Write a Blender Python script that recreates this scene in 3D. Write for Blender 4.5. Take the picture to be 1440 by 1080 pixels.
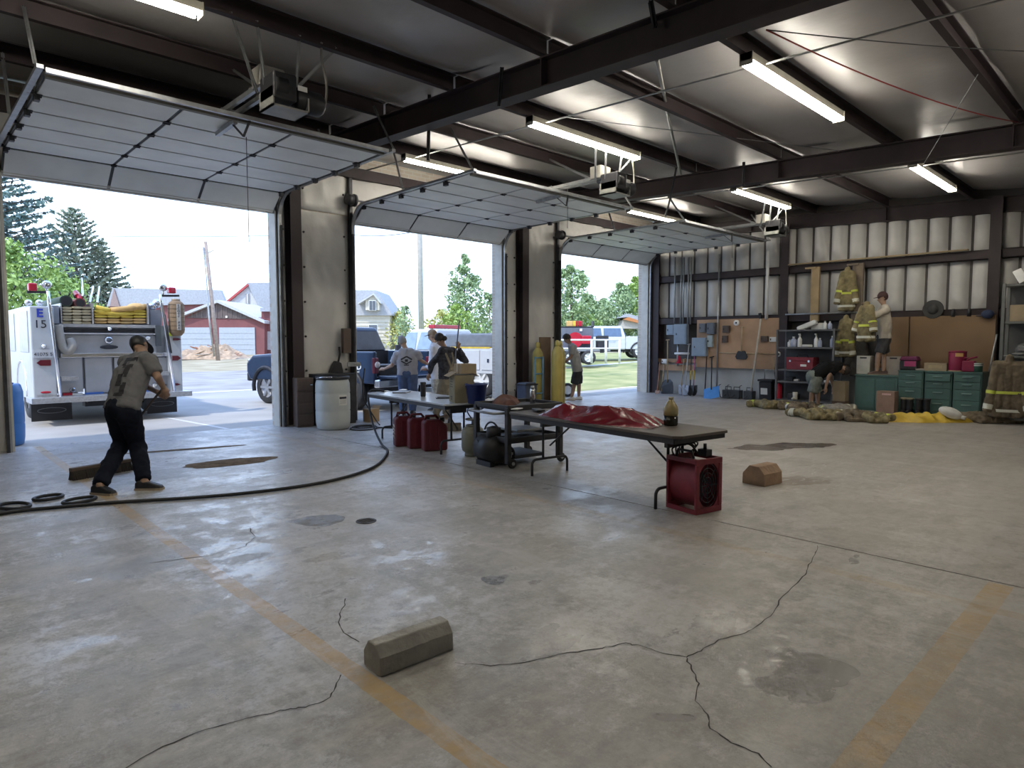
import bpy, bmesh, math, random
from mathutils import Vector, Matrix, noise
from mathutils.bvhtree import BVHTree
R = math.radians
random.seed(7)
SC = bpy.context.scene
for o in list(bpy.data.objects): bpy.data.objects.remove(o)
COL = SC.collection

# ------------------------------------------------------------------ camera
FPX, CAM_H, YAW, PITCH = 915.0, 1.5, R(46.3), math.atan(60 / 915.0)
cam_data = bpy.data.cameras.new('camera'); cam = bpy.data.objects.new('camera', cam_data)
COL.objects.link(cam)
cam_data.sensor_width = 36.0; cam_data.sensor_fit = 'HORIZONTAL'
cam_data.lens = FPX / 1440.0 * 36.0
cam_data.clip_start = 0.05; cam_data.clip_end = 800
cam.location = (0, 0, CAM_H)
FW = Vector((math.cos(YAW) * math.cos(PITCH), math.sin(YAW) * math.cos(PITCH), -math.sin(PITCH)))
RT = Vector((math.sin(YAW), -math.cos(YAW), 0)); UP = RT.cross(FW)
cam.rotation_euler = Matrix((RT, UP, -FW)).transposed().to_euler()
SC.camera = cam

# ------------------------------------------------------------------ world, sun, exposure
W = bpy.data.worlds.new('sky'); SC.world = W; W.use_nodes = True
nt = W.node_tree; nt.nodes.clear()
wo = nt.nodes.new('ShaderNodeOutputWorld'); bg = nt.nodes.new('ShaderNodeBackground')
tc = nt.nodes.new('ShaderNodeTexCoord'); sx = nt.nodes.new('ShaderNodeSeparateXYZ'); rp = nt.nodes.new('ShaderNodeValToRGB')
nt.links.new(tc.outputs['Generated'], sx.inputs[0]); nt.links.new(sx.outputs['Z'], rp.inputs[0])
rp.color_ramp.elements[0].position = 0.0; rp.color_ramp.elements[0].color = (0.66, 0.81, 1.0, 1)
rp.color_ramp.elements[1].position = 0.75; rp.color_ramp.elements[1].color = (0.36, 0.55, 1.0, 1)
nt.links.new(rp.outputs[0], bg.inputs['Color']); nt.links.new(bg.outputs[0], wo.inputs[0])
SKY_STRENGTH = 1.95
bg.inputs['Strength'].default_value = SKY_STRENGTH
sun_d = bpy.data.lights.new('sun', 'SUN'); sun = bpy.data.objects.new('sun', sun_d); COL.objects.link(sun)
sun_d.energy = 2.3; sun_d.angle = R(2.0); sun_d.color = (1.0, 0.95, 0.86)
sun.rotation_euler = Vector((0.75, 0.12, -1.0)).to_track_quat('-Z', 'Y').to_euler()
SC.view_settings.view_transform = 'Standard'; SC.view_settings.look = 'None'
SC.view_settings.gamma = 1.0; SC.view_settings.use_curve_mapping = False
SC.view_settings.exposure = 0.5
SC.cycles.use_denoising = True
SC.cycles.max_bounces = 8; SC.cycles.diffuse_bounces = 5; SC.cycles.glossy_bounces = 4; SC.cycles.transparent_max_bounces = 12
SC.cycles.sample_clamp_indirect = 8.0
LAMP = 40.0

# a point of the photograph carried back to a plane of the place
def ray(u, v): return FW + RT * ((u - 720) / FPX) + UP * ((540 - v) / FPX)
def onZ(u, v, z=0.0):
    d = ray(u, v); return Vector((0, 0, CAM_H)) + d * ((z - CAM_H) / d.z)
def onY(u, v, y):
    d = ray(u, v); return Vector((0, 0, CAM_H)) + d * (y / d.y)
def onX(u, v, x):
    d = ray(u, v); return Vector((0, 0, CAM_H)) + d * (x / d.x)
def onD(u, v, dep):
    d = ray(u, v); k = d.x * math.cos(YAW) + d.y * math.sin(YAW); return Vector((0, 0, CAM_H)) + d * (dep / k)

# ------------------------------------------------------------------ materials
MATS = {}
def mat(name, c, rough=0.6, metal=0.0, var=0.12, scale=6.0, bump=0.0, bscale=40.0, spec=0.5, emit=None, estr=0.0, trans=0.0, c2=None, alpha=1.0):
    if name in MATS: return MATS[name]
    m = bpy.data.materials.new(name); m.use_nodes = True; MATS[name] = m
    t = m.node_tree; b = t.nodes['Principled BSDF']
    tc = t.nodes.new('ShaderNodeTexCoord')
    n = t.nodes.new('ShaderNodeTexNoise'); n.inputs['Scale'].default_value = scale; n.inputs['Detail'].default_value = 5
    t.links.new(tc.outputs['Object'], n.inputs['Vector'])
    r = t.nodes.new('ShaderNodeValToRGB')
    lo = [max(0, x * (1 - var)) for x in c]; hi = [min(1, x * (1 + var)) for x in (c2 or c)]
    r.color_ramp.elements[0].position = .3; r.color_ramp.elements[1].position = .7
    r.color_ramp.elements[0].color = (*lo, 1); r.color_ramp.elements[1].color = (*hi, 1)
    t.links.new(n.outputs['Fac'], r.inputs[0]); t.links.new(r.outputs[0], b.inputs['Base Color'])
    b.inputs['Roughness'].default_value = rough; b.inputs['Metallic'].default_value = metal
    b.inputs['Specular IOR Level'].default_value = spec
    if trans: b.inputs['Transmission Weight'].default_value = trans
    if alpha < 1: b.inputs['Alpha'].default_value = alpha
    if emit:
        b.inputs['Emission Color'].default_value = (*emit, 1); b.inputs['Emission Strength'].default_value = estr
    if bump:
        n2 = t.nodes.new('ShaderNodeTexNoise'); n2.inputs['Scale'].default_value = bscale; n2.inputs['Detail'].default_value = 6
        t.links.new(tc.outputs['Object'], n2.inputs['Vector'])
        bp = t.nodes.new('ShaderNodeBump'); bp.inputs['Strength'].default_value = bump; bp.inputs['Distance'].default_value = 0.02
        t.links.new(n2.outputs['Fac'], bp.inputs['Height']); t.links.new(bp.outputs[0], b.inputs['Normal'])
    return m

# ------------------------------------------------------------------ mesh builder
class MB:
    def __init__(s): s.v = []; s.f = []; s.sm = []
    def add(s, vs, fs, smooth=False):
        k = len(s.v); s.v += [tuple(x) for x in vs]; s.f += [tuple(i + k for i in f) for f in fs]; s.sm += [smooth] * len(fs); return s
    def bx(s, x0, x1, y0, y1, z0, z1, M=None):
        vs = [Vector(p) for p in ((x0, y0, z0), (x1, y0, z0), (x1, y1, z0), (x0, y1, z0), (x0, y0, z1), (x1, y0, z1), (x1, y1, z1), (x0, y1, z1))]
        if M is not None: vs = [M @ p for p in vs]
        return s.add(vs, [(0, 3, 2, 1), (4, 5, 6, 7), (0, 1, 5, 4), (1, 2, 6, 5), (2, 3, 7, 6), (3, 0, 4, 7)])
    def box(s, c, d, rz=0.0, rx=0.0, ry=0.0):
        M = Matrix.Translation(Vector(c)) @ Matrix.Rotation(rz, 4, 'Z') @ Matrix.Rotation(ry, 4, 'Y') @ Matrix.Rotation(rx, 4, 'X')
        return s.bx(-d[0] / 2, d[0] / 2, -d[1] / 2, d[1] / 2, -d[2] / 2, d[2] / 2, M)
    def beam(s, p0, p1, w, h, up=(0, 0, 1)):
        p0 = Vector(p0); p1 = Vector(p1); d = (p1 - p0); L = d.length; d.normalize()
        u = Vector(up); x = d.cross(u)
        if x.length < 1e-4: x = d.cross(Vector((1, 0, 0)))
        x.normalize(); z = x.cross(d)
        vs = [q + x * a * w / 2 + z * b * h / 2 for q in (p0, p1) for a, b in ((-1, -1), (1, -1), (1, 1), (-1, 1))]
        return s.add(vs, [(0, 1, 2, 3), (7, 6, 5, 4), (0, 4, 5, 1), (1, 5, 6, 2), (2, 6, 7, 3), (3, 7, 4, 0)])
    def cyl(s, p0, p1, r0, r1=None, n=12, caps=True):
        r1 = r0 if r1 is None else r1
        p0 = Vector(p0); p1 = Vector(p1); d = (p1 - p0).normalized()
        a = d.orthogonal().normalized(); b = d.cross(a)
        vs = []
        for p, r in ((p0, r0), (p1, r1)):
            for i in range(n):
                t = 2 * math.pi * i / n; vs.append(p + (a * math.cos(t) + b * math.sin(t)) * r)
        k = len(s.v); s.v += [tuple(x) for x in vs]
        for i in range(n):
            j = (i + 1) % n; s.f.append((k + i, k + j, k + n + j, k + n + i)); s.sm.append(True)
        if caps:
            s.f.append(tuple(k + i for i in range(n - 1, -1, -1))); s.f.append(tuple(k + n + i for i in range(n))); s.sm += [False, False]
        return s
    def tube(s, pts, r, n=8, closed=False):
        pts = [Vector(p) for p in pts]; m = len(pts)
        rr = r if isinstance(r, (list, tuple)) else [r] * m
        prev = None; k = len(s.v)
        for i, p in enumerate(pts):
            if closed: t = pts[(i + 1) % m] - pts[i - 1]
            else: t = pts[min(i + 1, m - 1)] - pts[max(i - 1, 0)]
            t.normalize()
            if prev is None: a = t.orthogonal().normalized()
            else:
                a = prev - t * prev.dot(t)
                a = a.normalized() if a.length > 1e-6 else t.orthogonal().normalized()
            prev = a; b = t.cross(a)
            for j in range(n):
                q = 2 * math.pi * j / n; s.v.append(tuple(p + (a * math.cos(q) + b * math.sin(q)) * rr[i]))
        for i in range(m if closed else m - 1):
            i2 = (i + 1) % m
            for j in range(n):
                j2 = (j + 1) % n; s.f.append((k + i * n + j, k + i * n + j2, k + i2 * n + j2, k + i2 * n + j)); s.sm.append(True)
        if not closed:
            s.f.append(tuple(k + j for j in range(n - 1, -1, -1))); s.f.append(tuple(k + (m - 1) * n + j for j in range(n))); s.sm += [False, False]
        return s
    def lathe(s, prof, c=(0, 0, 0), n=20, axis='Z', smooth=True, caps=True):
        c = Vector(c); k = len(s.v); m = len(prof)
        for r, z in prof:
            for i in range(n):
                t = 2 * math.pi * i / n; x, y = r * math.cos(t), r * math.sin(t)
                p = {'Z': (x, y, z), 'X': (z, x, y), 'Y': (x, z, -y)}[axis]
                s.v.append(tuple(c + Vector(p)))
        for a in range(m - 1):
            for i in range(n):
                j = (i + 1) % n; s.f.append((k + a * n + i, k + a * n + j, k + (a + 1) * n + j, k + (a + 1) * n + i)); s.sm.append(smooth)
        if caps: s.f.append(tuple(k + i for i in range(n - 1, -1, -1))); s.f.append(tuple(k + (m - 1) * n + i for i in range(n))); s.sm += [False, False]
        return s
    def sph(s, c, r, n=14, m=8, M=None):
        r = r if isinstance(r, (list, tuple)) else (r, r, r); c = Vector(c); vs = []
        for a in range(m + 1):
            ph = math.pi * a / m
            for i in range(n):
                t = 2 * math.pi * i / n
                p = Vector((r[0] * math.sin(ph) * math.cos(t), r[1] * math.sin(ph) * math.sin(t), -r[2] * math.cos(ph)))
                vs.append(c + (M @ p if M is not None else p))
        fs = [(a * n + i, a * n + (i + 1) % n, (a + 1) * n + (i + 1) % n, (a + 1) * n + i) for a in range(m) for i in range(n)]
        return s.add(vs, fs, True)
    def prism(s, poly, axis, d0, d1, smooth=False):
        # poly in the two other axes (order x,y,z with the extrusion axis left out)
        def P(a, b, d): return {'X': (d, a, b), 'Y': (a, d, b), 'Z': (a, b, d)}[axis]
        n = len(poly); vs = [P(a, b, d0) for a, b in poly] + [P(a, b, d1) for a, b in poly]
        fs = [tuple(range(n)), tuple(range(2 * n - 1, n - 1, -1))]
        k = len(s.v); s.v += vs; s.f += [tuple(i + k for i in f) for f in fs]; s.sm += [False, False]
        for i in range(n):
            j = (i + 1) % n; s.f.append((k + i, k + n + i, k + n + j, k + j)); s.sm.append(smooth)
        return s
    def grid(s, fn, nu, nv, smooth=True):
        vs = [fn(i / nu, j / nv) for j in range(nv + 1) for i in range(nu + 1)]
        fs = [(j * (nu + 1) + i, j * (nu + 1) + i + 1, (j + 1) * (nu + 1) + i + 1, (j + 1) * (nu + 1) + i) for j in range(nv) for i in range(nu)]
        return s.add(vs, fs, smooth)
    def mesh(s, name, m, fix=True):
        me = bpy.data.meshes.new(name); me.from_pydata(s.v, [], s.f)
        me.polygons.foreach_set('use_smooth', s.sm)
        if fix:
            b = bmesh.new(); b.from_mesh(me); bmesh.ops.recalc_face_normals(b, faces=b.faces); b.to_mesh(me); b.free()
        if m is not None: me.materials.append(m)
        me.update(); return me
    def build(s, name, m, parent=None, bevel=0.0, fix=True, seg=2):
        return put(name, s.mesh(name, m, fix), parent, bevel=bevel, seg=seg)
def put(name, me, parent=None, loc=None, rz=0.0, bevel=0.0, seg=2, sol=0.0):
    o = bpy.data.objects.new(name, me); COL.objects.link(o)
    if parent is not None: o.parent = parent
    if loc is not None: o.location = loc
    if rz: o.rotation_euler = (0, 0, rz)
    if sol:
        q = o.modifiers.new('thick', 'SOLIDIFY'); q.thickness = sol; q.offset = 0
    if bevel:
        b = o.modifiers.new('bevel', 'BEVEL'); b.width = bevel; b.segments = seg; b.limit_method = 'ANGLE'; b.angle_limit = R(40)
    return o
def tag(o, label, cat=None, group=None, kind=None):
    o['label'] = label
    if cat: o['category'] = cat
    if group: o['group'] = group
    if kind: o['kind'] = kind
    return o
def thing(name, label, cat, loc=(0, 0, 0), rz=0.0, group=None, kind=None):
    o = bpy.data.objects.new(name, None); COL.objects.link(o); o.empty_display_size = .1
    o.location = loc; o.rotation_euler = (0, 0, rz)
    return tag(o, label, cat, group, kind)
def copy_tree(o, parent=None):
    c = o.copy(); COL.objects.link(c); c.parent = parent
    for ch in [x for x in bpy.data.objects if x.parent is o]: copy_tree(ch, c)
    return c
TMP = bpy.data.scenes.new('tmp')
def evaluated(o):            # evaluate one object on its own, away from the big scene
    TMP.collection.objects.link(o); vl = TMP.view_layers[0]; vl.update()
    me = bpy.data.meshes.new_from_object(o.evaluated_get(vl.depsgraph)); TMP.collection.objects.unlink(o); return me
def text(s, size, m, parent, loc, rot, name='lettering', depth=0.002, bold=0.0, sx=1.0):
    cu = bpy.data.curves.new(name, 'FONT'); cu.body = s; cu.size = size; cu.extrude = depth; cu.align_x = 'CENTER'; cu.align_y = 'CENTER'; cu.offset = bold
    tmp = bpy.data.objects.new('tmp', cu); me = evaluated(tmp); me.name = name
    bpy.data.objects.remove(tmp); bpy.data.curves.remove(cu)
    me.materials.clear(); me.materials.append(m)
    o = bpy.data.objects.new(name, me); COL.objects.link(o); o.parent = parent; o.location = loc; o.rotation_euler = rot; o.scale = (sx, 1, 1)
    return o
def arc(c, r, a0, a1, n, plane='XZ'):
    out = []
    for i in range(n + 1):
        t = R(a0 + (a1 - a0) * i / n); a, b = r * math.cos(t), r * math.sin(t)
        out.append(Vector(c) + Vector({'XZ': (a, 0, b), 'YZ': (0, a, b), 'XY': (a, b, 0)}[plane]))
    return out
def smoothpts(pts, k=6):
    pts = [Vector(p) for p in pts]; out = []
    for i in range(len(pts) - 1):
        p0 = pts[max(i - 1, 0)]; p1 = pts[i]; p2 = pts[i + 1]; p3 = pts[min(i + 2, len(pts) - 1)]
        for j in range(k):
            t = j / k
            out.append(.5 * ((2 * p1) + (p2 - p0) * t + (2 * p0 - 5 * p1 + 4 * p2 - p3) * t * t + (3 * p1 - p0 - 3 * p2 + p3) * t ** 3))
    out.append(pts[-1]); return out
def nz(p, s=1.0): return noise.noise(Vector(p) * s)
# ------------------------------------------------------------------ shared materials
def floor_mat():
    m = bpy.data.materials.new('concrete_floor'); m.use_nodes = True; t = m.node_tree; L = t.links.new; N = t.nodes.new
    b = t.nodes['Principled BSDF']; g = N('ShaderNodeNewGeometry'); P = g.outputs['Position']
    sp = N('ShaderNodeSeparateXYZ'); L(P, sp.inputs[0])
    def noi(scale, detail=6, rough=.6, dist=0.0, stretch=None):
        n = N('ShaderNodeTexNoise'); n.inputs['Scale'].default_value = scale; n.inputs['Detail'].default_value = detail
        n.inputs['Roughness'].default_value = rough; n.inputs['Distortion'].default_value = dist
        if stretch:
            mp = N('ShaderNodeMapping'); mp.inputs['Scale'].default_value = stretch; mp.inputs['Rotation'].default_value = (0, 0, R(28)); L(P, mp.inputs[0]); L(mp.outputs[0], n.inputs['Vector'])
        else: L(P, n.inputs['Vector'])
        return n.outputs['Fac']
    def ramp(x, p0, p1, c0=(0, 0, 0), c1=(1, 1, 1)):
        r = N('ShaderNodeValToRGB'); r.color_ramp.elements[0].position = p0; r.color_ramp.elements[1].position = p1
        r.color_ramp.elements[0].color = (*c0, 1); r.color_ramp.elements[1].color = (*c1, 1); L(x, r.inputs[0]); return r.outputs[0]
    def M(op, a, c=None, clamp=False):
        n = N('ShaderNodeMath'); n.operation = op; n.use_clamp = clamp
        for i, q in enumerate((a, c)):
            if q is None: continue
            if isinstance(q, (int, float)): n.inputs[i].default_value = q
            else: L(q, n.inputs[i])
        return n.outputs[0]
    def mix(f, a, c, mode='MIX'):
        n = N('ShaderNodeMixRGB'); n.blend_type = mode
        for i, q in enumerate((f, a, c)):
            if isinstance(q, (int, float)): n.inputs[i].default_value = q
            elif isinstance(q, tuple): n.inputs[i].default_value = (*q, 1)
            else: L(q, n.inputs[i])
        return n.outputs[0]
    x, y = sp.outputs['X'], sp.outputs['Y']
    col = ramp(noi(0.55, 8, .65, .4), .36, .64, (.215, .21, .20), (.40, .395, .38))
    col = mix(M('MULTIPLY', ramp(noi(2.6, 12, .8), .36, .72), .6), col, (.50, .495, .485))
    col = mix(M('MULTIPLY', ramp(noi(2.1, 12, .78), .46, .60), .62), col, (.17, .16, .145))
    col = mix(M('MULTIPLY', ramp(noi(9.0, 10, .85), .46, .64), .55), col, (.56, .56, .55))
    col = mix(M('MULTIPLY', ramp(noi(15.0, 8, .85), .48, .66), .50), col, (.13, .12, .105))
    col = mix(M('MULTIPLY', ramp(noi(1.3, 7, .7, .6, (1, 5, 1)), .5, .7), .5), col, (.55, .54, .52))
    col = mix(M('MULTIPLY', ramp(noi(.9, 6, .6, .5, (5, .8, 1)), .48, .80), .35), col, (.23, .21, .185))
    col = mix(M('MULTIPLY', ramp(noi(38, 3, .6), .35, .75), .22), col, (.20, .19, .18))
    # flaking sealer: pale crust with ragged edges and fine pits
    seal = M('MULTIPLY', ramp(M('ADD', M('MULTIPLY', noi(.75, 12, .72), .6), M('MULTIPLY', noi(5.5, 12, .82), .4)), .480, .530), ramp(M('ADD', M('MULTIPLY', x, .07), M('MULTIPLY', noi(.35, 4), .6)), .45, .95, (1, 1, 1), (.25, .25, .25)))
    col = mix(M('MULTIPLY', seal, .62), col, (.62, .62, .635))
    col = mix(M('MULTIPLY', M('MULTIPLY', seal, ramp(noi(13, 8, .8), .49, .55)), .60), col, (.25, .24, .23))
    # tan tint growing across the right-hand bay
    tanm = M('MULTIPLY', ramp(M('ADD', M('MULTIPLY', M('SUBTRACT', x, M('MULTIPLY', y, .55)), .08), noi(.5, 5)), .35, 1.1), .45)
    col = mix(tanm, col, (.34, .29, .235))
    # worn yellow bay lines
    wear = ramp(noi(7, 7, .72), .36, .58)
    def band(c, at, half): return M('LESS_THAN', M('ABSOLUTE', M('SUBTRACT', M('ADD', c, M('MULTIPLY', M('SUBTRACT', noi(9, 3), .5), .02)), at)), half)
    l1 = M('MULTIPLY', band(x, 1.46, .050), M('ADD', M('MULTIPLY', wear, .5), .42))
    l2 = M('MULTIPLY', M('MULTIPLY', band(x, 4.40, .055), M('ADD', M('MULTIPLY', wear, .35), .12)), .8)
    l3 = M('MULTIPLY', M('MULTIPLY', M('MULTIPLY', band(y, .755, .065), M('LESS_THAN', x, 4.9)), M('GREATER_THAN', x, -.5)), M('ADD', M('MULTIPLY', wear, .4), .42))
    col = mix(M('MULTIPLY', M('MAXIMUM', M('MAXIMUM', l1, l2), l3, True), .95), col, (.43, .28, .10))
    # stains: warped ellipses with their own shapes
    wx = M('ADD', x, M('MULTIPLY', M('SUBTRACT', noi(2.0, 2), .5), .5)); wy = M('ADD', y, M('MULTIPLY', M('SUBTRACT', noi(2.3, 2), .5), .5))
    def blob(cx, cy, rx, ry, rot=0.0, soft=.35):
        dx = M('SUBTRACT', wx, cx); dy = M('SUBTRACT', wy, cy); c, s = math.cos(rot), math.sin(rot)
        a = M('DIVIDE', M('ADD', M('MULTIPLY', dx, c), M('MULTIPLY', dy, s)), rx); e = M('DIVIDE', M('SUBTRACT', M('MULTIPLY', dy, c), M('MULTIPLY', dx, s)), ry)
        d = M('ADD', M('MULTIPLY', a, a), M('MULTIPLY', e, e)); return ramp(d, 1 - soft, 1.0, (1, 1, 1), (0, 0, 0))
    wet = None
    for (cx, cy, rx, ry, rot, colr, k, w) in [
        (2.93, 1.17, .30, .17, .2, (.10, .095, .09), .6, .5), (2.72, 2.95, .12, .07, -.6, (.09, .085, .08), .75, .4), (2.22, 1.36, .10, .06, -.6, (.11, .10, .095), .6, .4),
        (9.2, 4.0, .95, .30, -.5, (.11, .085, .065), .8, .6), (2.55, 5.00, .26, .15, -.6, (.10, .10, .11), .6, 1.0), (3.0, 8.2, .48, .26, 0, (.17, .135, .10), .85, .0),
        (2.1, 10.4, .7, .16, .2, (.25, .19, .14), .6, .0), (7.0, 2.9, .5, .22, -.3, (.16, .11, .07), .7, .0), (3.4, 9.4, .5, .10, .4, (.25, .20, .15), .5, .0),
        (1.15, 4.75, .30, .2, .5, (.23, .22, .20), .5, .2), (12.6, 4.6, .8, .25, -.6, (.2, .18, .16), .5, .1), (1.75, 4.55, .28, .16, .5, (.23, .22, .21), .6, .2)]:
        f = blob(cx, cy, rx, ry, rot); col = mix(M('MULTIPLY', f, k), col, colr)
        if w: wet = M('MULTIPLY', f, w) if wet is None else M('MAXIMUM', wet, M('MULTIPLY', f, w))
    # pale swirled drag marks in front of the second block
    swirl = M('MULTIPLY', ramp(noi(1.6, 7, .7, 2.2, (1.2, 4.5, 1)), .56, .64), ramp(M('ADD', M('MULTIPLY', M('ABSOLUTE', M('SUBTRACT', x, 7.6)), .33), M('MULTIPLY', M('ABSOLUTE', M('SUBTRACT', y, 3.0)), .4)), .2, 1.0, (1, 1, 1), (0, 0, 0)))
    col = mix(M('MULTIPLY', swirl, .55), col, (.62, .61, .60))
    col = mix(M('MULTIPLY', ramp(noi(1.1, 9, .65, .6, (.7, 2.6, 1)), .50, .72), .45), col, (.17, .16, .15))
    col = mix(M('MULTIPLY', ramp(noi(.8, 9, .75, 1.0, (3.0, .7, 1)), .53, .60), .30), col, (.52, .52, .51))
    L(col, b.inputs['Base Color'])
    rg = M('SUBTRACT', ramp(noi(1.6, 8, .55, .2, (1, 2.2, 1)), .30, .70, (.40,) * 3, (.60,) * 3), M('MULTIPLY', seal, .20))
    rgv = M('SUBTRACT', rg, M('MULTIPLY', wet, .50), True); L(rgv, b.inputs['Roughness']); b.inputs['Specular IOR Level'].default_value = .8
    b.inputs['Coat Weight'].default_value = .15; b.inputs['Coat Roughness'].default_value = .32
    bp = N('ShaderNodeBump'); bp.inputs['Strength'].default_value = .40; bp.inputs['Distance'].default_value = .008
    L(M('ADD', M('ADD', noi(5, 8, .7), M('MULTIPLY', noi(30, 4), .25)), M('MULTIPLY', seal, .35)), bp.inputs['Height']); L(bp.outputs[0], b.inputs['Normal'])
    return m
M_FLOOR = floor_mat()
M_JOINT = mat('joint_filler', (.06, .055, .05), .9)
M_CRACK = mat('crack_dark', (.05, .045, .04), .95)  # colour of the flat dark ribbons drawn as cracks
M_STEEL = mat('red_oxide_steel', (.034, .022, .024), .62, var=.25, scale=3)
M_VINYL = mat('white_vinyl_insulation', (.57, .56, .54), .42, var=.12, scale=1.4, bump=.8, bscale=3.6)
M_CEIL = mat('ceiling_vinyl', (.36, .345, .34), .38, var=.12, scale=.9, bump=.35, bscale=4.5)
M_BRICK = None
M_GALV = mat('galvanised_steel', (.36, .37, .38), .45, .8, var=.2, scale=8)
M_DKMET = mat('dark_metal', (.035, .035, .04), .5, .3, var=.3, scale=8)
M_DOORP = mat('white_door_steel', (.82, .84, .82), .5, var=.07, scale=2.2)
M_BLACK = mat('black_plastic', (.015, .015, .018), .5)
M_WHITE = mat('white_paint', (.75, .75, .73), .45, var=.06)
M_CHROME = mat('chrome', (.7, .7, .72), .18, 1.0, var=.05)
M_ALUM = mat('brushed_aluminium', (.50, .51, .53), .36, .7, var=.12, scale=9)
def brick_mat():
    m = bpy.data.materials.new('tan_brick'); m.use_nodes = True; t = m.node_tree; b = t.nodes['Principled BSDF']
    tc = t.nodes.new('ShaderNodeTexCoord'); mp = t.nodes.new('ShaderNodeMapping'); br = t.nodes.new('ShaderNodeTexBrick')
    mp.inputs['Rotation'].default_value = (R(90), 0, 0)
    br.inputs['Color1'].default_value = (.52, .45, .37, 1); br.inputs['Color2'].default_value = (.60, .53, .45, 1); br.inputs['Mortar'].default_value = (.62, .60, .56, 1)
    br.inputs['Scale'].default_value = 1.0; br.inputs['Brick Width'].default_value = .21; br.inputs['Row Height'].default_value = .075; br.inputs['Mortar Size'].default_value = .008
    t.links.new(tc.outputs['Object'], mp.inputs[0]); t.links.new(mp.outputs[0], br.inputs['Vector']); t.links.new(br.outputs['Color'], b.inputs['Base Color'])
    b.inputs['Roughness'].default_value = .85; return m
M_BRICK = brick_mat()

YD, YO, XW, XL, YB = 11.05, 11.40, 16.42, -6.2, -5.0
DOORS = [(1.15, 4.93), (6.41, 10.25), (12.19, 16.04)]
RX = [-.47, 5.2, 10.87]
PURL = [9.62, 8.05, 6.48, 4.90, 3.34, 1.77, .20, -1.37, -2.94, -4.5]
def rb(y): return 3.95 + .047 * y          # underside of a rafter
def pb(y): return 4.26 + .047 * y          # underside of a purlin
def pt(y): return 4.47 + .047 * y          # roof sheet

# ------------------------------------------------------------------ floor: three slabs with open joints on a dark bed
fl = tag(MB().bx(XL, XW, YB, YO + .05, -.2, -.04).build('floor', M_JOINT), 'grey mottled concrete garage floor with cracks, stains and worn yellow lines', 'floor', kind='structure')
for a, c in ((XL, 4.925), (4.943, 10.29), (10.308, XW)):
    MB().bx(a, c, YB, YO, -.04, 0).build('slab', M_FLOOR, fl)
b = MB(); p = onZ(515, 733); b.cyl((p.x, p.y, .001), (p.x, p.y, .005), .085, n=24); dr = b.build('drain', M_DKMET, fl)
for k in range(4): MB().bx(p.x - .06, p.x + .06, p.y - .05 + .03 * k, p.y - .04 + .03 * k, .005, .008).build('drain_bar', M_JOINT, fl)
CR = [[(1150, 768), (1148, 780), (1135, 800), (1130, 812), (1100, 840), (1088, 862), (1065, 880), (1050, 890), (1010, 900), (985, 915), (965, 925)],
      [(965, 925), (930, 919), (900, 908), (880, 905), (845, 912), (800, 918), (745, 930), (690, 937), (640, 932)],
      [(965, 925), (975, 945), (982, 962), (979, 985), (995, 1005), (1000, 1025), (1030, 1045), (1065, 1060), (1085, 1079)],
      [(480, 950), (470, 972), (455, 988), (420, 996), (395, 1000), (330, 1015), (290, 1027), (230, 1050), (170, 1085)],
      [(487, 842), (480, 860), (478, 876), (483, 890), (505, 903)], [(350, 742), (358, 755), (345, 768), (300, 780), (210, 792)]]
for cr in CR:
    pts = []
    for i in range(len(cr) - 1):
        for k in range(4):
            u = cr[i][0] + (cr[i + 1][0] - cr[i][0]) * k / 4 + random.uniform(-2, 2); v = cr[i][1] + (cr[i + 1][1] - cr[i][1]) * k / 4 + random.uniform(-1.2, 1.2)
            pts.append(onZ(u, v))
    pts.append(onZ(*cr[-1])); b = MB(); vs = []
    for i, p in enumerate(pts):
        d = (pts[min(i + 1, len(pts) - 1)] - pts[max(i - 1, 0)]).normalized(); n = Vector((-d.y, d.x, 0)); w = random.uniform(.0012, .0042)
        vs += [p + n * w + Vector((0, 0, .0015)), p - n * w + Vector((0, 0, .0015))]
    b.add(vs, [(2 * i, 2 * i + 1, 2 * i + 3, 2 * i + 2) for i in range(len(pts) - 1)]); b.build('crack', M_CRACK, fl)

# ------------------------------------------------------------------ door wall
segs = [(XL, DOORS[0][0]), (DOORS[0][1], DOORS[1][0]), (DOORS[1][1], DOORS[2][0]), (DOORS[2][1], XW + .1)]
wd = thing('wall_front', 'front wall with brick piers between the three open overhead doors', 'wall', kind='structure')
for a, c in segs: MB().bx(a, c, YD + .12, YO, 0, 5.0).build('brick_pier', M_BRICK, wd)
for a, c in DOORS: MB().bx(a, c, YD + .12, YO, 3.80, 5.0).build('brick_lintel', M_BRICK, wd)
M_JAMB = mat('jamb_paint', (.58, .56, .51), .5, var=.1)
for a, c in DOORS:
    for x, s in ((a, -1), (c, 1)): MB().bx(min(x - s * .03, x + s * .03), max(x - s * .03, x + s * .03), YD - .01, YD + .22, 0, 3.84).build('door_jamb', M_JAMB, wd)
    MB().bx(a, c, YD - .01, YD + .12, 3.74, 3.84).build('door_head', M_JAMB, wd)
def vinyl(x0, x1, z0, z1, name='insulation_panel', sd=0):
    nx, nzz = max(3, int((x1 - x0) / .045)), max(3, int((z1 - z0) / .06))
    def fn(a, c):
        x = x0 + (x1 - x0) * a; z = z0 + (z1 - z0) * c
        e = min(a, 1 - a, .12) / .12 * min(c, 1 - c, .06) / .06
        return (x, YD + .10 - e * (.045 + .05 * nz((x * 1.6 + sd, z * .9, sd), 1.0) + .030 * (1 - 2.5 * abs(nz((x * 2.2 + z * .9, z * .8 - x * .5, sd), 1.3))) + .012 * nz((x * 7, z * 3.2, sd), 1.0)), z)
    o = MB().grid(fn, nx, nzz).build(name, M_VINYL, wd, fix=False); return o
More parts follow.
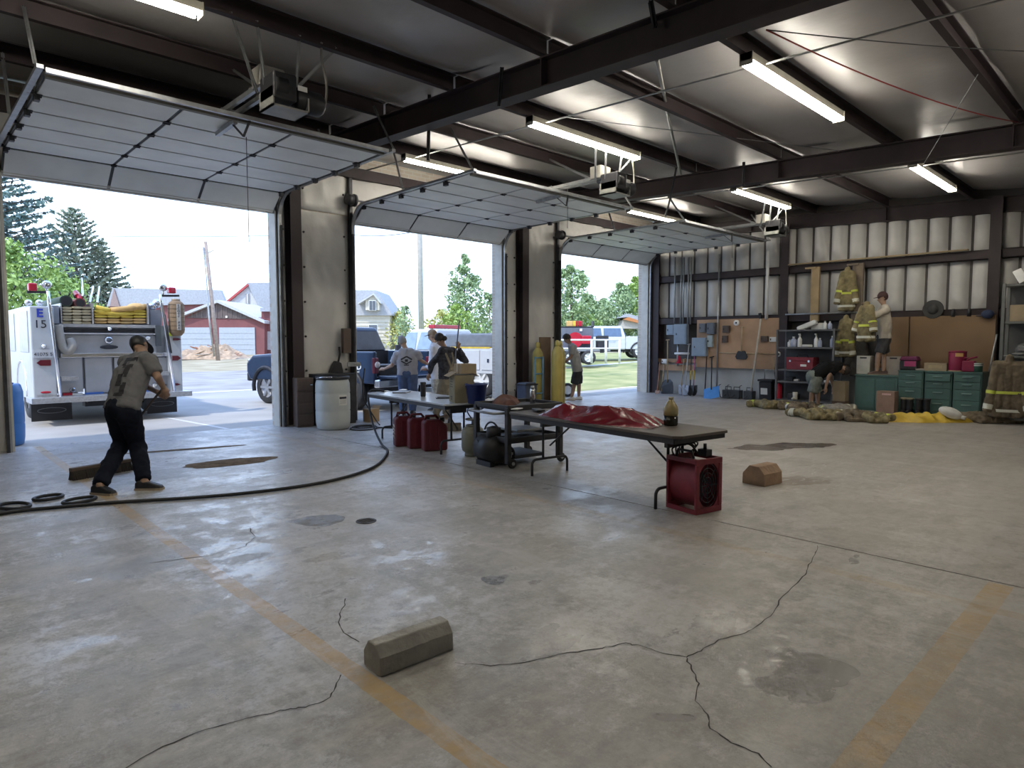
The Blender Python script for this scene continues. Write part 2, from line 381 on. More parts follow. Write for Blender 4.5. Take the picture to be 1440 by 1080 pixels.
M_PIN = mat('fastener_cap', (.05, .045, .045), .6)
for k, (x0, x1, z0, z1) in enumerate([(XL, DOORS[0][0] - .06, 0, 4.75), (4.99, 5.12, 0, 4.7), (5.32, 6.36, 0, 3.85), (5.32, 6.36, 3.87, 4.72), (10.30, 10.78, 0, 4.72), (10.98, 12.13, 0, 4.72),
                                      (DOORS[0][0], 4.95, 3.84, 4.72), (6.38, 8.3, 3.84, 4.72), (8.32, 10.27, 3.84, 4.72), (12.15, 14.1, 3.84, 4.72), (14.12, 16.05, 3.84, 4.72)]):
    p = vinyl(x0, x1, z0, z1, sd=k * 3.7)
    b = MB()
    for z in [z0 + .35 + .62 * i for i in range(int((z1 - z0 - .3) / .62) + 1)]:
        for x in ([x0 + .12, x1 - .12] if x1 - x0 > .4 else [(x0 + x1) / 2]):
            b.cyl((x, YD + .03, z), (x, YD + .0, z), .022, .012, 8)
    if k not in (0, 6): b.build('fastener', M_PIN, p)['kind'] = 'stuff'
for i, x in enumerate((4.955, 6.375, 10.285, 12.14)):
    MB().bx(x - .03, x + .03, YD - .02, YD + .06, 0, 4.6).build('edge_angle', M_DKMET, wd)

# ------------------------------------------------------------------ far wall with draped insulation, girts and columns
wf = tag(MB().bx(XW, XW + .12, YB, YO, 0, 5.0).build('wall_far', mat('far_wall_rib', (.10, .09, .085), .7)), 'far end wall of white ribbed insulation panels between dark steel girts', 'wall', kind='structure')
RIB = .405
def bulge(w, h, name):
    def fn(a, c):
        e = math.sin(math.pi * a) ** .6 * min(1, min(c, 1 - c) / .06 + .25)
        return (-.012 - .10 * e + .008 * nz((a * 3, c * 4, h)), (a - .5) * w, c * h)
    return MB().grid(fn, 8, 8).mesh(name, M_VINYL, False)
me_mid = bulge(RIB - .05, 1.02, 'panel_mid'); me_top = bulge(RIB - .05, 1.05, 'panel_top')
y = 10.78; k = 0
while y > -4.5:
    put('insulation_panel', me_mid, wf, (XW, y, 2.18)); put('insulation_panel', me_top, wf, (XW, y, 3.36)); y -= RIB; k += 1
M_PLY = mat('plywood', (.42, .265, .16), .7, var=.22, scale=1.6, bump=.1, bscale=20)
M_LOW = mat('painted_lower_wall', (.46, .47, .46), .75, var=.12, scale=2)
MB().bx(XW - .10, XW, -5, 10.9, 0, .92).build('lower_panel', M_LOW, wf)
for a, c in ((9.9, 10.9), (-5, 9.9)): MB().bx(XW - .16, XW - .09, a, c, .90, 1.0).build('ledger_board', M_PLY, wf)
for z in (1.98, 3.17):
    for a, c in ((7.2, 10.95), (2.95, 7.0), (YB, 2.75)):
        b = MB(); b.bx(XW - .22, XW - .205, a, c, z, z + .19); b.bx(XW - .22, XW, a, c, z + .175, z + .19); b.bx(XW - .22, XW, a, c, z, z + .015); b.build('girt', M_STEEL, wf)
for i, (yy, w) in enumerate(((7.1, .2), (2.85, .2), (10.85, .22))):
    b = MB(); b.bx(XW - .30, XW - .285, yy - w / 2, yy + w / 2, 0, 4.4); b.bx(XW - .02, XW, yy - w / 2, yy + w / 2, 0, 4.4); b.bx(XW - .29, XW, yy - .012, yy + .012, 0, 4.4)
    tag(b.build('column', M_STEEL), ['dark steel end-wall column beside the grey storage shelves', 'dark steel end-wall column behind the right-hand metal rack', 'dark steel corner column next to the third door'][i], 'column', kind='structure')
tag(MB().bx(XL - .1, XL, YB, YO, 0, 5).build('wall_left', M_VINYL), 'plain insulated side wall left of the camera', 'wall', kind='structure')
tag(MB().bx(XL, XW, YB - .1, YB, 0, 5).build('wall_back', M_VINYL), 'plain insulated wall behind the camera', 'wall', kind='structure')

# ------------------------------------------------------------------ roof: sheet, draped insulation panels, purlins, rafters
ce = MB(); ce.add([(XL, YB, pt(YB) + .06), (XW + .2, YB, pt(YB) + .06), (XW + .2, YO + .3, pt(YO) + .06), (XL, YO + .3, pt(YO) + .06), (XL, YB, pt(YB) + .16), (XW + .2, YB, pt(YB) + .16), (XW + .2, YO + .3, pt(YO) + .16), (XL, YO + .3, pt(YO) + .16)],
       [(0, 3, 2, 1), (4, 5, 6, 7), (0, 1, 5, 4), (1, 2, 6, 5), (2, 3, 7, 6), (3, 0, 4, 7)])
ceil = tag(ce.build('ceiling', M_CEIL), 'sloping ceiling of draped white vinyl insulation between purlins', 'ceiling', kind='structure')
bays = [(XL, -.47), (-.47, 5.2), (5.2, 10.87), (10.87, XW)]
ys = [11.2] + PURL + [YB]
for bi, (a, c) in enumerate(bays):
    for j in range(len(ys) - 1):
        y1, y0 = ys[j], ys[j + 1]
        def fn(p, q, a=a, c=c, y0=y0, y1=y1):
            x = a + (c - a) * p; y = y0 + (y1 - y0) * q
            sag = .07 * math.sin(math.pi * q) ** .5 + .018 * nz((x * 1.1, y * 1.7, bi)) + .008 * nz((x * 4.5, y * 2.0, bi))
            return (x, y, pt(y) + .03 - sag)
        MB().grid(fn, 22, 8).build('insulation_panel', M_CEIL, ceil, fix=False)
for j, y in enumerate(PURL):
    if y < -2: continue
    for bi, (a, c) in enumerate(bays):
        if bi == 0 : continue
        z = pb(y); h = .2
        prof = [(y, z), (y + .07, z), (y + .07, z + .02), (y + .058, z + .02), (y + .058, z + .012), (y + .012, z + .012), (y + .012, z + h - .012), (y + .07, z + h - .012), (y + .07, z + h), (y, z + h)]
        prof = [(2 * y - p + 0, q) for p, q in prof]
        o = MB().prism(prof, 'X', a + .02, c - .02).build('purlin', M_STEEL)
        tag(o, 'dark steel roof purlin, %s from the doors, in the bay of the %s door' % (['nearest', 'second', 'third', 'fourth', 'fifth', 'sixth', 'seventh', 'eighth'][j], ['', 'first', 'second', 'third'][bi]), 'purlin', 'roof purlins', 'structure')
for i, x in enumerate(RX + [XW - .12]):
    b = MB(); hw = .1 if i < 3 else .08
    for z0, z1, w in ((0, .015, hw), (.015, .30, .006), (.297, .312, hw)):
        vs = [(x + s * w, y, rb(y) + z) for y in (YB, YD + .1) for s, z in ((-1, z0), (1, z0), (1, z1), (-1, z1))]
        b.add(vs, [(0, 1, 2, 3), (7, 6, 5, 4), (0, 4, 5, 1), (1, 5, 6, 2), (2, 6, 7, 3), (3, 7, 4, 0)])
    for yy in (8.05, 4.9, 1.77):
        z = rb(yy); b.bx(x - hw, x + hw, yy - .008, yy + .008, z + .01, z + .30)
    tag(b.build('rafter', M_STEEL), ['dark steel rafter left of the first door', 'dark steel rafter between first and second doors', 'dark steel rafter between second and third doors', 'dark end rafter along the top of the far wall'][i], 'rafter', kind='structure')
for i, x in enumerate((5.22, 10.88)):
    b = MB(); b.bx(x - .10, x + .10, YD - .14, YD - .125, 0, 4.5); b.bx(x - .10, x + .10, YD + .09, YD + .105, 0, 4.5); b.bx(x - .006, x + .006, YD - .13, YD + .1, 0, 4.5)
    tag(b.build('column', M_STEEL), ['dark steel column on the pier behind the white barrel', 'dark steel column on the pier behind the yellow gas cylinders'][i], 'column', kind='structure')
# eave strut along the head of the door wall
tag(MB().bx(XL, XW, YD - .06, YD + .09, 4.55, 4.74).build('eave_strut', M_STEEL), 'dark steel eave strut above the overhead doors', 'beam', kind='structure')

# ------------------------------------------------------------------ overhead doors, raised
M_SEAM = mat('door_seam', (.06, .062, .066), .6)
M_YLIP = mat('strut_edge', (.20, .19, .16), .7)  # dull warm grey for the top strut of each door
Q = [(7.66, 4.03), (8.27, 4.02), (8.89, 4.02), (9.51, 4.02), (10.12, 4.02), (10.72, 4.01), (11.10, 3.72)]
for di, (x0, x1) in enumerate(DOORS):
    d = thing('door_%d' % (di + 1), ['raised white sectional overhead door nearest the camera, over the fire engine', 'raised white sectional overhead door over the blue pickup', 'raised white sectional overhead door in the far corner'][di], 'overhead door', kind='structure')
    xs = [x0 + .03 + (x1 - x0 - .06) * k / 3 for k in range(4)]
    for k in range(6):
        (ya, za), (yb_, zb) = Q[k], Q[k + 1]
        dv = Vector((0, yb_ - ya, zb - za)); L = dv.length; dv.normalize(); nn = Vector((0, dv.z, -dv.y))   # nn faces the room
        if nn.z > 0: nn = -nn
        sec = MB().add([Vector((x, ya, za)) + dv * s + nn * t for x in (xs[0], xs[-1]) for s in (.004, L - .004) for t in (0, -.035)], [(0, 1, 3, 2), (4, 6, 7, 5), (0, 2, 6, 4), (1, 5, 7, 3), (0, 4, 5, 1), (2, 3, 7, 6)]).build('section', M_SEAM, d)
        for j in range(3):
            e = .020
            vs = [Vector((x, ya, za)) + dv * s + nn * t for x in (xs[j] + e, xs[j + 1] - e) for s in (.022, L - .022) for t in (.014, 0)]
            MB().add(vs, [(0, 1, 3, 2), (4, 6, 7, 5), (0, 2, 6, 4), (1, 5, 7, 3), (0, 4, 5, 1), (2, 3, 7, 6)]).build('panel', M_DOORP, sec, bevel=.004)
        if k:
            for j in range(4):
                px = xs[j] + (.03 if j == 0 else -.03 if j == 3 else 0); p = Vector((px, ya, za - .02))
                b = MB(); b.box(p, (.07, .09, .012)); b.cyl(p + Vector((-.035, 0, -.008)), p + Vector((.035, 0, -.008)), .010, n=8)
                if j in (0, 3):
                    s = -1 if j == 0 else 1; b.box(p + Vector((s * .01, 0, -.03)), (.05, .08, .05)); b.cyl(p + Vector((s * .02, 0, .03)), p + Vector((s * .09, 0, .03)), .022, n=8)
                b.build('hinge', M_DKMET, sec)
    # stiffening lip at the top end and bottom bar
    MB().bx(xs[0], xs[-1], 7.60, 7.66, 3.99, 4.05).build('top_strut', M_YLIP, d)
    MB().bx(x0 + .02, x1 - .02, 7.50, 7.54, 4.0, 4.045).build('spreader_angle', M_GALV, d)
    MB().beam((xs[0], 11.10, 3.72), (xs[-1], 11.10, 3.72), .05, .04).build('bottom_bar', M_GALV, d)
    for x in (x0 - .03, x1 + .03):
        path = [(x, YD - .06, 0), (x, YD - .06, 3.55)] + [tuple(p) for p in arc((x, YD - .06 - .42, 3.60), .42, 0, 90, 8, 'YZ')] + [(x, 7.46, 4.03)]
        b = MB()
        for q in range(len(path) - 1): b.beam(path[q], path[q + 1], .055, .035, (1, 0, 0) if False else (0, 1, .3))
        b.build('track', M_GALV, d)
        s = -1 if x < x0 else 1
        b = MB(); b.bx(min(x, x + s * .035), max(x, x + s * .035), YD - .10, YD - .02, 0, 3.5); b.build('track_angle', M_DKMET, d)
        b = MB(); b.cyl((x - s * .02 + s * .05, 10.93, 4.12), (x + s * .16, 10.93, 4.12), .10, n=16); b.cyl((x - .02, 10.93, 4.12), (x + .02, 10.93, 4.12), .115, n=16); b.build('cable_drum', M_DKMET, d)
        for yy in (7.5, 9.3):
            b = MB(); zz = pb(yy) if yy > 9 else pb(8.05); ytop = 9.62 if yy > 9 else 8.02
            b.beam((x + s * .03, yy, 4.05), (x + s * .03, ytop - .03, zz + .1), .035, .006, (0, 1, 0)); b.beam((x + s * .03, yy, 4.05), (x + s * .03, ytop - .03, zz + .1), .006, .035, (0, 1, 0))
            b.build('track_hanger', M_GALV, d)
    MB().cyl((x0, 10.93, 4.12), (x1, 10.93, 4.12), .018, n=8).build('torsion_shaft', M_GALV, d)
    MB().lathe([(.05, -.7), (.05, .7)], ((x0 + x1) / 2, 10.93, 4.12), 12, 'X').build('torsion_spring', M_DKMET, d)

# ------------------------------------------------------------------ door openers
def opener(x, label, ang):
    y, z = 6.45, 3.98
    t = thing('door_opener', label, 'door opener', (x, y, z), 0, 'door openers')
    b = MB(); b.box((-.10, .02, .03), (.24, .34, .26)); b.build('gearbox', M_DKMET, t, bevel=.02)
    MB().lathe([(.06, -.02), (.12, 0), (.12, .26), (.09, .30)], (.06, 0, -.02), 18, 'X').build('motor', M_BLACK, t)
    MB().lathe([(.085, 0), (.09, .02), (.09, .12), (.02, .13)], (-.20, -.10, .03), 16, 'X').build('brake_drum', M_BLACK, t)
    MB().box((.08, -.14, .05), (.10, .004, .05)).build('rating_plate', M_WHITE, t)
    b = MB(); b.bx(-.22, .16, -.12, .20, -.17, -.15); b.bx(-.22, -.205, -.12, .2, -.17, .02); b.bx(.145, .16, -.12, .2, -.17, -.02); b.build('mounting_plate', mat('opener_plate', (.32, .32, .30), .5, .3), t)
    MB().box((-.08, .30, .22), (.26, .22, .20)).build('control_box', mat('opener_box', (.22, .21, .19), .55), t, bevel=.01)
    for dx in (-.07, .07): MB().bx(-.10 + dx - .02, -.10 + dx + .02, .1, 4.4, .11, .16).build('rail', M_GALV, t)
    for q in range(5): MB().bx(-.19, -.01, .5 + q * .8, .54 + q * .8, .16, .17).build('rail_spacer', M_GALV, t)
    MB().beam((-.10, 1.7, -.02), (-.10, 1.15, .0), .05, .05).build('door_arm', M_GALV, t)
    b = MB(); b.beam((-.10, 1.25, .0), (-.05, 1.05, -.18), .03, .01); b.beam((-.05, 1.05, -.18), (.05, 1.1, .04), .03, .01); b.build('drop_link', M_DKMET, t)
    top = pb(6.48) - z + .06
    for (ax, ay, bx_, by) in ((-.2, .1, -.30, .02), (.12, .1, .14, .02), (-.2, .3, -.55, .02), (.1, .3, .55, .02), (-.05, .3, .05, 1.55)):
        zt = top if by < 1 else pb(8.05) - z + .06
        b = MB(); b.beam((ax, ay, .06), (bx_, by, zt), .035, .005, (0, 1, 0)); b.beam((ax, ay, .06), (bx_, by, zt), .005, .035, (0, 1, 0)); b.build('hanger_angle', M_GALV, t)
    pts = smoothpts([(.38, .02, top), (.37, .0, .45), (.42, 0, .2), (.36, -.02, -.05), (.2, 0, -.1)], 6)
    MB().tube(pts, .014, 8).build('flex_conduit', mat('flex_conduit', (.30, .29, .26), .4, .6), t)
    b = MB(); b.tube([(-.02, 1.05, -.18), (-.02, 1.05, -1.35 if x < 5 else -.55)], .004, 5); b.build('pull_cord', M_BLACK, t)
    return t
opener(3.04, 'dark motorised opener hung above the nearest raised door', 0)
opener(8.50, 'dark motorised opener hung above the second raised door', 0)
opener(14.25, 'dark motorised opener hung above the farthest raised door', 0)

# ------------------------------------------------------------------ twin-tube strip lights
M_TUBE = mat('fluorescent_tube', (.9, .9, .85), .4, emit=(1.0, .94, .82), estr=LAMP)
M_FIXT = mat('fixture_enamel', (.52, .50, .42), .5)
def strip(xa, y, label, L=2.5):
    t = thing('strip_light', label, 'light', (xa, y, pb(y)), 0, 'fluorescent strip lights')
    b = MB(); b.bx(0, L, -.09, .03, -.075, 0); b.build('housing', M_FIXT, t)
    for e in (0, L - .012): MB().bx(e, e + .012, -.10, .04, -.12, -.0).build('end_plate', M_FIXT, t)
    for yy in (-.075, .015): MB().cyl((.04, yy, -.098), (L - .04, yy, -.098), .019, n=10).build('tube', M_TUBE, t)
    return t
strip(-.30, 6.44, 'lit twin-tube strip light beside the opener of the nearest door')
strip(6.45, 6.44, 'lit twin-tube strip light just above the opener of the second door')
strip(6.40, 3.30, 'nearest lit twin-tube strip light at upper right')
strip(6.52, 9.55, 'lit strip light behind the raised edge of the second door')
strip(12.15, 6.44, 'lit twin-tube strip light above the farthest door opener')
strip(12.05, 3.30, 'lit twin-tube strip light at right near the far wall')
strip(12.95, 9.55, 'short glimpse of lit strip light above the farthest door')
strip(6.40, .16, 'added unseen twin-tube strip light over the near bay, brightening the floor')  # added lamp out of view, on the row spacing, to light the foreground
strip(-.30, 3.30, 'added unseen twin-tube strip light almost over the camera, brightening the near floor')  # unseen extra lamp continuing the rows, added to lift the near floor
# conduits that feed the strips, running from strip to strip
M_COND = mat('emt_conduit', (.42, .42, .41), .35, .8)
for x, lab in ((6.72, 'thin conduit running across the ceiling through the middle bay strip lights'), (12.4, 'thin conduit running across the ceiling through the far bay strip lights')):
    b = MB(); b.tube([(x, y, pb(y) - .03) for y in (11, 8, 5, 2, -1, -4)], .012, 6); tag(b.build('conduit', M_COND), lab, 'conduit')
M_RWIRE = mat('red_cable', (.30, .03, .03), .5)
def sagline(a, c, sag, n=14):
    a, c = Vector(a), Vector(c); return [a.lerp(c, i / n) - Vector((0, 0, sag * 4 * (i / n) * (1 - i / n))) for i in range(n + 1)]
tag(MB().tube(sagline(onX(1078, 42, 5.3), onX(1432, 172, 10.75), .10), .007, 6).build('cable', M_RWIRE), 'red cable sagging between the rafters at upper right', 'cable')
tag(MB().tube(sagline(onX(1078, 42, 5.3), onX(1440, 72, 8.4), .02), .005, 6).build('cable', M_BLACK), 'thin dark wire strung across the ceiling at upper right', 'cable')
tag(MB().tube([onX(797, 165, 7.0), onX(1180, 212, 10.7)], .005, 6).build('bracing_cable', M_GALV), 'thin bracing cable under the ceiling behind the middle strip light', 'cable')
tag(MB().tube([onX(1290, 245, 11.0), onX(1375, 105, 7.5)], .004, 6).build('bracing_cable', M_GALV), 'thin bracing cable near the upper right corner', 'cable')
b = MB(); b.tube([onX(924, 84, 6.0), onX(940, 165, 8.2), onX(957, 245, 10.3)], .022, 8); tag(b.build('hanging_pipe', M_COND), 'pale steel pipe sloping from the ceiling down to the far door track', 'pipe')
tag(MB().tube(smoothpts([onX(951, 236, 10.3), onX(946, 262, 10.6), onX(941, 285, 11.0), onX(936, 303, 11.5)], 5), .018, 8).build('black_hose_drop', M_BLACK), 'black cable dangling beside the pale ceiling pipe', 'cable')
for i, (u0, v0, u1, v1, x, lab) in enumerate(((604, 122, 602, 226, 5.34, 'perforated steel hanger bolted to the first rafter'), (706, 95, 702, 150, 5.1, 'dark hanger bracket on the first rafter web'), (1046, 228, 1045, 262, 10.8, 'dark hanger bracket on the second rafter web'), (915, 2, 921, 38, 5.1, 'short dark strap on the near end of the first rafter'))):
    b = MB(); b.beam(onX(u0, v0, x), onX(u1, v1, x), .05, .012, (1, 0, 0)); b.beam(onX(u0, v0, x), onX(u1, v1, x), .012, .05, (1, 0, 0)); tag(b.build('hanger_bracket', M_DKMET), lab, 'bracket')
# ================================================================== OUTSIDE
def gh(x, y): return max(0.0, min(.62, .03 * (x - 14))) * min(1, max(0, (y - 12) / 4)) - .03
def ground_sheet(name, poly_fn, nu, nv, m): return MB().grid(poly_fn, nu, nv).build(name, m, fix=False)
def gmat(name, c0, c1, s, c2=None, rough=.9, bump=.3):
    m = mat(name, c0, rough, var=.08, scale=s, c2=c1, bump=bump, bscale=s * 6); return m
M_APRON = gmat('apron_concrete', (.33, .31, .285), (.42, .40, .37), .5, rough=.8)
M_ROAD = gmat('worn_asphalt', (.27, .25, .23), (.37, .345, .32), .8)
M_GRASS = gmat('dry_lawn', (.20, .24, .07), (.42, .38, .16), .9, bump=.8)
M_VERGE = gmat('straw_verge', (.30, .25, .14), (.44, .37, .25), .6, bump=.8)
# the yard: apron in front, road across, lawn and verge beyond
ap = tag(MB().grid(lambda a, c: (-14 + 28.5 * a, YO + 9.2 * c, -.02), 10, 6).build('apron', M_APRON, fix=False), 'pale concrete apron in front of the doors', 'pavement', kind='structure')
tag(MB().bx(14.48, 70, YO + 0.0, YO + 1.45, -.1, -.015).build('apron_strip', M_APRON), 'concrete strip between the third door and the lawn', 'pavement', kind='structure')
tag(MB().grid(lambda a, c: (-60 + 95 * a, 20.6 + 14.4 * c, gh(-60 + 95 * a, 22) - .02), 40, 3).build('road', M_ROAD, fix=False), 'worn grey asphalt street beyond the apron', 'road', kind='structure')
tag(MB().grid(lambda a, c: (-60 + 95 * a, 20.1 + .55 * c, gh(-60 + 95 * a, 20.3) + .015), 40, 1).build('gutter', gmat('gutter_concrete', (.50, .48, .45), (.56, .54, .50), 1), fix=False), 'pale concrete gutter along the near side of the street', 'kerb', kind='structure')
tag(MB().grid(lambda a, c: (14.48 + 22 * a, 12.85 + 23 * c ** 1.5, gh(14.48 + 22 * a, 12.85 + 23 * c ** 1.5) + .005 + .03 * nz((a * 60, c * 60, 0))), 40, 40).build('lawn', M_GRASS, fix=False), 'sunlit yellow-green lawn outside the third door', 'lawn', kind='structure')
tag(MB().grid(lambda a, c: (-90 + 250 * a, 35 + 170 * c ** 1.6, gh(-90 + 250 * a, 40) - .05 + .10 * nz((a * 40, c * 50, 1))), 60, 40).build('verge', M_VERGE, fix=False), 'dry grass ground beyond the street', 'ground', kind='structure')
tag(MB().grid(lambda a, c: (35 + 160 * a, -20 + 60 * c, .50), 8, 8).build('field', M_GRASS, fix=False), 'open grass beyond the lawn', 'ground', kind='structure')
M_LINE = mat('white_line_paint', (.62, .62, .60), .7)
b = MB()
for (u0, v0, u1, v1) in ((228, 586, 320, 603),):
    a, c = onZ(u0, v0, -.018), onZ(u1, v1, -.018); n = Vector((c.y - a.y, a.x - c.x, 0)).normalized() * .04; b.add([a + n, a - n, c - n, c + n], [(0, 1, 2, 3)])
b.build('painted_line', M_LINE, ap, fix=False)

# ------------------------------------------------------------------ trees
def leafmat(n, c0, c1): return mat(n, c0, .6, var=.25, scale=2.0, c2=c1)
M_BARK = mat('bark', (.13, .10, .075), .9, var=.3)
def rnd_dir():
    z = random.uniform(-1, 1); t = random.uniform(0, 6.283); q = math.sqrt(1 - z * z); return Vector((q * math.cos(t), q * math.sin(t), z))
def leafquad(vs, fs, p, s, d=None):
    a = rnd_dir(); c = a.cross(rnd_dir())
    if c.length < .1: c = a.orthogonal()
    c.normalize(); k = len(vs)
    vs += [p - a * s, p + c * s * .5, p + a * s, p - c * s * .5]; fs.append((k, k + 1, k + 2, k + 3))
def broadleaf(name, label, base, h, w, m, n=2600, s=.22, trunk=.25, blobs=9, low=.25, group='trees beyond the street'):
    t = thing(name, label, 'tree', base, 0, group)
    cl = []
    for i in range(blobs):
        f = i / max(1, blobs - 1); z = h * (low + (1 - low) * f * .88); rr = w * .5 * math.sin(math.pi * (.22 + .72 * f)) ** .8
        a = random.uniform(0, 6.28); q = random.uniform(0, .55) * rr
        cl.append((Vector((q * math.cos(a), q * math.sin(a), z)), rr * random.uniform(.55, .85)))
        a += 2.4; cl.append((Vector((.6 * rr * math.cos(a), .6 * rr * math.sin(a), z + random.uniform(-.05, .05) * h)), rr * .5))
    b = MB(); b.tube([(0, 0, -.1), (.05 * w, 0, h * .3), (-.02 * w, .02 * w, h * .6), (0, 0, h * .9)], [trunk, trunk * .75, trunk * .45, trunk * .12], 8)
    for c, r in cl[::2]: b.tube([(0, 0, max(.1, c.z - r)), c], [trunk * .3, trunk * .08], 5)
    b.build('trunk', M_BARK, t)
    vs, fs = [], []
    for i in range(n):
        c, r = random.choice(cl); d = rnd_dir(); p = c + Vector((d.x, d.y, d.z * .85)) * r * random.random() ** .35
        leafquad(vs, fs, p, s * random.uniform(.6, 1.3))
    f = MB().add(vs, fs).build('foliage', m, t, fix=False); f['kind'] = 'stuff'
    return t
def conifer(name, label, base, h, w, m, tiers=16, s=.3, group='conifers', droop=.25, z0=.1, per=9):
    t = thing(name, label, 'tree', base, 0, group)
    MB().tube([(0, 0, -.1), (0, 0, h * .5), (0, 0, h)], [h * .018, h * .011, .02], 8).build('trunk', M_BARK, t)
    b = MB(); vs, fs = [], []
    for i in range(tiers):
        f = i / (tiers - 1); z = h * (z0 + (1 - z0) * f * .97); L = w * .5 * (1 - f) ** .75 + .10 * w * (1 - f) + .06 * w
        for k in range(per):
            a = 6.283 * (k + random.random() * .6) / per + i * .7; l = L * random.uniform(.75, 1.1); d = Vector((math.cos(a), math.sin(a), 0))
            tip = d * l + Vector((0, 0, z - droop * l + .20 * l)); mid = d * l * .55 + Vector((0, 0, z - droop * l * .55))
            b.tube([(0, 0, z), mid, tip], [h * .004, h * .003, h * .0012], 4)
            for q in range(int(12 + l * 9)):
                g = random.uniform(.15, 1.02); p = Vector((0, 0, z)).lerp(mid, g * 1.8) if g < .55 else mid.lerp(tip, (g - .55) / .45)
                leafquad(vs, fs, p + rnd_dir() * s * .5 * (1.3 - g) + Vector((0, 0, -s * .15)), s * random.uniform(.6, 1.2))
    b.build('branches', M_BARK, t); f = MB().add(vs, fs).build('foliage', m, t, fix=False); f['kind'] = 'stuff'
    return t
M_SPR = leafmat('blue_spruce_needles', (.07, .13, .12), (.17, .26, .24)); M_FIR = leafmat('far_fir_needles', (.14, .19, .13), (.26, .31, .22))
M_LF1 = leafmat('bright_leaves', (.15, .27, .05), (.36, .48, .13)); M_LF2 = leafmat('poplar_leaves', (.16, .26, .11), (.34, .44, .22)); M_LF3 = leafmat('golden_leaves', (.38, .40, .10), (.60, .58, .22))
def gp(u, dep):
    p = onD(u, 480, dep); return Vector((p.x, p.y, gh(p.x, p.y)))
conifer('blue_spruce', 'big blue-green spruce cut by the left edge of the picture', gp(-45, 42), 17.5, 10.6, M_SPR, 26, .22, droop=.15, z0=.30, per=12)
conifer('fir_tree', 'tall grey-green fir with an open crown left of the street', gp(112, 92), 20.0, 12.0, M_FIR, 24, .30, droop=-.25, z0=.15, per=8)
conifer('fir_tree', 'shorter grey fir just right of the tall open-crowned fir', gp(148, 96), 16.0, 10.0, M_FIR, 20, .32, droop=.1, z0=.1, per=9)
broadleaf('broadleaf_tree', 'dense bright green tree at the left edge behind the fire engine', gp(12, 30), 6.3, 5.8, M_LF1, 6500, .13)
broadleaf('broadleaf_tree', 'yellow-green bushy tree right behind the hose bed of the engine', gp(88, 33), 5.3, 4.4, M_LF1, 5200, .11, low=.1)
broadleaf('poplar_tree', 'tall slender poplar right of the utility pole', gp(655, 62), 9.4, 4.0, M_LF2, 2600, .2, trunk=.12, low=.2)
broadleaf('broadleaf_tree', 'pale green tree by the brick edge of the second door', gp(690, 60), 5.6, 4.6, M_LF2, 1300, .2, trunk=.12, low=.1)
broadleaf('shrub', 'golden-green shrub behind the white utility truck cab', gp(622, 58), 3.9, 4.2, M_LF3, 1400, .17, trunk=.08, low=.05, group='shrubs beyond the street')
broadleaf('shrub', 'green shrub between the utility pole and the tall poplar', gp(645, 56), 4.2, 4.6, M_LF1, 1500, .17, trunk=.08, low=.05, group='shrubs beyond the street')
broadleaf('shrub', 'yellowish shrub beside the cream house', gp(562, 57), 3.7, 3.8, M_LF3, 1300, .17, trunk=.08, low=.05, group='shrubs beyond the street')
broadleaf('sapling', 'small thin-leaved sapling beside the cream house corner', gp(570, 50), 4.0, 2.2, M_LF2, 500, .14, trunk=.06, low=.3, group='shrubs beyond the street')
for i, (u, dep, h, w, m, lab) in enumerate([(803, 62, 8.8, 4.6, M_LF2, 'tallest poplar at the left edge of the third door'), (826, 74, 6.6, 4.8, M_LF2, 'short rounded tree in the middle of the third door'), (846, 78, 6.2, 5.4, M_LF2, 'low tree behind the white crew pickup'),
        (872, 70, 7.6, 6.2, M_LF2, 'broad tree right of centre in the third door'), (897, 72, 8.4, 5.5, M_LF1, 'dark green tree at the right edge of the third door'), (815, 66, 4.4, 5.0, M_LF1, 'low bushy tree behind the water tank trailer')]):
    broadleaf('roadside_tree', lab, gp(u, dep), h, w, m, 3600, .20, trunk=.13, low=.1, group='trees outside the third door')

# ------------------------------------------------------------------ far buildings
def lbox(b, u0, u1, v0, v1, dep, thick):      # a box facing the camera, front at depth dep
    a, c = onD(u0, v1, dep), onD(u1, v0, dep); n = Vector((math.cos(YAW), math.sin(YAW), 0)) * thick
    vs = [Vector((a.x, a.y, a.z)), Vector((c.x, c.y, a.z)), Vector((c.x, c.y, c.z)), Vector((a.x, a.y, c.z))]
    return b.add(vs + [p + n for p in vs], [(0, 1, 2, 3), (7, 6, 5, 4), (0, 4, 5, 1), (1, 5, 6, 2), (2, 6, 7, 3), (3, 7, 4, 0)])
def lprism(b, poly, dep, thick, off=0.0):
    n = Vector((math.cos(YAW), math.sin(YAW), 0)); vs = [onD(u, v, dep) + n * off for u, v in poly]; k = len(vs)
    return b.add(vs + [p + n * thick for p in vs], [tuple(range(k)), tuple(range(2 * k - 1, k - 1, -1))] + [(i, k + i, k + (i + 1) % k, (i + 1) % k) for i in range(k)])
M_MAR = mat('maroon_siding', (.21, .075, .075), .7, var=.12, scale=1); M_SHK = mat('dark_gable_siding', (.13, .10, .095), .8); M_ROOF = mat('pale_metal_roof', (.36, .38, .41), .6)
M_GDR = mat('pale_garage_door', (.42, .46, .51), .6, var=.06); M_CREAM = mat('cream_siding', (.62, .58, .49), .7, var=.05); M_GLASS = mat('dark_window_glass', (.06, .07, .09), .12, spec=.8); M_RTRIM = mat('red_rake_trim', (.45, .07, .07), .6)
g = thing('garage_building', 'maroon double garage with dark gable and two pale doors', 'building')
lprism(MB(), [(240, 500), (372, 500), (372, 449), (305, 427), (240, 446)], 62, 9).build('wall', M_MAR, g)
lprism(MB(), [(262, 447), (305, 426), (366, 449)], 61.93, .05).build('gable', M_SHK, g)
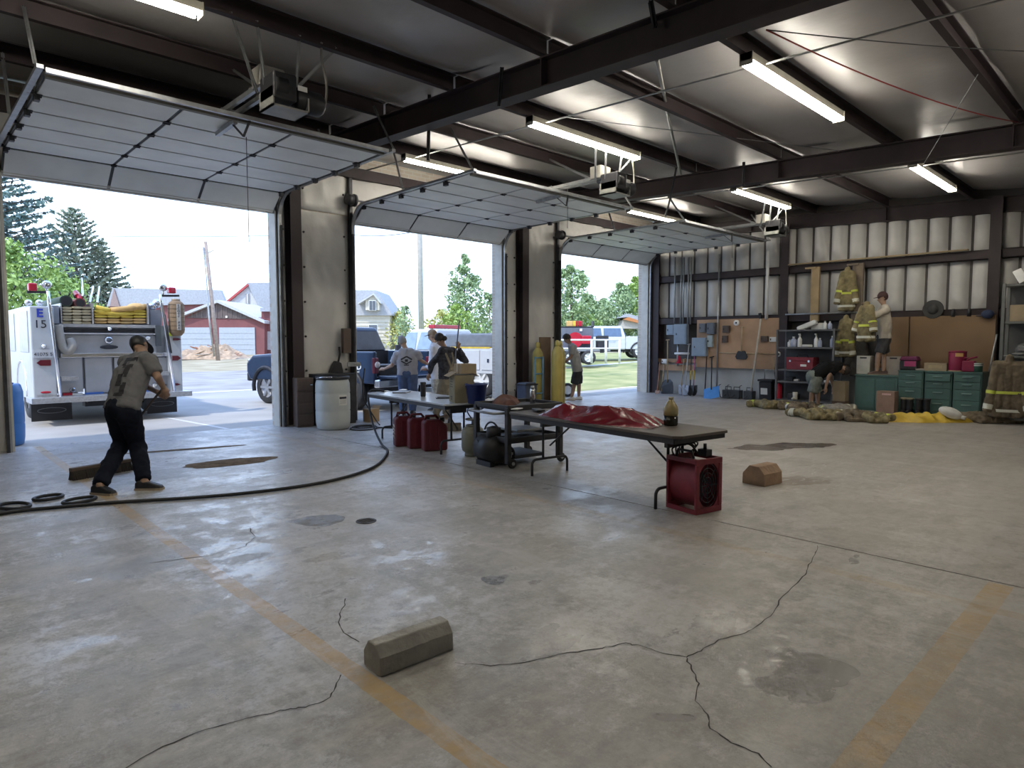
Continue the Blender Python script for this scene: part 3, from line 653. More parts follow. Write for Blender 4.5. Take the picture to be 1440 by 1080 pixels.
for k in range(14):
    u = 270 + k * 6.9; vt = 426 + abs(u - 305) * .36 + 2
    if vt < 446: lprism(MB(), [(u - .5, 447), (u + .5, 447), (u + .5, vt), (u - .5, vt)], 61.89, .05).build('batten', mat('gable_batten', (.19, .15, .14), .8), g)
for u0, u1 in ((252, 297), (309, 358)):
    f = lbox(MB(), u0, u1, 460.5, 499, 61.9, .08).build('door', M_GDR, g)
    for v in (468, 476, 484, 491): lbox(MB(), u0, u1, v, v + .5, 61.87, .05).build('groove', mat('door_groove', (.45, .48, .52), .6), f)
for p, q in (((236, 448), (305, 421.5)), ((305, 421.5), (372, 451))):
    lprism(MB(), [p, q, (q[0], q[1] + 4), (p[0], p[1] + 4)], 61.5, 10).build('roof', mat('white_roof_edge', (.52, .53, .55), .6), g)
lbox(MB(), 317, 319.5, 444, 447, 61.8, .1).build('yard_lamp', M_WHITE, g)
g = thing('annex_building', 'maroon side annex with a pale door right of the garage', 'building')
lbox(MB(), 369, 420, 437, 500, 62.8, 6).build('wall', M_MAR, g); lbox(MB(), 374, 383, 466, 492, 62.7, .1).build('door', mat('annex_door', (.45, .42, .42), .6), g); lbox(MB(), 366, 422, 433, 438, 62.4, 6.5).build('roof', M_ROOF, g)
g = thing('barn', 'white gabled barn with red rake trim behind the maroon garage', 'building')
lprism(MB(), [(312, 470), (368, 470), (368, 440), (347, 399), (314, 426)], 76, 9).build('wall', mat('barn_white', (.55, .55, .545), .6), g)
lprism(MB(), [(347, 397.5), (430, 397), (430, 437), (366, 437)], 75.8, .5).build('roof', M_ROOF, g)
lprism(MB(), [(314, 427), (348, 399), (349, 401.5), (318, 427)], 75.6, .3).build('rake_trim', M_RTRIM, g)
w_ = lbox(MB(), 345.5, 350.5, 413, 427, 75.9, .1).build('window', mat('barn_window', (.35, .33, .32), .5), g); lbox(MB(), 347.7, 348.3, 413, 427, 75.8, .1).build('mullion', M_WHITE, w_)
g = thing('shed', 'long shed with pale metal roof behind the fire engine', 'building')
lprism(MB(), [(158, 405), (310, 408), (318, 427), (150, 431)], 84, .6).build('roof', M_ROOF, g); lprism(MB(), [(154, 431), (160, 406), (168, 431)], 83.8, .3).build('gable', mat('shed_gable', (.30, .22, .20), .8), g); lbox(MB(), 152, 318, 428, 470, 84.5, 6).build('wall', M_MAR, g)
g = thing('house', 'cream house with grey roof and dormer seen through the second door', 'building')
lprism(MB(), [(470, 442), (548, 442), (548, 492), (470, 492)], 56, 8).build('wall', M_CREAM, g)
for k in range(7): lbox(MB(), 470, 548, 448 + k * 5, 448.4 + k * 5, 55.95, .06).build('clapboard_shade', mat('clapboard_shadow', (.52, .49, .42), .7), g)  # thin darker strips: the shade under each board put into colour
lprism(MB(), [(470, 408), (529, 408), (551, 441), (551, 443.5), (470, 443.5)], 55.7, 6).build('roof', mat('grey_shingles', (.38, .39, .41), .8), g)
d_ = lprism(MB(), [(514, 436), (533, 436), (533, 424), (524.5, 414), (514, 422)], 55.2, 1).build('dormer', M_CREAM, g)
for p, q in (((503, 426), (525, 412.5)), ((525, 412.5), (535, 425))): lprism(MB(), [p, q, (q[0], q[1] + 2), (p[0], p[1] + 2)], 54.9, 1.4).build('dormer_roof', mat('dormer_roof', (.5, .51, .53), .7), d_)
for u0, u1, v0, v1 in ((519.5, 523, 423, 436), (524.2, 527.6, 423, 436), (519, 530, 457, 468)):
    f = lbox(MB(), u0 - .8, u1 + .8, v0 - 1, v1 + .8, 55.0, .1).build('window', M_WHITE, g); lbox(MB(), u0, u1, v0, v1, 54.96, .06).build('pane', M_GLASS, f)
g = thing('cabin', 'small cabin with orange roof edge behind the white crew pickup', 'building')
lprism(MB(), [(872, 462), (905, 462), (905, 450), (876, 450)], 66, 4).build('wall', mat('cabin_wall', (.45, .42, .38), .7), g); lprism(MB(), [(870, 447), (884, 441), (910, 449), (910, 454), (884, 446)], 65.8, 4).build('roof', M_ROOF, g); lprism(MB(), [(876, 449), (905, 456), (905, 452.5), (884, 446)], 65.6, .3).build('roof_edge', mat('orange_fascia', (.5, .2, .07), .7), g)

# poles and overhead wires
M_POLE = mat('weathered_pole', (.34, .27, .23), .85, var=.2); M_POLE2 = mat('pale_pole', (.42, .40, .36), .85)
def pole(label, u0, v0, u1, v1, dep, r, m):
    a, c = onD(u0, v0, dep), onD(u1, v1, dep); t = thing('utility_pole', label, 'pole', a); MB().tube([(0, 0, -.3), (c - a) * .5, c - a], [r, r * .85, r * .7], 10).build('shaft', m, t); return t, c - a
t, e = pole('leaning wooden utility pole in front of the maroon garage', 307, 505, 289, 340, 50, .16, M_POLE)
b = MB(); b.cyl(e * .9, e * .9 + Vector((.5, 0, .3)), .03); b.build('insulator_arm', M_POLE, t); MB().tube([e * .95 + Vector((-.2, 0, 0)), e * .35 + Vector((-.35, 0, 0)), Vector((-.3, 0, .2))], .07, 6).build('service_pipe', M_COND, t)
pole('tall pale utility pole behind the white utility truck', 593, 492, 588, 200, 42, .19, M_POLE2)
for (pts, lab) in (([(-40, 326, 60), (190, 328, 60), (392, 331, 60)], 'overhead wire crossing the sky in the first door'), ([(480, 328, 50), (588, 325, 42)], 'overhead wire running to the pale utility pole'), ([(780, 352, 60), (850, 362, 60), (920, 370, 60)], 'overhead wire crossing the sky in the third door')):
    tag(MB().tube(sagline(onD(*pts[0]), onD(*pts[-1]), .25), .022, 6).build('overhead_wire', M_DKMET), lab, 'wire')
# rubble and lumber heap
t = thing('debris_heap', 'heap of broken lumber and rubble in front of the maroon garage', 'debris', gp(298, 53))
def heap(a, c):
    x = (a - .5) * 6.4; y = (c - .5) * 3.4; e = max(0, 1 - (x / 3.2) ** 2) * max(0, 1 - (y / 1.7) ** 2) * 1.15; return (x * .72 + y * .7, -x * .69 + y * .72, e * 1.25 * (.7 + .5 * nz((x, y, 3), 1.3)) - .05)
MB().grid(heap, 24, 14, False).build('rubble', mat('tan_rubble', (.42, .30, .20), .9, var=.35, scale=3, bump=.6, bscale=12), t)
for i in range(26):
    x = random.uniform(-2.4, 2.4); y = random.uniform(-1.2, -.1); z = max(0, 1 - (x / 2.7) ** 2) * (1.1 + y * .5) * random.uniform(.4, 1.0) + .05
    MB().box((x * .72 + y * .7, -x * .69 + y * .72, z), (random.uniform(.7, 1.8), .14, .05), random.uniform(-1.3, .1), random.uniform(-.3, .3), random.uniform(-.4, .4)).build('plank', mat('raw_lumber_%d' % (i % 3), [(.50, .33, .20), (.40, .20, .13), (.52, .45, .36)][i % 3], .8), t)

# ------------------------------------------------------------------ wheels, generic
M_TYRE = mat('tyre_rubber', (.03, .03, .032), .75); M_RIM = mat('alloy_rim', (.55, .55, .56), .3, .8); M_WRIM = mat('white_rim', (.72, .72, .70), .4)
def wheel(parent, loc, r, w, rim=None, axis='X', spokes=6, side=-1):
    t = MB().lathe([(r * .62, -w / 2), (r * .93, -w / 2), (r, -w * .36), (r, w * .36), (r * .93, w / 2), (r * .62, w / 2), (r * .62, -w / 2)], (0, 0, 0), 28, axis, caps=False).build('wheel', M_TYRE, parent); t.location = loc
    MB().lathe([(.02, -w * .30), (r * .60, -w * .30), (r * .64, -w * .5), (r * .64, w * .5), (r * .60, w * .30), (.02, w * .30)], (0, 0, 0), 24, axis).build('rim', rim or M_RIM, t)
    b = MB()
    for k in range(spokes):
        a = 6.283 * k / spokes; d = {'X': Vector((0, math.cos(a), math.sin(a))), 'Y': Vector((math.cos(a), 0, math.sin(a)))}[axis]; o = {'X': Vector((side * w * .42, 0, 0)), 'Y': Vector((0, side * w * .42, 0))}[axis]
        b.beam(o + d * .05, o + d * r * .62, .06, .03, o)
    b.cyl(o * .7, o * 1.15, r * .17, n=12); b.build('spokes', rim or M_RIM, t); return t

# ------------------------------------------------------------------ fire engine, rear towards the doors
EY = 14.0
eng = thing('fire_engine', 'white fire engine parked rear-first outside the nearest door', 'fire engine', (3.07, EY, 0))
M_ENG = mat('white_engine_paint', (.50, .52, .535), .3, var=.04); M_DIA = mat('diamond_plate', (.48, .49, .51), .35, .8, var=.15, scale=30, bump=.3, bscale=60)
M_REDL = mat('red_lens', (.45, .02, .04), .2); M_DRED = mat('dark_red_lens', (.13, .015, .025), .25); M_BLUE = mat('blue_reflective', (.04, .14, .45), .3); M_LBLUE = mat('blue_letter', (.03, .06, .42), .4); M_LBLK = mat('black_letter', (.02, .02, .03), .5)
M_HTAN = mat('tan_hose', (.40, .33, .20), .85, var=.2); M_HYEL = mat('yellow_hose', (.62, .44, .06), .75, var=.2); M_HORG = mat('orange_hose', (.58, .36, .13), .75, var=.2); M_GRYP = mat('grey_rear_panel', (.40, .41, .43), .4, .4, var=.1, scale=4)
def e(cx, cy, y=0.0):       # crop pixel of the rear face -> local point
    p = onY(cx / 5.143, 380 + cy / 5.143, EY + y); return Vector((p.x - 3.07, y, p.z))
def ebox(name, c0, c1, y0, y1, m, parent=eng, bevel=0.0):
    a, c = e(*c0, y0), e(*c1, y0); return MB().bx(min(a.x, c.x), max(a.x, c.x), y0, y1, min(a.z, c.z), max(a.z, c.z)).build(name, m, parent, bevel=bevel)
ebox('rear_column', (212, 258), (418, 940), .25, 3.4, M_ENG, bevel=.02)
ebox('rear_column', (1222, 470), (1325, 900), .25, 3.4, M_ENG, bevel=.02)
MB().bx(-1.22, 1.22, .55, 3.4, .60, 1.82).build('tank_body', M_GRYP, eng)
MB().bx(-1.24, -.60, .9, 3.3, 1.75, 2.15).build('side_compartment', M_ENG, eng, bevel=.02)
MB().bx(-1.25, -1.22, .4, 3.3, .75, 2.1).build('side_panel', M_ENG, eng)
for y0 in (.5, 2.2): MB().bx(-1.262, -1.25, y0, y0 + 1.0, 1.3, 2.05).build('side_door', M_ALUM, eng, bevel=.006)
MB().bx(-1.2, 1.2, 3.4, 4.2, .5, 2.1).build('pump_panel', M_ALUM, eng)
cab = MB().prism([(4.2, .5), (7.0, .5), (7.1, 1.2), (6.9, 1.5), (6.6, 2.02), (6.4, 2.10), (4.2, 2.10)], 'X', -1.2, 1.2).build('cab', M_ENG, eng, bevel=.06, seg=3)
for y0 in (4.4, 5.5): MB().bx(-1.215, -1.19, y0, y0 + .85, 1.4, 1.95).build('window', M_GLASS, cab)
MB().bx(-1.05, -.75, 4.6, 4.8, 2.10, 2.2).build('light_bar', M_REDL, cab, bevel=.03); MB().bx(-1.27, -1.21, 4.2, 6.8, 1.05, 1.2).build('blue_stripe', M_BLUE, cab)
for x in (-1.0, 1.0):
    for y in (1.55, 5.9): wheel(eng, (x, y, .50), .50, .36, M_RIM, 'X', 8, -1 if x < 0 else 1)
b = MB(); b.tube(arc((-1.24, 1.55, .55), .58, -10, 190, 14, 'YZ'), .03, 6); b.build('wheel_arch', M_CHROME, eng)
# rear centre: aluminium panels, chrome bars, hose bed
ebox('upper_panel', (440, 470), (1130, 596), .45, .56, M_GRYP); ebox('slot', (430, 420), (1125, 452), .5, .57, M_DKMET); ebox('bed_sill', (430, 386), (1130, 418), .42, .57, M_ALUM)
for c0, c1 in (((430, 452), (1125, 466)), ((440, 602), (1215, 622))): ebox('chrome_bar', c0, c1, .36, .46, M_CHROME, bevel=.01)
for c0, c1 in (((424, 634), (604, 880)), ((612, 634), (818, 882)), ((826, 634), (1010, 882)), ((1018, 634), (1222, 876))): ebox('lower_panel', c0, c1, .44, .56, M_GRYP, bevel=.006)
for c0, c1 in (((445, 770), (570, 798)), ((1070, 736), (1225, 760))): ebox('folding_step', c0, c1, .22, .46, M_DIA, bevel=.005)
ebox('reflector', (455, 890), (525, 925), .40, .46, M_REDL); ebox('reflector', (525, 890), (600, 920), .40, .46, M_WHITE); ebox('reflector', (618, 886), (752, 912), .40, .46, M_BLUE); ebox('reflector', (1012, 862), (1090, 886), .40, .46, M_BLUE)
for cx, cy, rr, m in ((505, 505, .055, M_CHROME), (1068, 490, .05, M_CHROME), (525, 865, .05, M_CHROME), (1118, 830, .05, M_CHROME), (1132, 698, .06, M_BLACK), (315, 550, .042, M_CHROME), (785, 505, .075, M_CHROME), (790, 424, .04, M_CHROME)):
    p = e(cx, cy, .44 if cx > 400 else .25); o = MB().lathe([(rr, .02), (rr, -.03), (rr * .8, -.05), (.005, -.06)], p, 16, 'Y').build('round_lamp', m, eng)
    if m is M_CHROME: MB().lathe([(rr * .62, .0), (rr * .55, -.012), (.005, -.02)], p + Vector((0, -.055, 0)), 12, 'Y').build('lens', M_GLASS if cx in (525, 505, 785) else M_WHITE, o)
p = e(790, 556, .43); MB().sph(p, (.155, .02, .04), 20, 8).build('oval_badge', M_DKMET, eng)
# tailboard
a, c = e(235, 945, 0), e(1380, 892, 0); MB().bx(-1.32, 1.32, -.05, .60, .40, .50).build('tailboard', M_DIA, eng, bevel=.008)
for x0, x1 in ((-1.25, -.62), (.66, 1.22)):
    f = MB().bx(x0, x1, .62, .64, .03, .44).build('mud_flap', M_BLACK, eng); b = MB(); xc = (x0 + x1) / 2
    b.tube([(xc + .22 * math.cos(t * .2618), .612, .22 + .05 * math.sin(t * .2618)) for t in range(24)], .006, 5, True); b.build('oval_emblem', mat('flap_emblem', (.2, .2, .2), .6), f)
MB().bx(-.4, .5, .66, .9, .25, .45).build('tow_frame', M_DKMET, eng); MB().cyl((-.42, .5, .36), (-.34, .5, .44), .04).build('hitch', M_CHROME, eng)
for x in (-.55, .55): MB().bx(x - .1, x + .1, 1.0, 6.5, .45, .62).build('chassis_rail', M_DKMET, eng)
# hose bed contents
for cx0, cx1 in ((436, 452), (664, 680), (1062, 1080)): ebox('bed_divider', (cx0, 238), (cx1, 392), .42, 2.6, M_ALUM)
def hoses(c0, c1, cols, rows, mats, sd):
    x0, y0 = c0; x1, y1 = c1; rnd = random.Random(sd)
    for i in range(cols):
        for j in range(rows):
            w = (x1 - x0) / cols; h = (y1 - y0) / rows; k0 = (x0 + i * w + rnd.uniform(0, 3), y0 + j * h + rnd.uniform(-2, 2)); k1 = (k0[0] + w * .97, k0[1] + h * .86)
            a, c = e(*k0, .46), e(*k1, .46); xc, zc, rx, rz = (a.x + c.x) / 2, (a.z + c.z) / 2, abs(c.x - a.x) / 2, abs(a.z - c.z) / 2; yy = .44 + rnd.uniform(0, .05)
            prof = [(xc + rx * math.copysign(abs(math.cos(q)) ** .5, math.cos(q)), zc + rz * math.copysign(abs(math.sin(q)) ** .7, math.sin(q))) for q in [6.283 * k / 12 for k in range(12)]]
            MB().prism(prof, 'Y', yy, 2.4, True).build('hose_fold', mats(i, j), eng)
hoses((452, 262), (662, 392), 3, 6, lambda i, j: M_HTAN, 1)
hoses((682, 285), (1060, 388), 4, 5, lambda i, j: [M_HYEL, M_HYEL, M_HYEL, M_HORG, M_HORG][j], 2)
for (c0, c1, c2, r, m) in (((690, 268), (760, 285), (820, 300), .05, M_HYEL), ((800, 290), (950, 275), (1050, 262), .055, M_HORG), ((690, 300), (850, 318), (1050, 305), .04, M_HYEL)):
    MB().tube([e(*c0, .5), e(*c1, .47), e(*c2, .55)], r, 8).build('hose_fold', m, eng)
MB().sph(e(985, 270, .7), (.17, .3, .09), 14, 8).build('hose_fold', M_HORG, eng)
for (cx, cy, r, m) in ((478, 222, .105, mat('dark_green_cap', (.04, .07, .05), .5)), (580, 238, .095, mat('oxblood_cap', (.16, .04, .04), .5))):
    p = e(cx, cy, .55); o = MB().lathe([(r, 0), (r, 2.6), (r * .9, 2.62)], p, 18, 'Y').build('suction_hose', m, eng); MB().lathe([(r * .80, 0), (r * .78, .01)], p + Vector((0, -.012, 0)), 16, 'Y').build('mouth', M_BLACK, o)
    for q in (-.06, .06): MB().cyl(p + Vector((q, .1, r)), p + Vector((q * 1.5, .1, r + .07)), .012).build('lug', M_DKMET, o)
MB().tube([e(560, 190, .8), e(545, 160, 1.0), e(600, 230, .6)], .05, 8).build('nozzle', M_REDL, eng)
# ladder and pike poles lying on the body, pointing forward
MB().tube([e(600, 190, .6), Vector((.1, 3.2, 2.9))], .02, 6).build('pike_pole', M_CHROME, eng)
for dx in (0, .12): MB().tube([e(650, 235, .6) + Vector((dx, 0, 0)), Vector((.35 + dx, 3.4, 2.75))], .02, 6).build('ladder_rail', M_CHROME, eng)
# left hand: folded tan hose on the inner side
MB().tube(smoothpts([e(420, 395, .42), e(432, 470, .40), e(455, 555, .38), e(490, 585, .36), e(522, 550, .36), e(505, 500, .42)], 5), .075, 10).build('cross_lay_hose', mat('cross_lay_hose', (.36, .33, .28), .85), eng)
ebox('side_locker', (1085, 285), (1170, 400), .5, 2.5, mat('engine_grey', (.25, .26, .28), .6)); ebox('tool_pocket', (1125, 400), (1170, 548), .4, .7, mat('engine_dark', (.10, .11, .12), .6)); ebox('tool_tray', (375, 255), (430, 385), .4, 2.2, mat('engine_grey', (.25, .26, .28), .6))
for c, rr in (((205, 235), .06), ((285, 235), .06), ((1135, 240), .09), ((1100, 262), .08)): MB().sph(e(*c, .6), rr, 12, 7).build('deck_fitting', M_CHROME, eng)
# hand rails and beacons
for pts in ([(345, 150), (358, 260), (395, 560), (440, 930)], [(1158, 175), (1170, 260), (1212, 520), (1262, 880)]): MB().tube([e(*q, .12 + .02 * i) for i, q in enumerate(pts)], .03, 10).build('grab_rail', M_CHROME, eng)
MB().tube([e(1240, 600, .1), e(1190, 320, .12)], .016, 8).build('trim_strip', M_BLACK, eng)
for (arm0, arm1, bx0, bx1, sp) in (((195, 158), (350, 158), (205, 90), (272, 150), (338, 105)), ((1165, 185), (1295, 185), (1222, 122), (1274, 168), (1180, 125))):
    MB().beam(e(*arm0, .3), e(*arm1, .3), .05, .04).build('beacon_arm', M_DKMET, eng); o = ebox('beacon', bx0, bx1, .22, .38, M_REDL, bevel=.02)
    MB().lathe([(.01, .06), (.075, .02), (.075, -.02), (.06, -.035), (.01, -.04)], e(*sp, .3), 14, 'Y').build('spot_lamp', M_CHROME, eng); MB().cyl(e(sp[0], sp[1] + 20, .3), e(sp[0], sp[1] + 60, .3), .015).build('lamp_stem', M_CHROME, eng)
# marker lamps on the columns
for c0, c1, m in (((262, 650), (368, 690), M_DRED), ((1245, 618), (1308, 652), M_DRED), ((1250, 490), (1308, 508), M_DRED), ((1268, 818), (1306, 832), M_DRED)):
    a, c = e(*c0, .24), e(*c1, .24); z0, z1 = sorted((a.z, c.z)); zc = (z0 + z1) / 2; s = 1 if c0[0] > 600 else -1; xt = c.x if s > 0 else a.x; xb = a.x if s > 0 else c.x
    MB().prism([(xb, z0), (xt - s * .06, z0), (xt, zc), (xt - s * .06, z1), (xb, z1)], 'Y', .225, .25).build('marker_lamp', m, eng)
MB().sph(e(332, 883, .245), (.08, .012, .022), 14, 6).build('side_reflector', M_REDL, eng); ebox('kick_plate', (268, 905), (412, 938), .235, .25, M_DIA)
p = e(313, 603, .235); pl = MB().box(p, (.30, .012, .15)).build('licence_plate', mat('plate_white', (.55, .56, .57), .5), eng); text('41075 5', .085, M_LBLK, pl, p + Vector((0, -.008, -.015)), (R(90), 0, 0), 'plate_number')
text('E', .20, M_LBLUE, eng, e(287, 312, .24), (R(90), 0, 0), 'lettering', bold=.008); text('15', .20, M_LBLK, eng, e(291, 392, .24), (R(90), 0, 0), 'lettering')
# brown air-pack cover strapped to the right column
a, c = e(1228, 215, .05), e(1352, 475, .05); xm, rw = (a.x + c.x) / 2, (c.x - a.x) / 2; zt, zb = a.z, c.z
ck = MB().lathe([(rw * .55, zb), (rw * .93, zb + .07), (rw, zb + .13), (rw, zt - .12), (rw * .9, zt - .05), (rw * .5, zt)], (xm, .18, 0), 20).build('air_pack_cover', mat('brown_cover', (.24, .16, .09), .75, var=.12), eng)
for z in [zb + .12 + .085 * k for k in range(7)]: MB().tube([(xm + (rw + .003) * math.cos(q * .3142), .18 + (rw + .003) * math.sin(q * .3142), z) for q in range(20)], .004, 4, True).build('quilt_seam', mat('cover_seam', (.18, .12, .07), .8), ck)
MB().box((xm, .18 - rw - .004, (zt + zb) / 2 + .02), (.075, .008, .52)).build('label_strip', mat('cover_label', (.55, .50, .43), .7), ck)
for k, ch in enumerate('SCOTT PAK'):
    if ch != ' ': text(ch, .06, M_LBLK, ck, (xm, .18 - rw - .009, (zt + zb) / 2 + .245 - k * .056), (R(90), 0, 0), 'lettering')
MB().cyl((xm, .18, zt - .02), (xm, .18, zt + .03), .08).build('cover_cap', mat('brown_cap', (.30, .22, .14), .7), ck)
ebox('hi_vis_tab', (1222, 450), (1252, 476), .2, .3, mat('hi_vis', (.65, .75, .1), .6))

# ------------------------------------------------------------------ pickups and service truck
def pickup(name, label, loc, rz, paint, L=5.0, W=1.85, tail=True, gate=True, lift=.0, crew=True, glass=None, bed=1.55, rim=None):
    # local: y forward, rear bumper at y=0
    t = thing(name, label, 'pickup truck', loc, rz); g_ = glass or M_GLASS; hw = W / 2; c0 = bed; c1 = L - 1.35; z0 = .48 + lift
    lo = MB().prism([(c0, z0), (L - .12, z0 - .02), (L, z0 + .18), (L, z0 + .42), (L - .25, z0 + .60), (c1 - .15, z0 + .68), (c0, z0 + .68)], 'X', -hw, hw).build('body', paint, t, bevel=.07, seg=3)
    wz0, wz1 = z0 + .62, z0 + 1.28
    ca = MB(); ca.add([(x * w, y, z) for (y, z, w) in ((c0 - .02, wz0, hw - .02), (c1 + .15, wz0, hw - .02), (c1 - .55, wz1, hw - .20), (c0 + .18, wz1, hw - .20)) for x in (-1, 1)], [(0, 2, 4, 6), (1, 7, 5, 3), (0, 1, 3, 2), (2, 3, 5, 4), (4, 5, 7, 6), (6, 7, 1, 0)])
    ca.build('cab', paint, t, bevel=.08, seg=3)
    for s in (-1, 1):
        for ya, yb in ((c0 + .22, (c0 + c1) / 2 - .12), ((c0 + c1) / 2 - .02, c1 - .15)):
            q = .10; w0, w1 = hw - .035, hw - .165
            vs = [Vector((s * (w0 + .012), ya, wz0 + .10)), Vector((s * (w0 + .012), yb + (.20 if yb > (c0 + c1) / 2 else 0), wz0 + .10)), Vector((s * (w1 + .012), yb - (.22 if yb > (c0 + c1) / 2 else 0), wz1 - .12)), Vector((s * (w1 + .012), ya + .05, wz1 - .12))]
            MB().add(vs + [v - Vector((s * .03, 0, 0)) for v in vs], [(0, 1, 2, 3), (7, 6, 5, 4), (0, 4, 5, 1), (1, 5, 6, 2), (2, 6, 7, 3), (3, 7, 4, 0)]).build('window', g_, t)
        MB().box((s * (hw + .01), (c0 + c1) / 2 - .3, z0 + .5), (.025, .16, .035)).build('door_handle', M_DKMET, t)
        MB().box((s * (hw + .13), c1 - .05, wz0 + .12), (.20, .10, .16)).build('mirror', M_DKMET, t, bevel=.03)
        MB().box((s * (hw - .18), L - .06, z0 + .42), (.26, .14, .16)).build('head_lamp', M_CHROME, t, bevel=.03)
    for yy, zz, y2, z2 in ((c0 - .03, wz0 + .12, c0 + .12, wz1 - .10), (c1 + .12, wz0 + .08, c1 - .46, wz1 - .06)):
        MB().add([(x * w, y, z) for (y, z, w) in ((yy, zz, hw - .14), (y2, z2, hw - .28)) for x in (-1, 1)] + [(x * w, y + (.03 if yy < 2 else -.03), z) for (y, z, w) in ((yy, zz, hw - .14), (y2, z2, hw - .28)) for x in (-1, 1)], [(0, 1, 3, 2), (4, 6, 7, 5), (0, 2, 6, 4), (1, 5, 7, 3), (0, 4, 5, 1), (2, 3, 7, 6)]).build('windscreen', g_, t)
    if tail:
        for s in (-1, 1):
            MB().bx(min(s * hw, s * (hw - .10)), max(s * hw, s * (hw - .10)), .06, c0, z0 + .02, z0 + .72).build('bed_side', paint, t, bevel=.03)
            MB().box((s * (hw - .05), .07, z0 + .42), (.12, .10, .34)).build('tail_lamp', M_DRED, t, bevel=.02); MB().lathe([(.07, .0), (.06, -.03), (.01, -.035)], (s * (hw - .06), .02, z0 + .44), 14, 'Y').build('lamp_lens', mat('pale_lens', (.7, .62, .6), .3), t)
        MB().bx(-hw + .1, hw - .1, .1, c0, z0 + .10, z0 + .16).build('bed_floor', M_DKMET, t); MB().bx(-hw + .08, hw - .08, c0 - .06, c0, z0 + .1, z0 + .72).build('bed_front', M_DKMET, t)
        if gate: MB().bx(-hw + .12, hw - .12, -.50, .06, z0 + .14, z0 + .20).build('tailgate', paint, t, bevel=.02)
        else: MB().bx(-hw + .1, hw - .1, .04, .12, z0 + .05, z0 + .70).build('tailgate', paint, t, bevel=.02)
    MB().bx(-hw + .02, hw - .02, -.08, .10, z0 - .06, z0 + .12).build('bumper', M_CHROME if tail else M_DKMET, t, bevel=.03)
    MB().bx(-hw + .06, hw - .06, L - .06, L + .06, z0 - .05, z0 + .16).build('front_bumper', M_DKMET, t, bevel=.03)
    for y in (.85, L - .78):
        for s in (-1, 1):
            wheel(t, (s * (hw - .14), y, .38), .40, .26, rim or M_RIM, 'X', 6, s)
            b = MB(); b.tube(arc((s * (hw + .005), y, .40), .47, -15, 195, 12, 'YZ'), .05, 6); b.build('wheel_flare', M_DKMET, t)
    MB().bx(-hw + .3, hw - .3, .3, L - .3, .35, .52).build('chassis', M_DKMET, t)
    return t
M_BLU = mat('deep_blue_paint', (.018, .035, .075), .22, var=.08); M_TRK = mat('white_truck_paint', (.56, .575, .59), .3, var=.04)
p0, p1 = Vector((7.46, 12.0, 0)), Vector((6.72, 15.15, 0)); dv = (p1 - p0); rz = math.atan2(-dv.x, dv.y)
pk = pickup('pickup_truck', 'dark blue pickup with lowered tailgate backed up to the second door', (p0.x + .93 * math.cos(rz) * 1.0, p0.y + .93 * math.sin(rz), 0), rz, M_BLU, L=4.5, bed=1.4, lift=.08)
text('TRD', .16, M_WHITE, pk, (-.932, .62, .94), (R(90), 0, R(-90)), 'decal', bold=.004, sx=1.2); text('Off Road', .07, M_WHITE, pk, (-.932, .62, .84), (R(90), 0, R(-90)), 'decal')
MB().bx(-.5, .15, .3, 1.1, .73, .98).build('cooler', M_BLACK, pk, bevel=.02)

# white service-body truck, side on, cab to the left
so = onD(720, 480, 20.5); base = onD(694, 480, 20.0); rz2 = YAW - R(90) + R(90) - R(3)
us = thing('utility_truck', 'white service-body fire truck with grey tank and red light bar outside the second door', 'fire truck', (12.85, 12.42, 0), R(12))
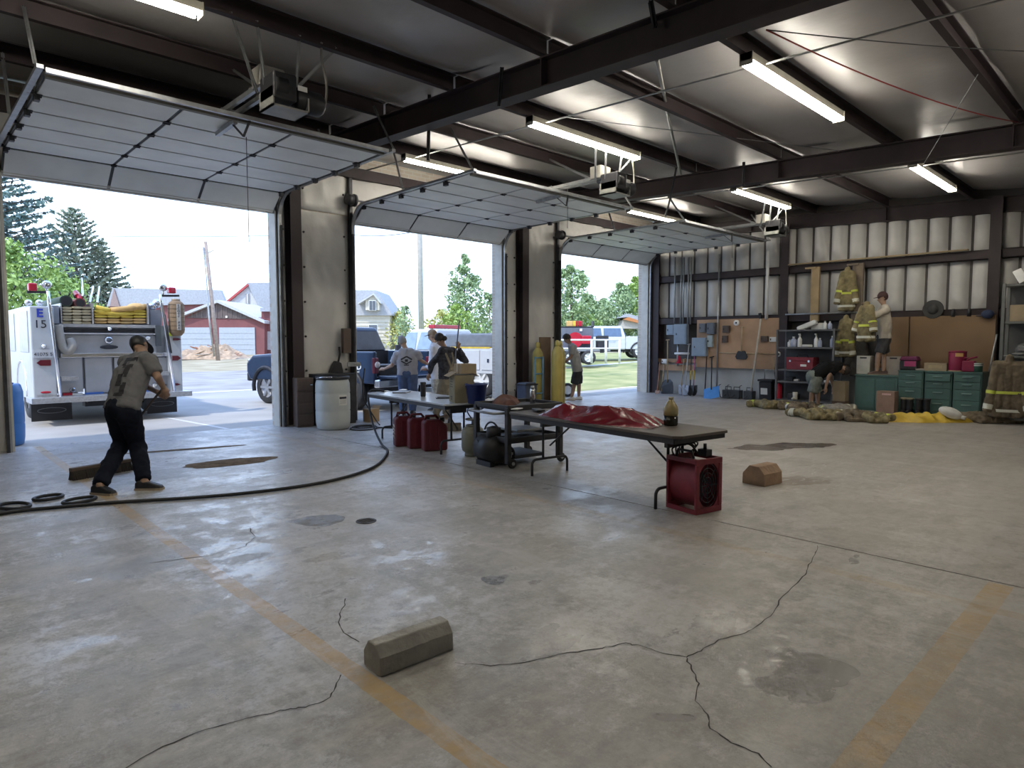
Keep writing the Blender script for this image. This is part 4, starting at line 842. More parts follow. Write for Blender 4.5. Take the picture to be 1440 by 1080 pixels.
# local: y forward (towards picture left), x: left is -x ; near side is -x... built symmetric
def utruck(t):
    hw = 1.0; M = M_TRK
    MB().bx(-hw, hw, .2, 2.75, .62, 1.32).build('service_body', M, t, bevel=.02)
    for s in (-1, 1):
        for y0, y1 in ((.3, 1.18), (1.24, 1.98), (2.04, 2.68)):
            d = MB().bx(min(s * hw, s * (hw + .02)), max(s * hw, s * (hw + .02)), y0, y1, .72, 1.26).build('locker_door', M, t, bevel=.01); MB().box((s * (hw + .025), (y0 + y1) / 2 + .2, .98), (.012, .07, .10)).build('latch', M_CHROME, d)
    MB().bx(-.85, .85, .9, 2.6, 1.33, 1.72).build('water_tank', mat('grey_poly_tank', (.16, .18, .21), .5), t, bevel=.05)
    MB().bx(-1.0, -.9, .9, 2.4, 1.30, 1.35).build('yellow_strip', M_HYEL, t)
    b = MB(); b.tube([(.05 + .42 * math.cos(q * .2618), .35, 1.72 + .42 * math.sin(q * .2618)) for q in range(24)], .04, 6, True); b.tube([(-.3 + .42 * math.cos(q * .2618), .35, 1.72 + .42 * math.sin(q * .2618)) for q in range(24)], .04, 6, True); b.build('hose_reel', M_CHROME, t)
    MB().lathe([(.22, -.3), (.22, .3)], (-.1, .35, 1.72), 16, 'X').build('reel_drum', M_DKMET, t)
    b = MB(); b.bx(-.5, .4, .7, .95, 1.72, 1.95); b.build('pump_box', M_REDL, t); MB().tube(arc((-.2, .85, 1.85), .22, 0, 180, 10, 'YZ'), .03, 6).build('pump_guard', M_REDL, t)
    MB().tube([(-.9, .75, 1.35), (-.9, .75, 1.62), (-.9, .60, 1.66)], .05, 8).build('hydrant_wrench', M_HYEL, t); MB().tube([(-.9, .55, 1.6), (-.92, .25, 1.36)], .025, 6).build('crowbar', M_CHROME, t)
    lo = MB().prism([(2.8, .55), (5.6, .55), (5.75, .75), (5.75, 1.08), (5.5, 1.18), (4.55, 1.25), (2.8, 1.25)], 'X', -.98, .98).build('cab_body', M, t, bevel=.07, seg=3)
    MB().add([(x * w, y, z) for (y, z, w) in ((2.82, 1.2, .96), (4.6, 1.2, .96), (3.95, 1.86, .78), (2.95, 1.86, .78)) for x in (-1, 1)], [(0, 2, 4, 6), (1, 7, 5, 3), (0, 1, 3, 2), (2, 3, 5, 4), (4, 5, 7, 6), (6, 7, 1, 0)]).build('cab', M, t, bevel=.06)
    sky = mat('sky_painted_glass', (.25, .34, .42), .08, spec=.8)  # pale blue base colour paints the sky's reflection into the glass
    for s in (-1, 1):
        for ya, yb, o in ((3.05, 3.55, .04), (3.65, 4.2, .28)):
            vs = [Vector((s * .965, ya, 1.27)), Vector((s * .965, yb + o * .8, 1.27)), Vector((s * .815, yb - o * .6, 1.76)), Vector((s * .815, ya + .03, 1.76))]
            MB().add(vs + [v - Vector((s * .03, 0, 0)) for v in vs], [(0, 1, 2, 3), (7, 6, 5, 4), (0, 4, 5, 1), (1, 5, 6, 2), (2, 6, 7, 3), (3, 7, 4, 0)]).build('window', sky, t)
        MB().box((s * 1.1, 4.2, 1.3), (.18, .1, .2)).build('mirror', M_DKMET, t, bevel=.02)
    MB().bx(-.6, .6, 3.2, 3.45, 1.88, 1.99).build('light_bar', M_REDL, t, bevel=.02)
    for y in (1.2, 4.75):
        for s in (-1, 1): wheel(t, (s * .86, y, .42), .42, .26, M_WRIM, 'X', 6, s)
    MB().bx(-.5, .5, .1, 5.6, .40, .62).build('chassis', M_DKMET, t); MB().bx(-.98, .98, -.05, .2, .5, .68).build('rear_step', M_DIA, t)
utruck(us)

# white crew pickup far out on the rise, and a tank trailer with a red reel
p = onD(862, 480, 37); pz = onD(862, 503, 37).z
cp = pickup('crew_pickup', 'white crew-cab pickup parked on the rise outside the third door', (onD(915, 480, 36.5).x, onD(915, 480, 36.5).y, pz), R(48), M_TRK, L=5.6, W=2.0, gate=False, bed=1.6, rim=M_WRIM, glass=mat('far_tinted_glass', (.10, .15, .24), .15))
MB().box((-1.01, 2.6, .95), (.01, .9, .12)).build('door_decal', mat('door_decal', (.45, .50, .55), .5), cp)
def far_trailer():
    c = onD(812, 480, 31); z = onD(812, 512, 31).z
    t = thing('tank_trailer', 'flatbed tank trailer with dark tank and red hose reel outside the third door', 'trailer', (c.x, c.y, z), R(46 - 90))
    MB().bx(-1.35, 1.45, -.8, .8, .62, .75).build('deck', mat('trailer_deck', (.20, .21, .23), .6), t)
    MB().bx(-1.2, .75, -.1, .75, .75, 1.75).build('tank', mat('dark_tank', (.13, .14, .17), .55), t, bevel=.05)
    for x in (-1.2, .75): MB().bx(x - .02, x + .02, -.12, .75, 1.75, 2.05).build('rack_post', M_DKMET, t)
    MB().bx(-1.2, .75, -.12, .75, 1.75, 1.79).build('rack', M_DKMET, t)
    for x, m in ((-.35, M_HORG), (.05, M_REDL), (-.1, M_HYEL)): MB().box((x, .1, 1.92), (.34, .3, .26)).build('fuel_can', m, t, bevel=.03)
    MB().lathe([(.36, -.04), (.36, .04)], (-.15, -.45, 1.15), 18, 'Y').build('reel_flange', M_REDL, t); MB().lathe([(.2, .04), (.2, .4)], (-.15, -.45, 1.15), 16, 'Y').build('reel_drum', M_REDL, t); MB().bx(.15, .6, -.6, -.15, .95, 1.35).build('pump', M_REDL, t, bevel=.05)
    MB().bx(.9, 1.4, -.6, .3, .75, 1.35).build('generator', M_DKMET, t, bevel=.03); MB().box((.15, -.13, 1.62), (.12, .03, .12)).build('emblem', M_WHITE, t)
    for x in (-.4, .45): wheel(t, (x, -.75, .33), .33, .2, M_WRIM, 'Y', 5, -1); wheel(t, (x, .75, .33), .33, .2, M_WRIM, 'Y', 5, 1)
    return t
far_trailer()
t = thing('pipe_rail', 'white pipe barrier with a small black sign at the edge of the lawn', 'railing', onD(840, 480, 25.5) * 1); t.location.z = onD(840, 509, 25.5).z
o0 = t.location.copy()
def rl(u, v): return onD(u, v, 25.5) - o0
for u in (771, 832, 852, 871): MB().tube([rl(u, 511), rl(u, 477)], .045, 8).build('post', M_WHITE, t)
for v in (478, 490): MB().tube([rl(771, v), rl(871, v)], .032, 8).build('rail', M_WHITE, t)
MB().box(rl(846.5, 493.5), (.16, .04, .15), YAW - R(90)).build('sign', M_BLACK, t)
# ================================================================== INSIDE: tables and what lies around them
TZ = .70
M_TTOP = mat('brown_laminate', (.085, .068, .058), .45, var=.15, scale=5); M_TGRY = mat('pale_grey_laminate', (.46, .49, .53), .2, var=.06, scale=5); M_LEGS = mat('dark_table_steel', (.045, .045, .05), .5, .4)
def table(label, loc, rz, top, L=2.44, W=.75):
    t = thing('folding_table', label, 'table', loc, rz, 'folding tables'); hl, hw = L / 2, W / 2
    c = .06; poly = [(-hw + c, -hl), (hw - c, -hl), (hw, -hl + c), (hw, hl - c), (hw - c, hl), (-hw + c, hl), (-hw, hl - c), (-hw, -hl + c)]
    MB().prism(poly, 'Z', TZ - .025, TZ).build('tabletop', top, t, bevel=.004)
    b = MB()
    for x in (-hw + .03, hw - .03): b.bx(x - .012, x + .012, -hl + .06, hl - .06, TZ - .075, TZ - .025)
    for y in (-hl + .06, hl - .06): b.bx(-hw + .03, hw - .03, y - .012, y + .012, TZ - .075, TZ - .025)
    b.build('apron', M_LEGS, t)
    for s in (-1, 1):
        y = s * (hl - .33)
        for x in (-.10, .10): MB().cyl((x, y, TZ - .06), (x, y, .18), .014, n=10).build('leg', M_LEGS, t)
        b = MB(); b.tube([(-.26, y, .0), (-.26, y, .10)] + [tuple(p) for p in arc((-.20, y, .12), .06, 180, 90, 5, 'XZ')] + [tuple(p) for p in arc((.20, y, .12), .06, 90, 0, 5, 'XZ')] + [(.26, y, .10), (.26, y, 0)], .015, 8); b.build('foot', M_LEGS, t)
        MB().tube([(0, y, .32), (0, y - s * .45, TZ - .05)], .010, 6).build('brace', M_LEGS, t)
        MB().prism([(y - .02, TZ - .07), (y + .02, TZ - .07), (y + .02, TZ - .16), (y - .02, TZ - .16)], 'X', -.13, .13).build('hinge_plate', M_LEGS, t)
    return t
table('folding table with pale top near the white barrel', (5.60, 7.69, 0), R(-7), M_TGRY)
table('brown folding table with red tarpaulin, nearest the camera', (5.27, 4.12, 0), R(-7), M_TTOP)

# utility cart between the tables
ct = thing('utility_cart', 'black two-shelf utility cart standing between the two tables', 'cart', (5.63, 5.78, 0), R(-7))
M_CART = mat('black_cart_plastic', (.03, .03, .034), .55)
for z in (.68, .30):
    b = MB(); b.bx(-.42, .42, -.36, .36, z, z + .03)
    for x0, x1, y0, y1 in ((-.42, -.39, -.36, .36), (.39, .42, -.36, .36), (-.42, .42, -.36, -.33), (-.42, .42, .33, .36)): b.bx(x0, x1, y0, y1, z, z + .07)
    b.build('shelf', M_CART, ct, bevel=.006)
for x in (-.40, .40):
    for y in (-.33, .33): MB().bx(x - .03, x + .03, y - .03, y + .03, .06, .72).build('leg', M_CART, ct, bevel=.006)
for x in (-.36, .40):
    for y in (-.33, .33):
        w_ = MB().lathe([(.055, -.018), (.06, 0), (.055, .018)], (x + .02, y, .06), 16, 'Y').build('caster', M_BLACK, ct); MB().cyl((x + .02, y - .03, .06), (x + .02, y + .03, .06), .02).build('hub', M_GALV, w_)
MB().tube([(-.42, .30, .66), (-.56, .26, .66), (-.56, -.26, .66), (-.42, -.30, .66)], .016, 8).build('handle', M_GALV, ct)
MB().bx(-.2, .25, -.2, .3, .08, .12).build('lower_tray', M_CART, ct); MB().box((.1, .05, .40), (.42, .36, .03)).build('drip_tray', mat('grey_tray', (.36, .38, .40), .35, .3), ct, bevel=.008)
g = thing('generator', 'black portable compressor stowed under the utility cart', 'machine', (5.25, 5.85, 0), R(-7))
MB().lathe([(.05, -.22), (.17, -.16), (.17, .16), (.05, .22)], (0, 0, .20), 20, 'Y').build('tank', M_BLACK, g); MB().lathe([(.09, 0), (.09, .12), (.02, .14)], (0, -.04, .34), 14).build('motor', M_DKMET, g); wheel(g, (.13, -.12, .12), .12, .06, M_WRIM, 'Y', 5, -1); wheel(g, (.13, .12, .12), .12, .06, M_WRIM, 'Y', 5, 1)
MB().tube(arc((0, 0, .36), .16, 20, 160, 10, 'YZ'), .012, 6).build('handle', M_DKMET, g); MB().box((-.1, 0, .03), (.06, .3, .06)).build('foot', M_BLACK, g)
for k in range(5): MB().tube([(.02 * k - .12, -.15, .26 + .01 * k), (.02 * k - .16, -.02, .18), (.02 * k - .14, .1, .30)], .010, 5).build('air_hose', M_BLACK, g)

# jerry cans: three in a row under the table
M_RCAN = mat('red_can_plastic', (.12, .014, .024), .45, var=.1); M_WLET = mat('white_lettering', (.75, .72, .72), .5)
for i, (u, v, lab) in enumerate(((562, 630, 'red fuel can with white script, left of the three under the table'), (584, 634, 'red fuel can in the middle of the three under the table'), (603, 636, 'red fuel can at the right of the three under the table'))):
    p = onZ(u, v); p = Vector((5.32 + .03 * i, 7.78 - .30 * i, 0)); t = thing('fuel_can', lab, 'fuel can', p, R(-20), 'red fuel cans under the table')
    MB().prism([(-.17, 0), (.17, 0), (.17, .34), (.08, .43), (-.13, .43), (-.17, .40)], 'Y', -.085, .085).build('body', M_RCAN, t, bevel=.028, seg=3)
    for s in (-1, 1):
        b = MB()
        for x in (-.07, .05): b.bx(x - .02, x + .02, s * .085 - .008, s * .085 + .008, .05, .36)
        b.build('rib', M_RCAN, t, bevel=.006)
    b = MB(); b.tube([(-.13, 0, .42), (-.12, 0, .48), (.02, 0, .48), (.06, 0, .43)], .018, 8); b.build('handle', M_RCAN, t); MB().lathe([(.035, 0), (.035, .05), (.025, .06)], (.115, 0, .39), 14).build('cap', M_BLACK, t)
    if i == 0:
        for k, (dz, w) in enumerate(((.30, .05), (.25, .07), (.20, .05), (.14, .07))): MB().tube([(-.176, -.05, dz - .02), (-.178, -.02, dz + .02), (-.178, .01, dz - .015), (-.176, .01 + w * .6, dz + .015)], .006, 5).build('script', M_WLET, t)
t = thing('propane_tank', 'olive grey propane tank standing beside the utility cart', 'gas tank', (5.50, 6.50, 0))
M_PROP = mat('olive_grey_tank', (.20, .20, .16), .5, var=.12)
MB().lathe([(.11, 0), (.11, .03), (.10, .04), (.14, .07), (.152, .12), (.152, .30), (.14, .35), (.09, .39), (.03, .40)], (0, 0, 0), 22).build('body', M_PROP, t); b = MB(); b.tube([(.09 * math.cos(a * .2618), .09 * math.sin(a * .2618), .40) for a in range(1, 22)], .01, 6); b.tube([(.09 * math.cos(a * .2618), .09 * math.sin(a * .2618), .48) for a in range(1, 22)], .012, 6); b.build('collar', M_PROP, t); MB().lathe([(.02, .39), (.02, .46), (.035, .47), (.035, .49)], (0, 0, 0), 12).build('valve', M_GALV, t)
MB().tube(smoothpts([(0, 0, .47), (-.05, .05, .58), (.06, .10, .64), (.16, .02, .60), (.2, -.05, .66)], 5), .009, 6).build('gas_line', M_BLACK, t)

# red ventilation fan
fa = thing('ventilation_fan', 'dusty red square ventilation fan on the floor under the table end', 'fan', (5.16, 3.04, 0), R(-11))
M_RED = mat('dusty_red_paint', (.20, .022, .035), .5, var=.2); W2, D2, H2 = .175, .165, .48
for s in (-1, 1):
    b = MB()
    for (x0, x1, z0, z1) in ((-.165, .165, 0, .05), (-.165, .165, H2 - .05, H2), (-.165, -.125, .05, H2 - .05), (.125, .165, .05, H2 - .05)): b.bx(x0, x1, s * D2 - .012, s * D2 + .012, z0, z1)
    b.build('frame', M_RED, fa, bevel=.004)
    # plate with a round opening
    n = 32; ring = [(.142 * math.cos(6.283 * k / n), H2 / 2 + .205 * math.sin(6.283 * k / n)) for k in range(n)]; sq = []
    for k in range(n):
        a = 6.283 * k / n; c_, s_ = math.cos(a), math.sin(a); m_ = max(abs(c_) / .16, abs(s_) / (H2 / 2 - .002)); sq.append((c_ / m_, H2 / 2 + s_ / m_))
    b = MB(); y = s * (D2 + .004); b.add([(x, y, z) for x, z in ring] + [(x, y, z) for x, z in sq], [(k, (k + 1) % n, n + (k + 1) % n, n + k) for k in range(n)]); b.build('face_plate', M_RED, fa, fix=False)
    b = MB()
    for rr in (.35, .55, .75, .95): b.tube([(.142 * rr * math.cos(6.283 * k / 24), s * (D2 - .01), H2 / 2 + .205 * rr * math.sin(6.283 * k / 24)) for k in range(24)], .004, 4, True)
    for k in range(8):
        a = 6.283 * k / 8; b.cyl((.02 * math.cos(a), s * (D2 - .012), H2 / 2 + .02 * math.sin(a)), (.142 * math.cos(a), s * (D2 - .012), H2 / 2 + .205 * math.sin(a)), .004, n=5)
    b.build('grille', M_DKMET, fa)
for k in range(6):
    a = 6.283 * k / 6; MB().add([(.02 * math.cos(a), -.02, H2 / 2 + .03 * math.sin(a)), (.13 * math.cos(a), -.05, H2 / 2 + .185 * math.sin(a)), (.13 * math.cos(a + .7), .03, H2 / 2 + .185 * math.sin(a + .7)), (.02 * math.cos(a + .7), .02, H2 / 2 + .03 * math.sin(a + .7))], [(0, 1, 2, 3)]).build('blade', M_DKMET, fa, fix=False)
MB().lathe([(.05, -.06), (.05, .06)], (0, 0, H2 / 2), 14, 'Y').build('motor', M_DKMET, fa)
n = 28; b = MB(); b.add([(.148 * math.cos(6.283 * k / n), y, H2 / 2 + .21 * math.sin(6.283 * k / n)) for y in (-.17, .17) for k in range(n)], [(k, (k + 1) % n, n + (k + 1) % n, n + k) for k in range(n)], True); b.build('shroud', M_RED, fa, fix=False)
for x in (-.155, .155):
    for z in (.02, H2 - .02): MB().bx(x - .012, x + .012, -.16, .16, z - .018, z + .018).build('side_rail', M_RED, fa)
MB().tube([(-.12, -.1, H2), (-.12, -.08, H2 + .06), (-.12, .08, H2 + .06), (-.12, .1, H2)], .012, 7).build('carry_handle', M_BLACK, fa); MB().box((.08, -.05, H2 + .03), (.08, .10, .06)).build('switch_box', M_BLACK, fa, bevel=.006); MB().cyl((.08, -.05, H2 + .06), (.08, -.05, H2 + .11), .015).build('knob', M_DKMET, fa)
b = MB()
for k in range(4): b.tube(smoothpts([(-.14 + .04 * k, .12, H2 + .012), (-.10 + .05 * k, .16, H2 + .06 + .015 * k), (-.02 + .04 * k, .05, H2 + .10), (.05, .0 + .03 * k, H2 + .015)], 4), .008, 6)
b.build('power_cord', M_BLACK, fa)

# wheel stops
M_CONC = mat('cast_concrete', (.34, .33, .305), .9, var=.18, scale=7, bump=.4, bscale=30); M_CONT = mat('tan_cast_concrete', (.30, .20, .13), .9, var=.2, scale=7, bump=.4, bscale=30)
def stop(label, p0, p1, w, h, m):
    p0, p1 = Vector(p0), Vector(p1); d = p1 - p0; t = thing('parking_block', label, 'parking block', (p0.x, p0.y, 0), math.atan2(d.y, d.x)); L = d.length
    prof = [(0, 0), (w, 0), (w, h * .55), (w * .70, h), (w * .26, h), (.004, h * .62)]; N = 10; b = MB(); vs = []
    for i in range(N + 1):
        for (y, z) in prof: vs.append((L * i / N + .004 * nz((i, y * 9, z * 9)), y + .003 * nz((i * 1.3, z * 20, 2)), max(0, z + .004 * nz((i * .9, y * 30, 5)) * (z > .01))))
    k = len(prof); fs = [tuple(range(k)), tuple(range(N * k + k - 1, N * k - 1, -1))] + [(i * k + j, i * k + (j + 1) % k, (i + 1) * k + (j + 1) % k, (i + 1) * k + j) for i in range(N) for j in range(k)]
    b.add(vs, fs).build('block', m, t, bevel=.006); MB().bx(.0, L, .02, w - .02, 0, .004).build('base', m, t); return t
stop('grey concrete wheel stop in the foreground on the yellow line', onZ(535, 953), onZ(638, 913), .155, .135, M_CONC)
stop('short brown concrete wheel stop right of the red fan', onZ(1075, 685), onZ(1100, 679), .26, .20, M_CONT)

# barrels and boxes by the first pier
M_BAR = mat('pale_barrel_plastic', (.47, .50, .49), .45, var=.05)
t = thing('plastic_barrel', 'pale grey plastic barrel with black lid and paper label by the pier', 'barrel', (5.47, 10.18, 0))
MB().lathe([(.24, 0), (.27, .02), (.285, .12), (.29, .30), (.283, .32), (.29, .34), (.29, .60), (.283, .62), (.29, .64), (.285, .78), (.26, .86), (.25, .87)], (0, 0, 0), 36).build('body', M_BAR, t)
MB().lathe([(.27, .85), (.285, .86), (.285, .90), (.27, .91), (.26, .885), (.02, .885)], (0, 0, 0), 36).build('lid', M_BLACK, t)
lb = MB(); A = math.atan2(-10.18, -5.47) + .62; lb.add([(.2925 * math.cos(A + .28 * (i / 8 - .5) * 2), .2925 * math.sin(A + .28 * (i / 8 - .5) * 2), z) for z in (.42, .60) for i in range(9)], [(i, i + 1, i + 10, i + 9) for i in range(8)]); q = lb.build('label', mat('paper_label', (.66, .66, .62), .7), t, fix=False)
lb = MB(); lb.add([(.2935 * math.cos(A + .24 * (i / 8 - .5) * 2), .2935 * math.sin(A + .24 * (i / 8 - .5) * 2), z) for z in (.53, .565) for i in range(9)], [(i, i + 1, i + 10, i + 9) for i in range(8)]); lb.build('print_bar', M_LBLK, q, fix=False)
for z in (.51, .49, .47, .45): lb = MB(); lb.add([(.2935 * math.cos(A + .22 * (i / 8 - .5) * 2), .2935 * math.sin(A + .22 * (i / 8 - .5) * 2), zz) for zz in (z, z + .006) for i in range(9)], [(i, i + 1, i + 10, i + 9) for i in range(8)]); lb.build('print_line', mat('grey_print', (.35, .35, .35), .7), q, fix=False)
MB().tube([(-.30, -.02, .88), (-.26, -.14, .90), (-.14, -.26, .90)], .012, 6).build('lid_clamp', M_CHROME, t)
t = thing('blue_drum', 'blue plastic drum outside the left jamb of the nearest door', 'barrel', (1.12, 11.95, -.02))
MB().lathe([(.24, 0), (.27, .02), (.285, .12), (.29, .30), (.283, .32), (.29, .34), (.29, .60), (.283, .62), (.285, .78), (.26, .88), (.24, .90)], (0, 0, 0), 32).build('body', mat('blue_drum_plastic', (.03, .15, .42), .4, var=.06), t); MB().lathe([(.05, .90), (.05, .92)], (.12, -.05, 0), 10).build('bung', M_BLUE, t)
M_BRN = mat('brown_fibre_cabinet', (.095, .065, .05), .6, var=.15)
t = thing('brown_cabinet', 'brown ribbed cabinet against the pier beside the white barrel', 'cabinet', (5.08, 10.72, 0), R(-6))
MB().bx(0, .30, 0, .22, .0, .86).build('body', M_BRN, t, bevel=.01)
for k in range(4): MB().bx(.015, .285, -.012, .0, .04 + .20 * k, .21 + .20 * k).build('front_panel', M_BRN, t, bevel=.006)
MB().box((.25, -.02, .74), (.04, .02, .02)).build('latch', M_CHROME, t)
t = thing('dark_locker', 'dark metal locker behind the white barrel', 'cabinet', (5.42, 10.62, 0)); MB().bx(0, .75, 0, .34, 0, .92).build('body', M_DKMET, t, bevel=.008); MB().bx(.02, .36, -.012, 0, .04, .88).build('door', M_DKMET, t); MB().bx(.38, .73, -.012, 0, .04, .88).build('door', M_DKMET, t); MB().box((.33, -.02, .5), (.02, .02, .12)).build('handle', M_GALV, t)
t = thing('wall_bracket', 'black hand tool hung on the pier above the dark locker', 'tool', (6.0, 10.98, .92)); b = MB(); b.prism([(-.16, 0), (.10, 0), (.06, .18), (-.04, .22), (-.08, .16)], 'Y', -.06, .06); b.build('body', M_BLACK, t, bevel=.01); MB().tube([(.02, 0, .18), (.06, 0, .34), (.05, 0, .48)], .02, 8).build('handle', M_BLACK, t)
t = thing('switch_box', 'brown wooden box high on the pier edge above the dark locker', 'box', (6.17, 10.92, 1.28)); MB().bx(-.08, .08, -.03, .06, 0, .46).build('body', M_BRN, t, bevel=.006); MB().bx(-.06, .06, -.036, -.03, .04, .42).build('cover', M_BRN, t)
t = thing('door_latch', 'steel slide lock on the left track of the second door', 'latch', (6.33, 10.90, 1.05)); MB().bx(-.16, .10, -.02, .02, -.02, .06).build('plate', M_GALV, t); MB().bx(-.04, .10, -.04, -.02, .0, .03).build('bolt', M_CHROME, t)
t = thing('cardboard_carton', 'small open carton on the floor beyond the white barrel', 'box', (6.48, 10.62, 0), R(10)); b = MB(); b.bx(-.1, .12, -.1, .1, 0, .24); b.build('body', mat('carton_card', (.36, .25, .14), .8), t); MB().box((.14, 0, .27), (.06, .2, .008), 0, 0, -.8).build('flap', MATS['carton_card'], t)

# pier 2: cylinders, bin, boards
M_YCY = mat('yellow_cylinder_paint', (.46, .37, .10), .4, var=.08); M_YCD = mat('dull_yellow_paint', (.36, .30, .08), .5, var=.15)
def gas_cyl(label, loc, r, h, m):
    t = thing('gas_cylinder', label, 'gas cylinder', loc, 0, 'yellow gas cylinders')
    MB().lathe([(r * .9, 0), (r, .03), (r, h * .80), (r * .9, h * .87), (r * .55, h * .93), (r * .32, h * .95), (r * .32, h * .965)], (0, 0, 0), 26).build('body', m, t); MB().lathe([(r * .36, h * .955), (r * .40, h * .97), (r * .38, h * 1.02), (r * .2, h * 1.045)], (0, 0, 0), 16).build('cap', m, t); return t
gas_cyl('bright yellow gas cylinder in front of the man at the third door', (11.22, 10.22, 0), .135, 1.46, M_YCY)
gas_cyl('dull yellow gas cylinder behind a blue hand truck', (10.98, 10.62, 0), .13, 1.42, M_YCD)
gas_cyl('second yellow gas cylinder half hidden behind the bright one', (11.55, 10.42, 0), .12, 1.45, M_YCD)
t = thing('hand_truck', 'blue hand truck holding the dull yellow cylinder', 'hand truck', (10.86, 10.45, 0)); M_LB = mat('pale_blue_paint', (.10, .24, .34), .5)
for x in (-.15, .12): MB().tube([(x, 0, .05), (x, 0, 1.15)], .02, 8).build('rail', M_LB, t)
for z in (.3, .75, 1.12): MB().tube([(-.15, 0, z), (.12, 0, z)], .016, 8).build('cross_bar', M_LB, t)
MB().bx(-.16, .14, -.10, .02, .02, .04).build('toe_plate', M_LB, t)
for x in (-.18, .15): MB().lathe([(.08, -.02), (.09, 0), (.08, .02)], (x, .06, .09), 16, 'X').build('wheel', M_TYRE, t)
M_WOOD = mat('stained_board', (.13, .085, .055), .7, var=.25, scale=4)
tag(MB().box((11.33, 10.72, .80), (.36, .03, 1.6), R(-4)).build('leaning_board', M_WOOD), 'dark stained board leaning upright behind the gas cylinders', 'board')
t = thing('storage_bin', 'dark blue-grey plastic bin at the foot of the second pier column', 'bin', (10.55, 10.55, 0)); MB().prism([(-.16, 0), (.16, 0), (.19, .50), (.15, .56), (-.15, .56), (-.19, .50)], 'Y', -.15, .15).build('body', mat('slate_plastic', (.05, .065, .10), .5), t, bevel=.02); MB().bx(-.2, .2, -.165, .165, .50, .53).build('rim', M_BLACK, t)
w_ = thing('spoked_wheel', 'white spoked wheel standing outside behind the man at the cylinders', 'wheel', (onZ(798, 557).x, onZ(798, 557).y, -.02), R(-45)); wheel(w_, (0, 0, .19), .19, .10, M_WRIM, 'Y', 5, -1)

# ------------------------------------------------------------------ things on the tables
def onT(u, v): return onZ(u, v, TZ)
def crumple(name, label, c, rx, ry, h, m, sd, rz=0.0, cat='cloth', fold=1.0, nu=42, nv=30, z0=0.0, group=None, thick=.0, ridges=None):
    o = thing(name, label, cat, (c[0], c[1], z0), rz, group)
    def fn(a, q):
        x = (a - .5) * 2; y = (q - .5) * 2; ang = math.atan2(y, x); rad = max(abs(x), abs(y)); ex = x * (1 - .18 * y * y) + .16 * nz((y * 1.3, sd, 0), 1.5); ey = y * (1 - .22 * x * x) + .16 * nz((x * 1.7, 0, sd), 1.5)
        e_ = max(0, 1 - rad ** 3.0); kx, ky = rx * 3.2, ry * 3.2
        def rg(q, s): return (1 - min(1, abs(nz(q, s)) * 2.2)) ** 1.15
        z = e_ * (.18 + .55 * max(0, nz((x * kx * .6 + sd, y * ky * .6, .3), 1.3) + .25) + .55 * rg((x * kx * .8 * fold + sd * 2, y * ky * .5, 1.7), .9) + .10 * rg((x * kx * 1.3, y * ky * 1.2, sd), 1.3))
        if ridges:
            for (cx, w, k) in ridges: z += k * e_ * math.exp(-((x - cx - .25 * y) / w) ** 2)
        return (ex * rx, ey * ry, max(.004 + .010 * (1 - rad), z * h))
    MB().grid(fn, nu, nv).build('fabric', m, o, fix=False)
    s = MB().grid(lambda a, q: (fn(a, q)[0] * .97, fn(a, q)[1] * .97, .002), 12, 10).build('underside', m, o, fix=False)
    return o
M_TARP = mat('glossy_red_tarpaulin', (.16, .008, .018), .25, var=.12, scale=5, bump=.35, bscale=14)
crumple('tarpaulin', 'glossy dark red tarpaulin crumpled along the brown table', (5.22, 4.18), .31, .80, .19, M_TARP, 3.1, R(-7), 'tarpaulin', z0=TZ, ridges=None, fold=1.2, nu=44, nv=80)
M_AMB = mat('amber_liquid_plastic', (.45, .36, .16), .25, trans=.25, var=.08); M_OIL = mat('dark_oil', (.02, .017, .012), .2)
p = onT(943, 598); t = thing('oil_jug', 'translucent jug half full of dark oil on the table end', 'jug', p)
MB().lathe([(.062, 0), (.068, .012), (.068, .095)], (0, 0, 0), 26).build('oil', M_OIL, t); MB().lathe([(.0685, .096), (.0685, .15), (.060, .185), (.034, .225), (.021, .24), (.021, .255)], (0, 0, 0), 26).build('upper_body', M_AMB, t); MB().lathe([(.024, .25), (.024, .272)], (0, 0, 0), 16).build('cap', mat('tan_cap_plastic', (.42, .37, .25), .5), t)
t = thing('steel_bottle', 'shiny steel water bottle on the cart', 'bottle', (onT(749, 572).x, onT(749, 572).y, .71)); MB().lathe([(.030, 0), (.034, .005), (.034, .18), (.028, .205), (.018, .215)], (0, 0, 0), 22).build('body', M_CHROME, t); MB().lathe([(.022, .212), (.024, .22), (.024, .24), (.015, .25)], (0, 0, 0), 16).build('cap', M_GALV, t)
crumple('work_gloves', 'heap of rust-red work gloves and rags on the cart', (onT(712, 569).x, onT(712, 569).y), .26, .17, .13, mat('rust_rag', (.10, .045, .035), .9, var=.35, scale=9), 8.2, R(40), 'rags', z0=.712)
crumple('olive_rag', 'olive green cloth lying by the rust-red rags', (onT(693, 567).x, onT(693, 567).y), .09, .10, .06, mat('olive_cloth', (.06, .06, .03), .9), 5.2, R(10), 'cloth', z0=.712)
tag(MB().box((onT(757, 579).x, onT(757, 579).y, .722), (.22, .10, .02), R(60)).build('flat_tool', M_BLACK, bevel=.006), 'flat black tool lying on the cart in front of the steel bottle', 'tool')
tag(MB().box((onT(727, 577).x, onT(727, 577).y, .718), (.16, .08, .012), R(20)).build('white_rag', M_WHITE, bevel=.004), 'small folded white rag at the front of the cart', 'rag')
